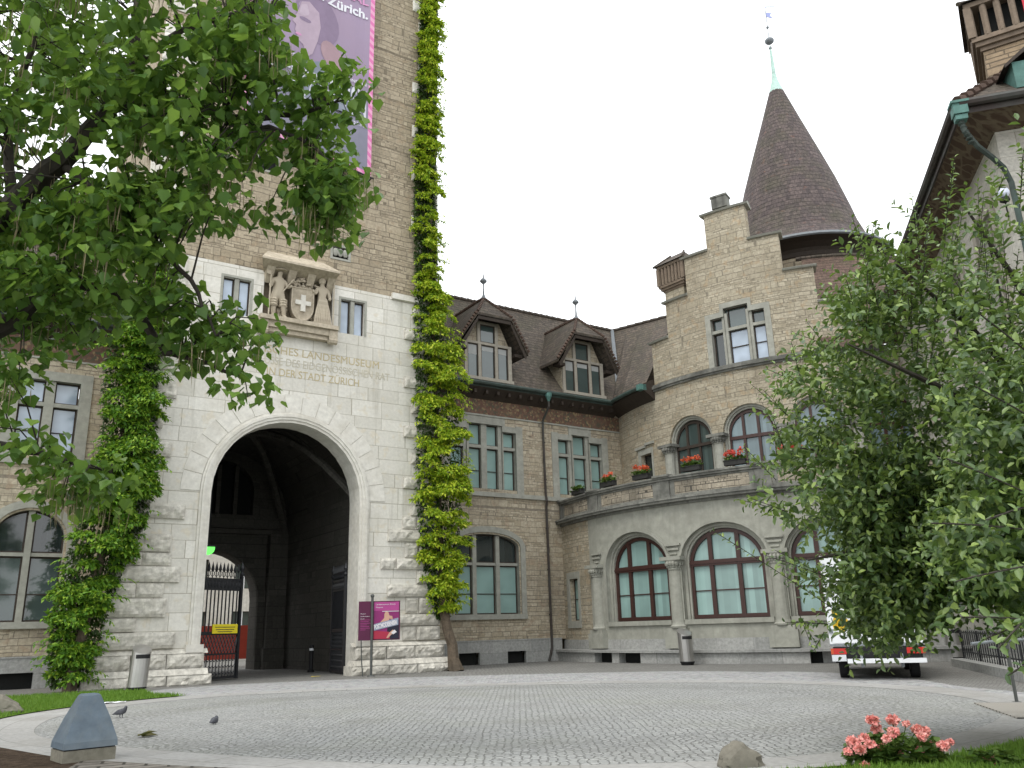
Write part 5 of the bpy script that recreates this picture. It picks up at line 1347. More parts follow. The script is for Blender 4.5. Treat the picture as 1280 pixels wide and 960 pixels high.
def bollard(label, s, o):
    b = thing('bollard', label, 'bollard', tuple(TF(s, o, 0)))
    m = MB(); m.lathe((0, 0), [(.0, 1.05), (.08, 1.04), (.1, .98), (.085, .9), (.085, .12), (.13, .08), (.13, 0)], 12); m.build('post', 'black', b, True)
    m = MB(); m.lathe((0, 0), [(.088, .82), (.09, .83), (.09, .9), (.088, .91)], 12); m.build('band', 'white_paint', b, True)
bollard('black bollard with pale band by the right wall inside the archway', 12.35, -4.6)
MAT['red_board'] = plain('red_board', (.40, .06, .04), .6, .15, 3, 0, coord='obj')
hd_ = thing('hoarding', 'red board fence seen through the gateway beyond the passage', 'fence', tuple(TF(9, -16, 0)))
m = MB(TF); 
for k in range(7): m.box(5+k*1.5, 6.47+k*1.5, -16, -15.95, .35, 2.0)
m.build('boards', 'red_board', hd_)
m = MB(TF)
for k in range(8): m.box(4.95+k*1.5, 5.03+k*1.5, -16.1, -16.0, 0, 2.1)
m.build('posts', 'white_paint', hd_)
fh = thing('far_house', 'pale plastered house seen through the gateway in the distance', 'house', tuple(TF(8, -34, 0)))
m = MB(TF); hw_ = [(-2+k*3, -.8+k*3, z, z+1.9, 0) for k in range(8) for z in (1.2, 4.6, 8)]
m.wall(-6, 24, 0, 12, hw_, o=-30)
for op in hw_: m.reveal(op, -30.2, -30)
m.quad((-6, -30, 0), (-6, -40, 0), (-6, -40, 12), (-6, -30, 12)); m.quad((24, -40, 0), (24, -30, 0), (24, -30, 12), (24, -40, 12))
m.build('wall', 'white_stone', fh)
for op in hw_: window(fh, TF, op, -30.18, [(op[0]+op[1])/2], [], 'pane_dim', stone='white_paint', mull_w=.1)
m = MB(TF); m.face([(-6.5, -29.4, 11.9), (24.5, -29.4, 11.9), (24.5, -35, 17), (-6.5, -35, 17)], False, [(0, 0), (31, 0), (31, 8), (0, 8)]); m.face([(-6.5, -40.6, 11.9), (24.5, -40.6, 11.9), (24.5, -35, 17), (-6.5, -35, 17)], False, [(0, 0), (31, 0), (31, 8), (0, 8)])
m.build('roof', 'roof_red', fh)

# ================================================================== POSTER STAND
MAT['maroon'] = plain('maroon', (.085, .012, .045), .4, .1, 3, 0, coord='obj'); MAT['magenta'] = plain('magenta', (.22, .022, .125), .4, .2, 3, 0, coord='obj')
MAT['post_grey'] = plain('post_grey', (.10, .105, .10), .5, .2, 6, 0, metallic=.4, coord='obj')
flatmat('poster_text', (.62, .6, .62)); flatmat('poster_dark', (.02, .02, .035)); flatmat('poster_skin', (.5, .3, .22)); flatmat('poster_red', (.35, .03, .06)); flatmat('poster_blue', (.25, .28, .36)); flatmat('poster_pink', (.36, .06, .22))
ps_ = thing('poster_stand', 'maroon and magenta museum poster board on a grey post beside the gate', 'poster stand', (-5.12, 30.35, 0), rad(8))
m = MB(); m.tube([(0, 0, 0), (0, 0, 2.62)], .045, 8); m.ball((0, 0, 2.68), .07, 8, 6); m.lathe((0, 0), [(.14, 0), (.13, .03), (.05, .04)], 12); m.build('post', 'post_grey', ps_, True)
m = MB(); m.tube([(-.28, .05, 0), (-.34, .05, .6), (-.36, .05, 1.2)], .02, 6); m.build('stay', 'post_grey', ps_, True)
m = MB(); m.box(-.47, .97, .055, .10, 1.18, 2.5); m.build('board', 'maroon', ps_, True)
m = MB(); m.box(.06, .93, .04, .054, 1.22, 2.47); PO = m.build('poster', 'magenta', ps_, True)
def pshape(pts, mat, y): 
    m = MB(); m.face([(x, y, z) for x, z in pts]); m.build('printed_figure', mat, PO, True)
pshape([(.5, 1.22), (.93, 1.22), (.93, 1.85), (.72, 1.84), (.55, 1.75)], 'poster_dark', .036)
pshape([(.06, 1.22), (.62, 1.22), (.6, 1.45), (.06, 1.5)], 'poster_red', .034)
pshape([(.42, 2.05), (.47, 2.14), (.56, 2.12), (.6, 2.0), (.7, 1.98), (.72, 1.86), (.6, 1.9), (.56, 1.72), (.36, 1.76), (.3, 1.7), (.27, 1.76), (.42, 1.92)], 'poster_skin', .03)
pshape([(.5, 1.25), (.6, 1.42), (.72, 1.52), (.82, 1.46), (.68, 1.36), (.56, 1.24)], 'poster_skin', .03); pshape([(.66, 1.42), (.78, 1.52), (.86, 1.44), (.74, 1.36)], 'poster_text', .028)
pshape([(.07, 1.5), (.91, 1.68), (.91, 1.92), (.07, 1.72)], 'poster_blue', .026)
pshape([(.06, 2.17), (.93, 2.17), (.93, 2.46), (.06, 2.46)], 'poster_pink', .037); pshape([(.35, 2.135), (.93, 2.135), (.93, 2.155), (.35, 2.155)], 'poster_text', .028)
def ptext(par, body, size, mat, x, z, sl=0, xs=1, ys=1, bold=0):
    o = text('lettering', body, size, mat, (x, .02, z), (1, 0, sl), (-sl, 0, 1), None, 'LEFT', 0.0, xs, ys, bold); o.parent = par
ptext(PO, 'POSTMODERNISM', .12, 'poster_text', .09, 1.545, .21, .82, 1.7, .006)
for k, s_ in enumerate(('Landesmuseum Zürich', 'Museum')): ptext(PO, s_, .075, 'poster_text', .12, 2.36-.1*k)
for k, s_ in enumerate(('Museum', 'Landesmuseum', 'Zürich')): ptext(ps_, s_, .052, 'poster_text', -.40, 2.06-.085*k)
for k in range(7): m = MB(); m.box(-.40, -.40+(.34, .28, .36, .22, .3, .33, .18)[k], .048, .052, 1.86-.055*k, 1.875-.055*k); m.build('printed_lines', 'poster_pink', ps_, True)

# ================================================================== LITTER BINS
def make_bin(label, loc, rz, lean=0., sc_=1., group='steel litter bins'):
    b = thing('litter_bin', label, 'bin', loc, rz, None)
    n = 20; R = .26*sc_
    m = MB(); zt = lambda a: (1.16+.13*math.sin(a))*sc_
    for k in range(n):
        a0, a1 = 2*math.pi*k/n, 2*math.pi*(k+1)/n; P = lambda a, z, r=R: (r*math.cos(a)+lean*z, r*math.sin(a), z)
        m.face([P(a0, .08), P(a1, .08), P(a1, zt(a1)), P(a0, zt(a0))], True); m.face([P(a0, zt(a0)), P(a1, zt(a1)), (lean*1.2, 0, 1.2*sc_)], True)
    m.build('body', 'steel', b, True)
    m = MB(); m.lathe((0, 0), [(R*.86, 0), (R*.9, .08)], n); m.lathe((0, 0), [(R*1.02, .08), (R*1.02, .13)], n); m.build('base', 'black', b, True)
    m = MB()
    for k in range(5):
        a0 = -math.pi/2+(k-2.5)*.32; a1 = a0+.32; r = R*1.035
        m.face([(r*math.cos(a0)+lean, r*math.sin(a0), .90*sc_), (r*math.cos(a1)+lean, r*math.sin(a1), .90*sc_), (r*math.cos(a1)+lean, r*math.sin(a1), 1.01*sc_), (r*math.cos(a0)+lean, r*math.sin(a0), 1.01*sc_)])
    m.build('mouth', 'black', b, True)
    return b
make_bin('slanted steel litter bin on the grass edge in front of the rock plinth', (-10.92, 25.2, 0), rad(38), .05)
make_bin('steel litter bin in front of the curved stone bench', (6.09, 32.1, 0), rad(15), -.03)
make_bin('steel litter bin behind the tree, at the foot of the pale corner building', (14.6, 29.6, 0), rad(10), .02)

# ================================================================== LAMP HOUSING, ROCKS
MAT['blue_grey'] = plain('blue_grey', (.12, .158, .195), .6, .28, 5, .12, coord='obj', stain=(.19, .21, .21), stain_amt=.7, streak=.35)
MAT['concrete'] = plain('concrete', (.24, .225, .18), .95, .35, 9, .5, coord='obj', stain=(.10, .095, .07), stain_amt=.7)
hb_ = thing('floodlight_housing', 'blue grey wedge-shaped metal housing on a concrete block at the lawn edge', 'lamp housing', (-5.40, 11.12, 0), rad(43))
hb_.scale = (.8, .8, .8)
m = MB(); lv_ = [(.385, .33, .21), (.38, .325, .30), (.27, .235, .62), (.13, .125, .95), (.10, .095, .975)]
for (a, b, z), (a2, b2, z2) in zip(lv_, lv_[1:]):
    for s, t_ in (((-a, -b), (a, -b)), ((a, -b), (a, b)), ((a, b), (-a, b)), ((-a, b), (-a, -b))):
        k1 = a2/a; k2 = b2/b; m.face([(s[0], s[1], z), (t_[0], t_[1], z), (t_[0]*k1, t_[1]*k2, z2), (s[0]*k1, s[1]*k2, z2)])
a, b, z = lv_[-1]; m.face([(-a, -b, z), (a, -b, z), (a, b, z), (-a, b, z)]); m.build('cover', 'blue_grey', hb_, True)
m = MB(); m.box(-.375, .375, -.31, .31, 0, .19); m.build('concrete_base', 'concrete', hb_, True)
m = MB(); m.box(-.36, .36, -.3, .3, .19, .215); m.build('gap', 'black', hb_, True)
MAT['boulder'] = plain('boulder', (.20, .185, .15), .95, .5, 6, .9, coord='obj', stain=(.07, .07, .055), stain_amt=.8)
def rock(label, loc, r, sq, seed):
    b = bmesh.new(); bmesh.ops.create_icosphere(b, subdivisions=4, radius=1)
    from mathutils import noise as N_
    for v in b.verts:
        d = v.co.normalized(); k = 1+.38*N_.noise(d*1.6+Vector((seed, 0, 0)))+.12*N_.noise(d*5+Vector((0, seed, 0)))
        for ax in (Vector((.7, .2, .6)), Vector((-.5, -.5, .7)), Vector((.1, -.9, .3)), Vector((-.8, .3, .2))):
            ax = ax.normalized(); q = d.dot(ax)*k
            if q > .72: k *= .72/q
        v.co = Vector((d.x*sq[0], d.y*sq[1], d.z*sq[2]))*k*r
    me = bpy.data.meshes.new('boulder'); b.to_mesh(me); b.free(); me.materials.append(MAT['boulder'])
    o = bpy.data.objects.new('boulder', me); COL.objects.link(o); o.location = loc; tag(o, label, 'rock')
rock('small grey boulder on the near edge of the grass beside the pavement ring', (2.2, 9.3, .06), .27, (.98, .7, .66), 3.1)
rock('rough boulder at the left edge on the grass', (-10.85, 18.5, .12), .42, (1.2, .8, .62), 8.3)

# ================================================================== VAN
MAT['red_light'] = plain('red_light', (.45, .02, .015), .2, .1, 3, 0, coord='obj', spec=.6); MAT['orange_light'] = plain('orange_light', (.5, .08, .02), .2, .1, 3, 0, coord='obj', spec=.6)
MAT['yellow_print'] = plain('yellow_print', (.62, .40, .02), .4, .1, 3, 0, coord='obj'); MAT['plate'] = plain('plate', (.6, .62, .64), .4, .05, 3, 0, coord='obj'); MAT['tyre'] = plain('tyre', (.015, .015, .016), .9, .2, 8, .1, coord='obj')
van = thing('delivery_van', 'white box van with red tail lights parked behind the leafy tree', 'van', (8.72, 21.5, 0), rad(-21))
m = MB(); m.box(-1.06, 1.06, 0, 3.9, .78, 3.0); m.box(-1.0, 1.0, 3.9, 5.6, .55, 1.45)
m.face([(-1, 5.5, 1.45), (1, 5.5, 1.45), (.92, 4.9, 2.25), (-.92, 4.9, 2.25)]); m.face([(-.92, 4.9, 2.25), (.92, 4.9, 2.25), (.92, 3.9, 2.3), (-.92, 3.9, 2.3)])
for s in (-1, 1): m.face([(s, 3.9, 1.45), (s, 5.5, 1.45), (s*.92, 4.9, 2.25), (s*.92, 3.9, 2.3)])
m.build('body', 'white_paint', van, True)
m = MB(); 
for s in (-.98, .02): m.box(s, s+.96, -.02, 0, .86, 2.94)
m.build('rear_door', 'white_paint', van, True)
m = MB(); m.box(-1.06, 1.06, -.03, 0, .80, .845); 
for s in (-.2, .2): m.tube([(s, -.05, .9), (s, -.05, 2.9)], .014, 5); m.box(s-.04, s+.04, -.06, -.02, 1.2, 1.3)
for s in (-1.0, 1.0):
    for z in (1.1, 1.9, 2.7): m.box(s-.05, s+.05, -.035, -.0, z, z+.1)
m.build('door_bars', 'lead', van, True)
for x0, x1, z0, z1 in ((-.012, .012, .86, 2.94), (-1.0, 1.0, 2.95, 2.975)):
    m = MB(); m.box(x0, x1, -.024, -.001, z0, z1); m.build('door_gap_shade', 'black', van, True)  # black strips stand in for the shaded gaps round the doors
m = MB(); m.tube([(.1, -.07, 1.3), (.1, -.07, 1.55)], .018, 6); m.build('door_handle', 'black', van, True)
m = MB(); m.box(-.95, .95, .1, 5.4, .42, .77); m.box(-1.0, 1.0, -.02, .1, .50, .78); m.build('chassis', 'black', van, True)
m = MB(); m.box(-.70, 1.05, -.34, -.16, .40, .50); m.build('bumper', 'white_paint', van, True)
for x in (-.4, .5): m = MB(); m.box(x, x+.06, -.2, .2, .3, .6); m.build('bumper_bracket', 'lead', van, True)
for s in (-1, 1):
    m = MB(); a, b = (-1.06, -.70) if s < 0 else (.66, 1.06); m.box(a, b, -.06, -.02, .60, .74); T = m.build('tail_light', 'red_light', van, True)
    m = MB(); m.box(a if s < 0 else b-.06, a+.06 if s < 0 else b, -.066, -.06, .61, .73); m.build('indicator', 'orange_light', T, True)
m = MB(); m.box(-1.05, -.72, -.10, -.07, .44, .59); NP = m.build('number_plate', 'plate', van, True)
for s, y in ((-.82, .9), (.82, .9), (-.85, 4.6), (.85, 4.6)):
    f = lambda a, b, c, s=s, y=y: Vector((s+c, y+a, .34+b))
    m = MB(f); m.lathe((0, 0), [(.2, -.11), (.32, -.11), (.34, -.08), (.34, .08), (.32, .11), (.2, .11)], 20); W = m.build('wheel', 'tyre', van, True)
    m = MB(f); m.lathe((0, 0), [(.0, -.09), (.2, -.1), (.2, .1), (.0, .09)], 14); m.build('rim', 'lead', W, True)
m = MB()
for x, z, r in ((-.83, 1.62, .10), (-.79, 1.40, .13), (-.66, 1.36, .10), (-.85, 1.27, .09), (-.70, 1.22, .07)): m.face([(x+r*math.cos(t), -.024, z+r*math.sin(t)*1.1) for t in np.linspace(0, 6.283, 15)[:-1]])
m.build('yellow_emblem', 'yellow_print', van, True)

# ================================================================== HANDRAIL, FENCE, WALL LAMP
hr = thing('handrail', 'grey steel handrail beside the ramp at the right edge', 'handrail', (8.34, 15.09, 0))
m = MB(); pts = [(8.34, 15.09), (9.9, 13.9)]
for x, y in pts: m.tube([(x, y, 0), (x, y, 1.02)], .028, 8); m.lathe((x, y), [(.08, .0), (.08, .012), (.03, .015)], 10)
m.build('post', 'post_grey', hr)
m = MB(); m.tube([(7.7, 15.0, .96), (8.34, 15.09, 1.0), (9.9, 13.9, 1.04), (10.4, 13.5, 1.04)], .026, 8); m.build('rail', 'lead', hr)
tp = MB(); tp.face([(7.55, 14.95, .03), (8.9, 14.45, .035), (8.0, 12.3, .035), (6.95, 12.65, .03)]); tp.face([(7.55, 14.95, .0), (8.9, 14.45, .0), (8.9, 14.45, .035), (7.55, 14.95, .03)]); tp.face([(6.95, 12.65, 0), (7.55, 14.95, .0), (7.55, 14.95, .03), (6.95, 12.65, .03)])
t = NT('ribbed', .7, .3); v = t.obj(); sp = t.new('ShaderNodeSeparateXYZ'); t.l.new(t.mapping(v, rot=(0, 0, rad(20))), sp.inputs[0])
fr_ = t.math('FRACT', t.math('MULTIPLY', sp.outputs[1], 5.5)); t.color(t.mix(t.math('LESS_THAN', fr_, .3), (.36, .34, .30), (.11, .10, .09))); MAT['ribbed'] = t.m
o = tp.build('access_ramp', 'ribbed'); tag(o, 'short ribbed access plate on the paving at the right edge', 'ramp')
fe = thing('iron_fence', 'low dark iron fence on the ledge along the corner building', 'fence', tuple(LF(-6, .9, .22)))
m = MB(LF)
for k in range(28): x = -8.5+7*k/27; m.tube([(x, 1.0, .22), (x, 1.0, 1.02)], .014 if k % 8 else .03, 5)
m.build('bars', 'iron', fe); m = MB(LF)
for z in (.4, .95): m.box(-8.55, -1.45, .985, 1.015, z, z+.035)
m.build('rails', 'iron', fe)
wlp = thing('wall_lamp', 'small globe lamp on a bracket at the corner building wall', 'lamp', (11.28, 17.12, 10.62))
MAT['globe'] = plain('globe', (.62, .66, .78), .15, .05, 3, 0, spec=.6, coord='obj')
m = MB(); m.ball((0, 0, 0), .13, 12, 8); m.build('globe', 'globe', wlp, True)
m = MB(); m.lathe((0, 0), [(.03, -.12), (.1, -.13), (.11, -.2), (.05, -.24)], 10); m.tube([(0, 0, -.2), (.1, .15, -.3), (.42, .62, -.3)], .02, 6); m.build('bracket', 'black', wlp, True)
rf_ = thing('red_flag', 'narrow red banner hanging at the upper right edge', 'banner', (10.60, 14.25, 12.85))
MAT['red_cloth'] = plain('red_cloth', (.52, .03, .05), .7, .1, 3, 0, coord='obj')
m = MB()
for k in range(8):
    a = k*.12; b = a+.12; w1 = .03*math.sin(k); w2 = .03*math.sin(k+1)
    m.quad((a, w1, -1.0), (b, w2, -1.0), (b, w2, 1.15), (a, w1, 1.15), smooth=True)
m.build('cloth', 'red_cloth', rf_, True); m = MB(); m.tube([(-.02, .0, 1.18), (1.0, .1, 1.18), (2.3, 3.4, .95)], .025, 6); m.build('pole', 'iron', rf_, True)

# ================================================================== FLOWER BOXES ON THE BALUSTRADE
MAT['box_black'] = plain('box_black', (.03, .03, .028), .8, .2, 5, 0, coord='obj')
MAT['petal_orange'] = leafmat('petal_orange', [(.62, .07, .03), (.72, .14, .05), (.6, .05, .05)], .25, .6)
MAT['petal_red'] = leafmat('petal_red', [(.62, .04, .04), (.7, .08, .06), (.55, .03, .03)], .25, .6)
MAT['petal_pink'] = leafmat('petal_pink', [(.86, .33, .30), (.90, .50, .45), (.84, .27, .26)], .12, .6)
MAT['geranium_leaf'] = leafmat('geranium_leaf', [(.045, .095, .02), (.08, .15, .03), (.13, .20, .045)], .25, .5)

# ================================================================== LEAVES
HEART = np.array([(0, 0, 0), (.30, -.02, .06), (.54, .36, .12), (.27, .66, .04), (0, 1, -.10), (-.30, .62, .08), (-.50, .30, .02), (-.34, .02, .09)])
HEART_F = [(0, 1, 2, 3, 4), (0, 4, 5, 6, 7)]
OVAL = np.array([(0, 0, 0), (.42, .32, .12), (.38, .68, .10), (0, 1, -.06), (-.38, .68, .10), (-.42, .32, .12)])
OVAL_F = [(0, 1, 2, 3), (0, 3, 4, 5)]
LANCE = np.array([(0, 0, 0), (.5, .4, .08), (0, 1, -.1), (-.5, .4, .08)])
LANCE_F = [(0, 1, 2), (0, 2, 3)]
def unit(a): return a/np.maximum(np.linalg.norm(a, axis=-1, keepdims=True), 1e-9)
def leaves(name, P, T, N, L, W, mat, parent=None, tpl=(OVAL, OVAL_F)):
    """P base points, T tip directions, N upper-side normals, L lengths, W widths"""
    P = np.asarray(P, float); T = unit(np.asarray(T, float)); N = np.asarray(N, float)
    X = unit(np.cross(T, N)); Nn = np.cross(X, T)
    V, F = tpl; k = len(P); nv = len(V)
    L = np.broadcast_to(L, (k,)); W = np.broadcast_to(W, (k,))
    co = P[:, None]+X[:, None]*(V[None, :, 0:1]*W[:, None, None])+T[:, None]*(V[None, :, 1:2]*L[:, None, None])+Nn[:, None]*(V[None, :, 2:3]*L[:, None, None])
    if parent is not None: co = co-np.array(base_of(parent))
    m = bpy.data.meshes.new(name); nl = sum(len(f) for f in F)
    m.vertices.add(k*nv); m.vertices.foreach_set('co', co.reshape(-1).astype(np.float32))
    idx = np.concatenate([np.array(f) for f in F]); allidx = (idx[None]+np.arange(k)[:, None]*nv).reshape(-1)
    m.loops.add(k*nl); m.loops.foreach_set('vertex_index', allidx.astype(np.int32))
    st = np.cumsum([0]+[len(f) for f in F])[:-1]; starts = (st[None]+np.arange(k)[:, None]*nl).reshape(-1)
    m.polygons.add(k*len(F)); m.polygons.foreach_set('loop_start', starts.astype(np.int32))
    m.polygons.foreach_set('use_smooth', np.ones(k*len(F), bool))
    m.update(calc_edges=True); m.validate(); m.materials.append(MAT[mat])
    o = bpy.data.objects.new(name, m); COL.objects.link(o)
    if parent is not None: o.parent = parent
    return o
def at(px, py, d):
    """point of the courtyard air at a given distance in front of the photographer"""
    return Vector((0, 0, EYE))+(FW+RT*((px-640)/FPX)-UP*((py-480)/FPX))*d
def rnd_dir(n): return unit(RNG.normal(size=(n, 3)))

# flower boxes
def flower_box(label, a, n_fl, petal, tilt=0):
    c = TB(a, .0, 7.28); b = thing('flower_box', label, 'flower box', tuple(c), rad(a+90), 'flower boxes on the terrace balustrade')
    m = MB(); m.box(-.42, .42, -.12, .12, 0, .2); m.box(-.44, .44, -.14, .14, .17, .2); m.build('planter', 'box_black', b, True)
    k = 130; P = np.c_[RNG.uniform(-.42, .42, k), RNG.uniform(-.14, .14, k), RNG.uniform(.18, .36, k)]; T = rnd_dir(k)*(1, 1, .5)+(0, 0, .25)
    o = leaves('foliage', P, T, rnd_dir(k)*.5+(0, 0, 1), RNG.uniform(.09, .15, k), .11, 'geranium_leaf', None, (HEART, HEART_F)); o.parent = b
    if n_fl:
        Q = []
        for i in range(n_fl):
            cc = np.array((-.4+.8*(i+.5)/n_fl+RNG.normal()*.03, RNG.uniform(-.12, .1), RNG.uniform(.4, .54)))
            Q.append(cc+RNG.normal(size=(26, 3))*.05)
        Q = np.concatenate(Q); T = rnd_dir(len(Q))
        o = leaves('blossoms', Q, T, rnd_dir(len(Q)), .07, .07, petal, None, (HEART, HEART_F)); o.parent = b
for a, n_, p_, lb in ((205.0, 0, 'petal_red', 'flower box holding only green leaves, nearest to the downpipe'),
                      (214.3, 4, 'petal_orange', 'flower box with orange geraniums in front of the teal cross window'),
                      (222.0, 6, 'petal_orange', 'flower box full of bright orange geraniums below the tiny square window'),
                      (231.3, 6, 'petal_orange', 'flower box with orange geraniums in front of the dark arched window'),
                      (238.4, 6, 'petal_red', 'flower box with red geraniums in front of the column left of the middle arched window'),
                      (246.4, 6, 'petal_red', 'flower box with red geraniums at the column right of the middle arched window'),
                      (252.4, 5, 'petal_orange', 'flower box with orange geraniums half hidden behind the leafy tree')):
    flower_box(lb, a, n_, p_)

# near geranium
ge = thing('geranium_plant', 'pink geranium bush flowering at the near lawn edge', 'flowers', (3.72, 9.05, .03))
k = 900; r = np.sqrt(RNG.random(k))*.42; a = RNG.uniform(0, 6.283, k); zz = .04+.27*RNG.random(k)*(1-(r/.5)**2*.6)
P = np.c_[3.72+r*np.cos(a)*1.15, 9.05+r*np.sin(a)*.7, zz]; T = np.c_[np.cos(a), np.sin(a), RNG.uniform(-.3, .6, k)]+RNG.normal(size=(k, 3))*.4
leaves('foliage', P, T, np.c_[np.cos(a)*.4, np.sin(a)*.4, np.ones(k)]+RNG.normal(size=(k, 3))*.3, RNG.uniform(.05, .095, k), RNG.uniform(.06, .1, k), 'geranium_leaf', ge, (HEART, HEART_F))
heads = [(1091, 901, 1.), (1116, 901, 1.), (1096, 912, .9), (1117, 916, .9), (1146, 912, .9), (1156, 914, .8), (1153, 921, .8), (1066, 928, 1.), (1080, 923, .8), (1075, 937, .9), (1088, 931, .8), (1103, 935, .8), (1165, 934, .9), (1179, 933, .9), (1081, 958, .8), (1128, 943, .6)]
st = MB(); Q = []; 
heads += [(1108, 924, .7), (1133, 905, .6), (1188, 928, .6), (1060, 940, .7), (1150, 938, .6)]
for px, py, s_ in heads:
    d = RNG.uniform(8.02, 8.3); c = at(px, py, d); Q.append((c, s_))
    st.tube([tuple(Vector((3.72, 9.05, .1)).lerp(c, .45)+Vector((0, 0, -.03))), tuple(c)], .005, 4)
st.build('stems', 'geranium_leaf', ge)
for c, s_ in Q:
    n_ = 60; dd = rnd_dir(n_); dd[:, 2] = dd[:, 2]*.7+.15
    leaves('blossom', np.array(c)+dd*.034*s_, dd*.6+rnd_dir(n_)*.5, dd, .048*s_, .048*s_, 'petal_pink', ge, (HEART, HEART_F))
ge2 = thing('geranium_plant', 'single pink geranium bloom at the bottom right corner', 'flowers', (4.52, 8.75, .03))
k = 120; P = np.c_[RNG.normal(4.52, .12, k), RNG.normal(8.75, .1, k), RNG.uniform(.04, .16, k)]
leaves('foliage', P, rnd_dir(k)*(1, 1, .3), rnd_dir(k)*.4+(0, 0, 1), .08, .09, 'geranium_leaf', ge2, (HEART, HEART_F))
c = at(1238, 951, 8.0); dd = rnd_dir(60); leaves('blossom', np.array(c)+dd*.03, dd*.6+rnd_dir(60)*.5, dd, .045, .045, 'petal_pink', ge2, (HEART, HEART_F))
m = MB(); m.tube([(4.52, 8.75, .05), tuple(c)], .005, 4); m.build('stems', 'geranium_leaf', ge2)

# ================================================================== WISTERIA ON THE TOWER CORNERS
MAT['wisteria'] = leafmat('wisteria', [(.10, .20, .012), (.26, .40, .02), (.44, .56, .03), (.62, .66, .06)], .35, .5)
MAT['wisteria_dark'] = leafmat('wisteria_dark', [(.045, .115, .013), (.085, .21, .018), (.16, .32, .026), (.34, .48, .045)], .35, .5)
MAT['wisteria_inner_shade'] = leafmat('wisteria_inner_shade', [(.018, .04, .008), (.03, .065, .012), (.05, .095, .016)], .2, .5)  # darker leaf colours imitate the shade behind the outer clumps
MAT['bark'] = plain('bark', (.11, .085, .06), .95, .5, 9, .9, coord='obj', stain=(.05, .045, .035), stain_amt=.6)
MAT['bark_dark'] = plain('bark_dark', (.05, .043, .036), .95, .4, 9, .8, coord='obj')
def wisteria(label, spine, n_leaf, stems, dens=1., mat='wisteria'):
    """spine: (s, z, half width, bulge) stations on the tower face; leaves hang in awnings, shoots stick out"""
    w_ = thing('wisteria', label, 'climbing plant', tuple(TF(spine[0][0], .6, 0)))
    m = MB(TF)
    for pts, r in stems: m.tube(pts, r, 8)
    m.build('trunk', 'bark', w_)
    zs = np.array([p[1] for p in spine])
    tot = zs[-1]-zs[0]; P = []; T = []; N = []; LL = []
    st_ = lambda z, k: np.interp(z, zs, [p[k] for p in spine])
    kb = int(n_leaf*.30)                                                    # inner layer close to the wall, its shade put into the leaf colour
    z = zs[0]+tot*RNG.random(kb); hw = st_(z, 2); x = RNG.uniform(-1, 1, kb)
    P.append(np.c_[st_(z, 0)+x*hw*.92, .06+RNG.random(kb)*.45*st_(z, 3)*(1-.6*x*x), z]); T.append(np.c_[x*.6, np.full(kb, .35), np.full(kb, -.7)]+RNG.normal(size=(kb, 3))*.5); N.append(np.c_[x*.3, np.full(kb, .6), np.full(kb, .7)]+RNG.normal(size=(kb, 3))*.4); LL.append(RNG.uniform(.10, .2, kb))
    n_cl = int(tot/.42*3.4*dens)
    for i in range(n_cl):
        z = zs[0]+tot*RNG.random(); s = st_(z, 0); hw = st_(z, 2); bu = st_(z, 3)
        x = RNG.uniform(-1, 1); cs = s+x*hw*.85; co = .1+bu*RNG.uniform(.25, 1.15)*(1-.45*x*x)
        r = RNG.uniform(.2, .62)*min(1.1, .35+hw*.85)
        k = int(n_leaf*.7/n_cl*(r/.38)**2)
        u = rnd_dir(k); u[:, 2] = np.abs(u[:, 2])*RNG.uniform(.7, 1.9)-RNG.uniform(.1, .9); u[:, 1] = np.abs(u[:, 1])*RNG.uniform(.6, 1.1)-.05; u[:, 0] *= RNG.uniform(.7, 1.3)
        tl_ = RNG.normal()*.45; u[:, 2] += u[:, 0]*tl_
        sh_ = .6+.4*RNG.random(k)
        q = np.c_[cs+u[:, 0]*r*sh_, co+u[:, 1]*r*.85*sh_, z+u[:, 2]*r*.62*sh_]
        P.append(q); T.append(np.c_[u[:, 0]*.8, u[:, 1]*.8+.1, -.3-.5*RNG.random(k)]+RNG.normal(size=(k, 3))*.6); N.append(np.c_[u[:, 0]*.4, u[:, 1]*.6, .8+0*u[:, 2]]+RNG.normal(size=(k, 3))*.35); LL.append(RNG.uniform(.10, .20, k))
    # trailing shoots
    for i in range(int(n_cl*.5)):
        z = zs[0]+tot*RNG.random(); s = np.interp(z, zs, [p[0] for p in spine]); hw = np.interp(z, zs, [p[2] for p in spine]); bu = np.interp(z, zs, [p[3] for p in spine])
        sd = RNG.choice((-1, 1)); L_ = RNG.uniform(.3, .8); k = 12; tt = np.linspace(.2, 1, k)
        q = np.c_[s+sd*(hw*.8+tt*L_*.7), .1+bu*.5+tt*.2, z+.25*tt-.35*tt**2]
        P.append(q); T.append(np.c_[sd*np.ones(k)*.5, np.full(k, .4), np.full(k, -.6)]+RNG.normal(size=(k, 3))*.5); N.append(np.c_[np.zeros(k), np.full(k, .5), np.ones(k)]); LL.append(RNG.uniform(.10, .17, k))
    P = np.concatenate(P); T = np.concatenate(T); N = np.concatenate(N); L = np.concatenate(LL)
    P[:, 1] = np.maximum(P[:, 1], .04)
    ax = np.array([tuple(OD), tuple(ON), (0, 0, 1)])
    W_ = np.array(TF(0, 0, 0))+P@ax
    o = leaves('foliage', W_[kb:], (T@ax)[kb:], (N@ax)[kb:], L[kb:], L[kb:]*.5, mat, w_, (LANCE, LANCE_F))
    leaves('inner_foliage', W_[:kb], (T@ax)[:kb], (N@ax)[:kb], L[:kb], L[:kb]*.5, 'wisteria_inner_shade', w_, (LANCE, LANCE_F))
    return w_
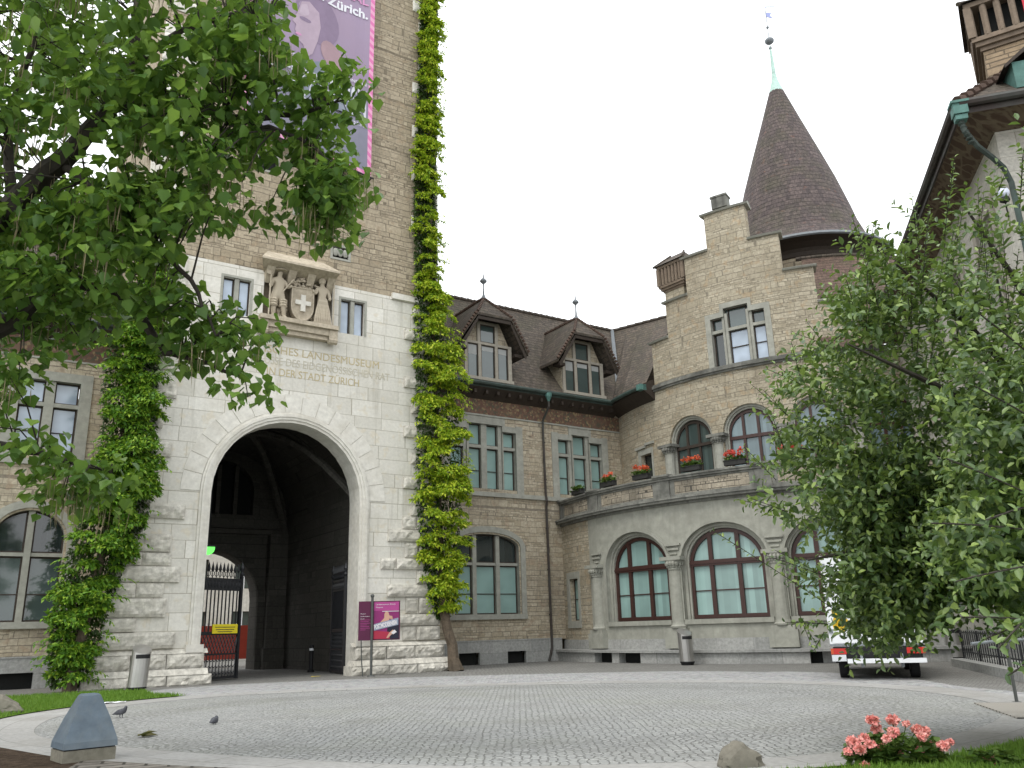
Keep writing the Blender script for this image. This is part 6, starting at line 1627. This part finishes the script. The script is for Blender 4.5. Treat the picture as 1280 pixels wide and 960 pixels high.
wisteria('yellow-green wisteria climbing the full right edge of the gate tower from a bare twisted trunk',
    [(15.75, 1.9, .25, .3), (15.75, 2.6, .55, .5), (15.65, 4, .8, .7), (15.6, 6, 1.0, .9), (15.55, 8.5, 1.0, .9), (15.5, 10.5, .95, .9), (15.35, 12.5, 1.0, .9), (15.15, 14, .7, .7), (15.05, 15.5, .5, .5), (14.95, 18, .55, .5), (15.0, 22, .5, .45), (15.1, 26, .5, .45), (15.2, 31, .42, .4), (15.2, 34, .4, .4)],
    62000, [([(15.92, .9, -.05), (15.86, .75, .4), (15.9, .62, .9), (15.78, .45, 1.5), (15.7, .3, 2.2), (15.65, .25, 4)], [.3, .22, .2, .19, .17, .12]), ([(15.75, .8, 0), (15.98, .68, .6), (15.72, .6, 1.2), (15.82, .4, 2.0)], [.16, .12, .12, .1]), ([(15.65, .25, 3.8), (15.5, .25, 8), (15.3, .2, 14), (15.1, .15, 24), (15.2, .12, 34)], [.12, .09, .07, .05, .03])], 1.25)
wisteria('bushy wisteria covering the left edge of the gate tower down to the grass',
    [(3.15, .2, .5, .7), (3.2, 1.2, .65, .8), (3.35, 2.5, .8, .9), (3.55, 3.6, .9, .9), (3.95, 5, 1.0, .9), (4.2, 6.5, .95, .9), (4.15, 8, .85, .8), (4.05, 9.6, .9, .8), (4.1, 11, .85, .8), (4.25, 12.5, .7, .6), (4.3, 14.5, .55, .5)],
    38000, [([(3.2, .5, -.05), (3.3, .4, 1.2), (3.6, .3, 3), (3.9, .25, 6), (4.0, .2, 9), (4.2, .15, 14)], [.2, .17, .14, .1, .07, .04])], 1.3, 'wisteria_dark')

# ================================================================== CATALPA, UPPER LEFT
MAT['catalpa_leaf'] = leafmat('catalpa_leaf', [(.055, .12, .028), (.095, .195, .04), (.145, .265, .052), (.235, .37, .075)], .4, .36)
MAT['pods'] = leafmat('pods', [(.17, .14, .08), (.25, .20, .12), (.14, .13, .065)], .15, .7)
cat = thing('catalpa_tree', 'large broad-leaved tree with hanging bean pods filling the upper left', 'tree', (-9.3, 9.6, 0))
def P3(*a): return tuple(at(*a))
limbs = [([(-9.3, 9.6, -.1), (-9.25, 9.6, 1.5), (-9.1, 9.55, 3.2), P3(-190, 440, 10)], [.42, .34, .30, .27]),
         ([P3(-190, 440, 10), P3(-70, 340, 9.9), P3(15, 262, 9.7), P3(75, 205, 9.6), P3(135, 140, 9.6), P3(165, 80, 9.8), P3(172, 0, 10), P3(190, -120, 10.2)], [.24, .20, .155, .125, .09, .06, .05, .03]),
         ([P3(-190, 440, 10), P3(-60, 440, 9.6), P3(25, 398, 9.4), P3(55, 365, 9.4), P3(90, 352, 9.4), P3(140, 362, 9.4), P3(180, 400, 9.4), P3(205, 440, 9.3), P3(250, 452, 9.3), P3(300, 470, 9.3)], [.16, .13, .09, .08, .07, .06, .055, .045, .03, .015]),
         ([P3(135, 140, 9.6), P3(210, 120, 9.5), P3(270, 140, 9.3), P3(310, 150, 9.2), P3(365, 145, 9.2), P3(400, 132, 9.2), P3(430, 125, 9.2)], [.05, .045, .04, .035, .028, .02, .01]),
         ([P3(310, 150, 9.2), P3(345, 163, 9.1), P3(375, 172, 9.1), P3(405, 195, 9.1), P3(430, 240, 9.1)], [.03, .026, .022, .018, .01]),
         ([P3(75, 205, 9.6), P3(140, 250, 9.2), P3(190, 300, 9.1), P3(240, 350, 9.0), P3(270, 420, 9.0)], [.05, .04, .03, .025, .012]),
         ([P3(-190, 440, 10), P3(-80, 540, 9.5), P3(20, 560, 9.3), P3(80, 575, 9.2), P3(140, 590, 9.2)], [.09, .06, .04, .03, .012]),
         ([P3(165, 80, 9.8), P3(230, 40, 9.6), P3(300, 15, 9.5), P3(340, 30, 9.4)], [.05, .035, .025, .012]),
         ([P3(15, 262, 9.7), P3(10, 150, 10.2), P3(40, 60, 10.4), P3(60, -60, 10.6)], [.07, .05, .035, .02])]
m = MB()
for p, r in limbs[:1]: m.tube(p, r, 10)
TR = m.build('trunk', 'bark_dark', cat)
m = MB()
LP = []
for p, r in limbs[1:]:
    pts = [Vector(q) for q in p]; fine = []; fr2 = []
    for i in range(len(pts)-1):
        for k in range(4):
            t = k/4; q = pts[i].lerp(pts[i+1], t)+Vector((random.gauss(0, .012), random.gauss(0, .012), random.gauss(0, .012))); fine.append(q); fr2.append(r[i]+(r[i+1]-r[i])*t)
    fine.append(pts[-1]); fr2.append(r[-1]); m.tube(fine, fr2, 7); LP += fine
BR = m.build('branches', 'bark_dark', cat)
LPn = np.array([tuple(q) for q in LP])
# twig clusters: (x range, y range, number, distance range)
zones = [((-60, 120), (-60, 130), 62, (8.6, 11.5)), ((100, 330), (-60, 100), 44, (8.6, 10.8)), ((130, 290), (90, 265), 58, (8.4, 10.2)), ((-60, 130), (110, 300), 46, (8.8, 10.8)),
         ((270, 345), (25, 130), 13, (8.8, 9.8)), ((290, 445), (95, 190), 17, (8.8, 9.8)), ((378, 436), (175, 292), 26, (8.8, 9.6)), ((-60, 130), (270, 400), 34, (8.6, 10.2)), ((100, 255), (240, 320), 26, (8.5, 9.8)),
         ((195, 275), (310, 400), 13, (8.6, 9.6)), ((275, 335), (370, 440), 9, (8.8, 9.5)), ((225, 280), (400, 460), 5, (8.8, 9.5)), ((-40, 190), (330, 440), 22, (8.7, 10)), ((-60, 70), (440, 600), 15, (8.6, 9.6)), ((40, 150), (555, 625), 9, (8.7, 9.4)), ((295, 315), (460, 505), 2, (9, 9.3)), ((240, 350), (180, 270), 9, (8.8, 9.6)),
         ((-420, -60), (-150, 640), 60, (7.6, 12.5)), ((-60, 330), (-420, -60), 50, (8.6, 12)), ((330, 420), (-260, -40), 14, (9, 11))]
HOLES = ((118, 190, 34, 42), (12, 95, 26, 22), (100, 15, 16, 14), (68, 500, 50, 58), (255, 320, 36, 40), (30, 215, 22, 18), (300, 360, 40, 36), (225, 520, 70, 50))
tw = MB(); P = []; T = []; N = []; L = []; PD = []
for (x0, x1), (y0, y1), n_, (d0, d1) in zones:
    for i in range(n_):
        px_, py_ = RNG.uniform(x0, x1), RNG.uniform(y0, y1)
        if any(((px_-hx)/rx)**2+((py_-hy)/ry)**2 < 1 for hx, hy, rx, ry in HOLES): continue
        c = np.array(at(px_, py_, RNG.uniform(d0, d1)))
        j = np.argmin(np.linalg.norm(LPn-c, axis=1)); b = LPn[j]
        mid = (b+c)/2+np.array((0, 0, .12)); tw.tube([tuple(b), tuple(mid), tuple(c)], [.012, .009, .005], 4, cap=False)
        k = RNG.integers(24, 36)
        u = rnd_dir(k); r = .33*RNG.random(k)**.45; pos = c+u*r[:, None]*(1.15, 1.15, .8)
        a = RNG.uniform(0, 6.283, k); out = np.c_[np.cos(a), np.sin(a), np.zeros(k)]*.75+u*.35
        dn = RNG.uniform(.25, 1.1, k)
        T.append(np.c_[out[:, 0], out[:, 1], -dn]); N.append(np.c_[out[:, 0]*.5, out[:, 1]*.5, np.full(k, .9)]+RNG.normal(size=(k, 3))*.3)
        P.append(pos); L.append(RNG.uniform(.08, .165, k))
        for _ in range(RNG.choice((0, 0, 0, 1, 1))):
            PD.append(c+np.array((RNG.normal()*.1, RNG.normal()*.1, -.08)))
tw.build('twigs', 'bark_dark', cat)
P = np.concatenate(P); T = np.concatenate(T); N = np.concatenate(N); L = np.concatenate(L)
leaves('crown', P, T, N, L, L*.92, 'catalpa_leaf', cat, (HEART, HEART_F))
pm = MB()
pv = []; pt_ = []; pl = []
for c in PD:
    for k in range(RNG.integers(7, 16)):
        pv.append(c+RNG.normal(size=3)*(.09, .09, .04)); pt_.append((RNG.normal()*.06, RNG.normal()*.06, -1)); pl.append(RNG.uniform(.25, .5))
pv = np.array(pv); pt_ = np.array(pt_); pl = np.array(pl)
leaves('pods', pv, pt_, rnd_dir(len(pv)), pl*.85, .012, 'pods', cat, (LANCE*(1, 1, 0), LANCE_F))

# ================================================================== LEAFY FRUIT TREE, RIGHT
MAT['apple_leaf'] = leafmat('apple_leaf', [(.045, .085, .032), (.08, .135, .048), (.12, .19, .062), (.185, .265, .08), (.29, .385, .10)], .25, .38, .5)
ap = thing('fruit_tree', 'dense small-leaved tree spreading in front of the white van on the right', 'tree', (8.1, 10.2, 0))
trunk = [(8.1, 10.2, -.1), (8.05, 10.15, 1.0), (7.8, 10.1, 1.9)]
tm = MB(); tm.tube(trunk, [.2, .16, .14], 10); tm.build('trunk', 'bark_dark', ap)
C0 = np.array((7.4, 10.0, 3.8))
# crown outline as the photograph shows it (x, y, distance), filled from the inside with leafy shoots
poly = np.array([(1095, 300), (1150, 245), (1190, 235), (1240, 215), (1330, 150), (1480, 120), (1650, 300), (1650, 700), (1480, 800), (1300, 765), (1250, 750), (1215, 722), (1172, 770), (1090, 796), (1052, 750), (1000, 690), (965, 650), (965, 590), (985, 520), (1010, 455), (1060, 395), (1085, 345)])
def inpoly(q, P=poly):
    c = np.zeros(len(q), bool); m_ = len(P)
    for i in range(m_):
        a, b = P[i], P[(i+1) % m_]
        with np.errstate(divide='ignore', invalid='ignore'):
            k = ((a[1] > q[:, 1]) != (b[1] > q[:, 1])) & (q[:, 0] < (b[0]-a[0])*(q[:, 1]-a[1])/(b[1]-a[1])+a[0])
        c ^= k
    return c
q = RNG.uniform((940, 110), (1660, 840), (26000, 2)); q = q[inpoly(q)]
cl_ = RNG.uniform((960, 180), (1330, 800), (46, 2)); cr_ = RNG.uniform(22, 55, 46)
near_ = np.min(np.linalg.norm(q[:, None]-cl_[None], axis=2)/cr_[None], axis=1)
dens_ = np.where(near_ < 1, 1., .34)
dens_ *= np.interp(q[:, 0], [940, 1010, 1080, 1150], [.06, .24, .7, 1.]); dens_ *= np.where((q[:, 1] < 420) & (q[:, 0] > 1090), np.interp(q[:, 1], [240, 330, 430], [.03, .12, .75]), 1)
dens_ *= np.where((q[:, 0] < 1075) & (q[:, 1] > 660), .35, 1)
dens_ = np.where(q[:, 0] > 1300, .3, dens_)
q = q[RNG.random(len(q)) < dens_*.72][:3600]
bm_ = MB(); P = []; T = []; N = []; L = []
tips = []
for k in range(16):
    px, py = ((1010, 700), (1000, 560), (1060, 430), (1120, 330), (1200, 250), (1280, 230), (1050, 620), (1120, 560), (1190, 420), (1260, 600), (1150, 700), (1400, 250), (1500, 450), (1400, 650), (1250, 740), (1100, 760))[k]
    e = np.array(at(px, py, 9.2+.9*math.sin(k*2.1))); s = np.array(trunk[2]); md_ = (s+e)/2+np.array((0, 0, .25)); m2 = (s*.25+e*.75)+np.array((0, 0, .22))
    bm_.tube([tuple(s), tuple(md_), tuple(m2), tuple(e)], [.085, .06, .034, .010], 6)
    tips += [s*(1-t)+e*t for t in (.4, .55, .7, .85, 1.)]
tips = np.array(tips)
def shoot(b, dirv, ln, n_, lf, droop=.1):
    t = np.linspace(.08, 1, n_); d = dirv/np.linalg.norm(dirv)
    pos = b+d*(t*ln)[:, None]+np.array((0, 0, -1))*(droop*ln*t**2)[:, None]
    a = np.arange(n_)*2.4+RNG.uniform(0, 6.28); ref = np.array((0, 0, 1.)) if abs(d[2]) < .85 else np.array((1., 0, 0)); x = np.cross(d, ref); x /= np.linalg.norm(x); y = np.cross(x, d)
    rad_ = np.cos(a)[:, None]*x+np.sin(a)[:, None]*y
    P.append(pos); T.append(rad_*.8+d*.55+RNG.normal(size=(n_, 3))*.2+np.array((0, 0, -.12))); N.append(d*.6+np.array((0, 0, .9))+rad_*-.2+RNG.normal(size=(n_, 3))*.25); L.append(lf*RNG.uniform(.7, 1.15, n_)*(1-.35*t**3))
    return pos
core_ = RNG.uniform((1075, 600), (1330, 765), (1100, 2)); core_ = core_[inpoly(core_)]
van_ = RNG.uniform((1078, 640), (1180, 800), (330, 2)); van_ = van_[inpoly(van_)]
q = np.concatenate([q, van_, core_]); ncore = len(core_)
for iq, (px, py) in enumerate(q):
    d = RNG.uniform(9.4, 11.2) if iq >= len(q)-ncore else RNG.choice((RNG.uniform(7.4, 9.2), RNG.uniform(8.6, 11.2)), p=(.45, .55)) if px > 1190 else RNG.uniform(8.9, 11)
    b = np.array(at(px, py, d)); out = unit(b-C0)*.8+RNG.normal(size=3)*.5+np.array((0, 0, .35))
    shoot(b, out, RNG.uniform(.25, .6), RNG.integers(10, 15), .124)
# upright and outlying sprays
sprays = [((1085, 330), (1100, 282), .5), ((1110, 330), (1095, 300), .4), ((1180, 300), (1192, 208), 1.), ((1150, 330), (1148, 250), .8), ((1240, 260), (1256, 215), .7), ((1275, 260), (1285, 190), .8), ((1225, 300), (1228, 235), .7),
          ((1000, 480), (965, 455), .6), ((1030, 430), (1000, 405), .5), ((1070, 395), (1055, 360), .5), ((985, 520), (945, 480), .6), ((970, 600), (935, 560), .5), ((980, 560), (955, 520), .5), ((985, 640), (940, 615), .6), ((1040, 760), (892, 660), 1.5), ((1030, 720), (965, 690), .7), ((1000, 770), (1020, 800), .4), ((1040, 780), (985, 770), .7), ((1030, 790), (1018, 812), .4), ((1000, 470), (985, 430), .5), ((1050, 420), (1020, 440), .5)] + [((1085+i*13+RNG.normal()*5, 430+RNG.normal()*25), (1078+i*14+RNG.normal()*14, RNG.uniform(250, 350)), .9) for i in range(17)]
for (x0, y0), (x1, y1), l_ in sprays:
    for rep in range(1 if l_ > 1.2 else 2):
        a = np.array(at(x0, y0, 9.2)); b = np.array(at(x1+RNG.normal()*6, y1+RNG.normal()*6, 9.1+RNG.normal()*.2)); ln = np.linalg.norm(b-a)
        pos = shoot(a, b-a, ln, max(8, int(ln/.042)), .085, .03); bm_.tube([tuple(a)]+[tuple(p_) for p_ in pos[::4]]+[tuple(pos[-1])], [.005]+[.004]*len(pos[::4])+[.002], 4)
# a few nearer sprays with larger leaves at the right edge
for (x0, y0), (x1, y1), d in (((1330, 640), (1180, 560), 6.6), ((1340, 700), (1190, 715), 6.4), ((1330, 780), (1200, 760), 6.4), ((1350, 560), (1215, 470), 6.8), ((1340, 720), (1245, 800), 6.2), ((1330, 480), (1220, 380), 7.0), ((1340, 620), (1230, 640), 6.2), ((1345, 800), (1258, 835), 6.3), ((1340, 670), (1160, 640), 6.9), ((1340, 760), (1225, 790), 6.6)):
    a = np.array(at(x0, y0, d+.4)); b = np.array(at(x1, y1, d)); ln = np.linalg.norm(b-a); pos = shoot(a, b-a, ln, max(9, int(ln/.045)), .12, .06)
    bm_.tube([tuple(a)]+[tuple(p_) for p_ in pos[::4]]+[tuple(pos[-1])], [.012]+[.008]*len(pos[::4])+[.004], 5)
bm_.build('branches', 'bark_dark', ap)
P = np.concatenate(P); T = np.concatenate(T); N = np.concatenate(N); L = np.concatenate(L)
leaves('crown', P, T, N, L, L*.58, 'apple_leaf', ap, (OVAL, OVAL_F))

# ================================================================== SMALL THINGS ON THE COBBLES
MAT['pigeon'] = plain('pigeon', (.075, .078, .09), .7, .4, 30, 0, coord='obj'); MAT['pigeon_light'] = plain('pigeon_light', (.16, .165, .18), .7, .3, 30, 0, coord='obj')
def pigeon(label, loc, rz, mat='pigeon', s=1.):
    f = lambda a, b, c: Vector((a*s, b*s, c*s))
    V = [(-.02, 0, .13), (.07, 0, .15), (.11, 0, .2), (.125, 0, .245), (.16, 0, .24), (-.10, 0, .115), (-.19, 0, .09), (-.25, 0, .075), (0, .035, .09), (0, .035, .02), (0, -.035, .09), (0, -.035, .02), (.03, .035, .008), (.03, -.035, .008)]
    E2 = [(0, 1), (1, 2), (2, 3), (3, 4), (0, 5), (5, 6), (6, 7), (0, 8), (8, 9), (0, 10), (10, 11), (9, 12), (11, 13)]
    o = skinfig('pigeon', V, E2, [(.062, .062), .06, .034, .032, .008, .05, (.03, .02), (.03, .008), .014, .006, .014, .006, .006, .006], mat, None, f)
    o.location = loc; o.rotation_euler = (0, 0, rz); tag(o, label, 'pigeon'); return o
pigeon('dark grey pigeon walking on the cobbles near the lamp housing', (-7.54, 16.84, .008), rad(-20), 'pigeon', .82)
pigeon('small pigeon farther to the right on the open cobbles', (-5.18, 15.12, .008), rad(75), 'pigeon', .48)
MAT['dry_leaf'] = leafmat('dry_leaf', [(.10, .10, .04), (.14, .12, .05)], .1, .8)
for (x, y), lb in (((-5.72, 13.4), 'curled brown green leaf lying on the cobbles near the pavement ring'), ):
    o = leaves('fallen_leaf', np.array([(x, y, .03), (x+.05, y+.02, .02)]), np.array([(1, .5, .35), (.8, .9, .1)]), np.array([(0, 0, 1.), (.3, 0, 1)]), .26, .16, 'dry_leaf', None, (HEART, HEART_F)); tag(o, lb, 'leaf')
MAT['paper'] = plain('paper', (.75, .76, .78), .8, .05, 4, 0, coord='obj')
m = MB(); g = [[(-.24+.48*i/6, -.09+.18*j/3, .012+.03*abs(math.sin(i*.9+j*1.3))) for i in range(7)] for j in range(4)]
for j in range(3):
    for i in range(6): m.quad(g[j][i], g[j][i+1], g[j+1][i+1], g[j+1][i])
o = m.build('paper_scrap', 'paper'); o.location = (-9.42, 20.64, .01); o.rotation_euler = (0, 0, rad(20)); tag(o, 'crumpled white paper lying on the paving by the left lawn', 'litter')

m = MB(); m.face([(-.16, -.07, .012), (.12, -.09, .02), (.19, .05, .03), (-.02, .1, .018), (-.15, .06, .025)]); m.face([(-.05, -.05, .03), (.1, -.02, .05), (.06, .07, .04)])
o = m.build('paper_scrap', 'petal_orange'); o.location = (-7.15, 30.9, .008); o.data.materials[0] = MAT['yellow_sign']; tag(o, 'flat orange yellow scrap lying on the ground inside the gateway', 'litter')
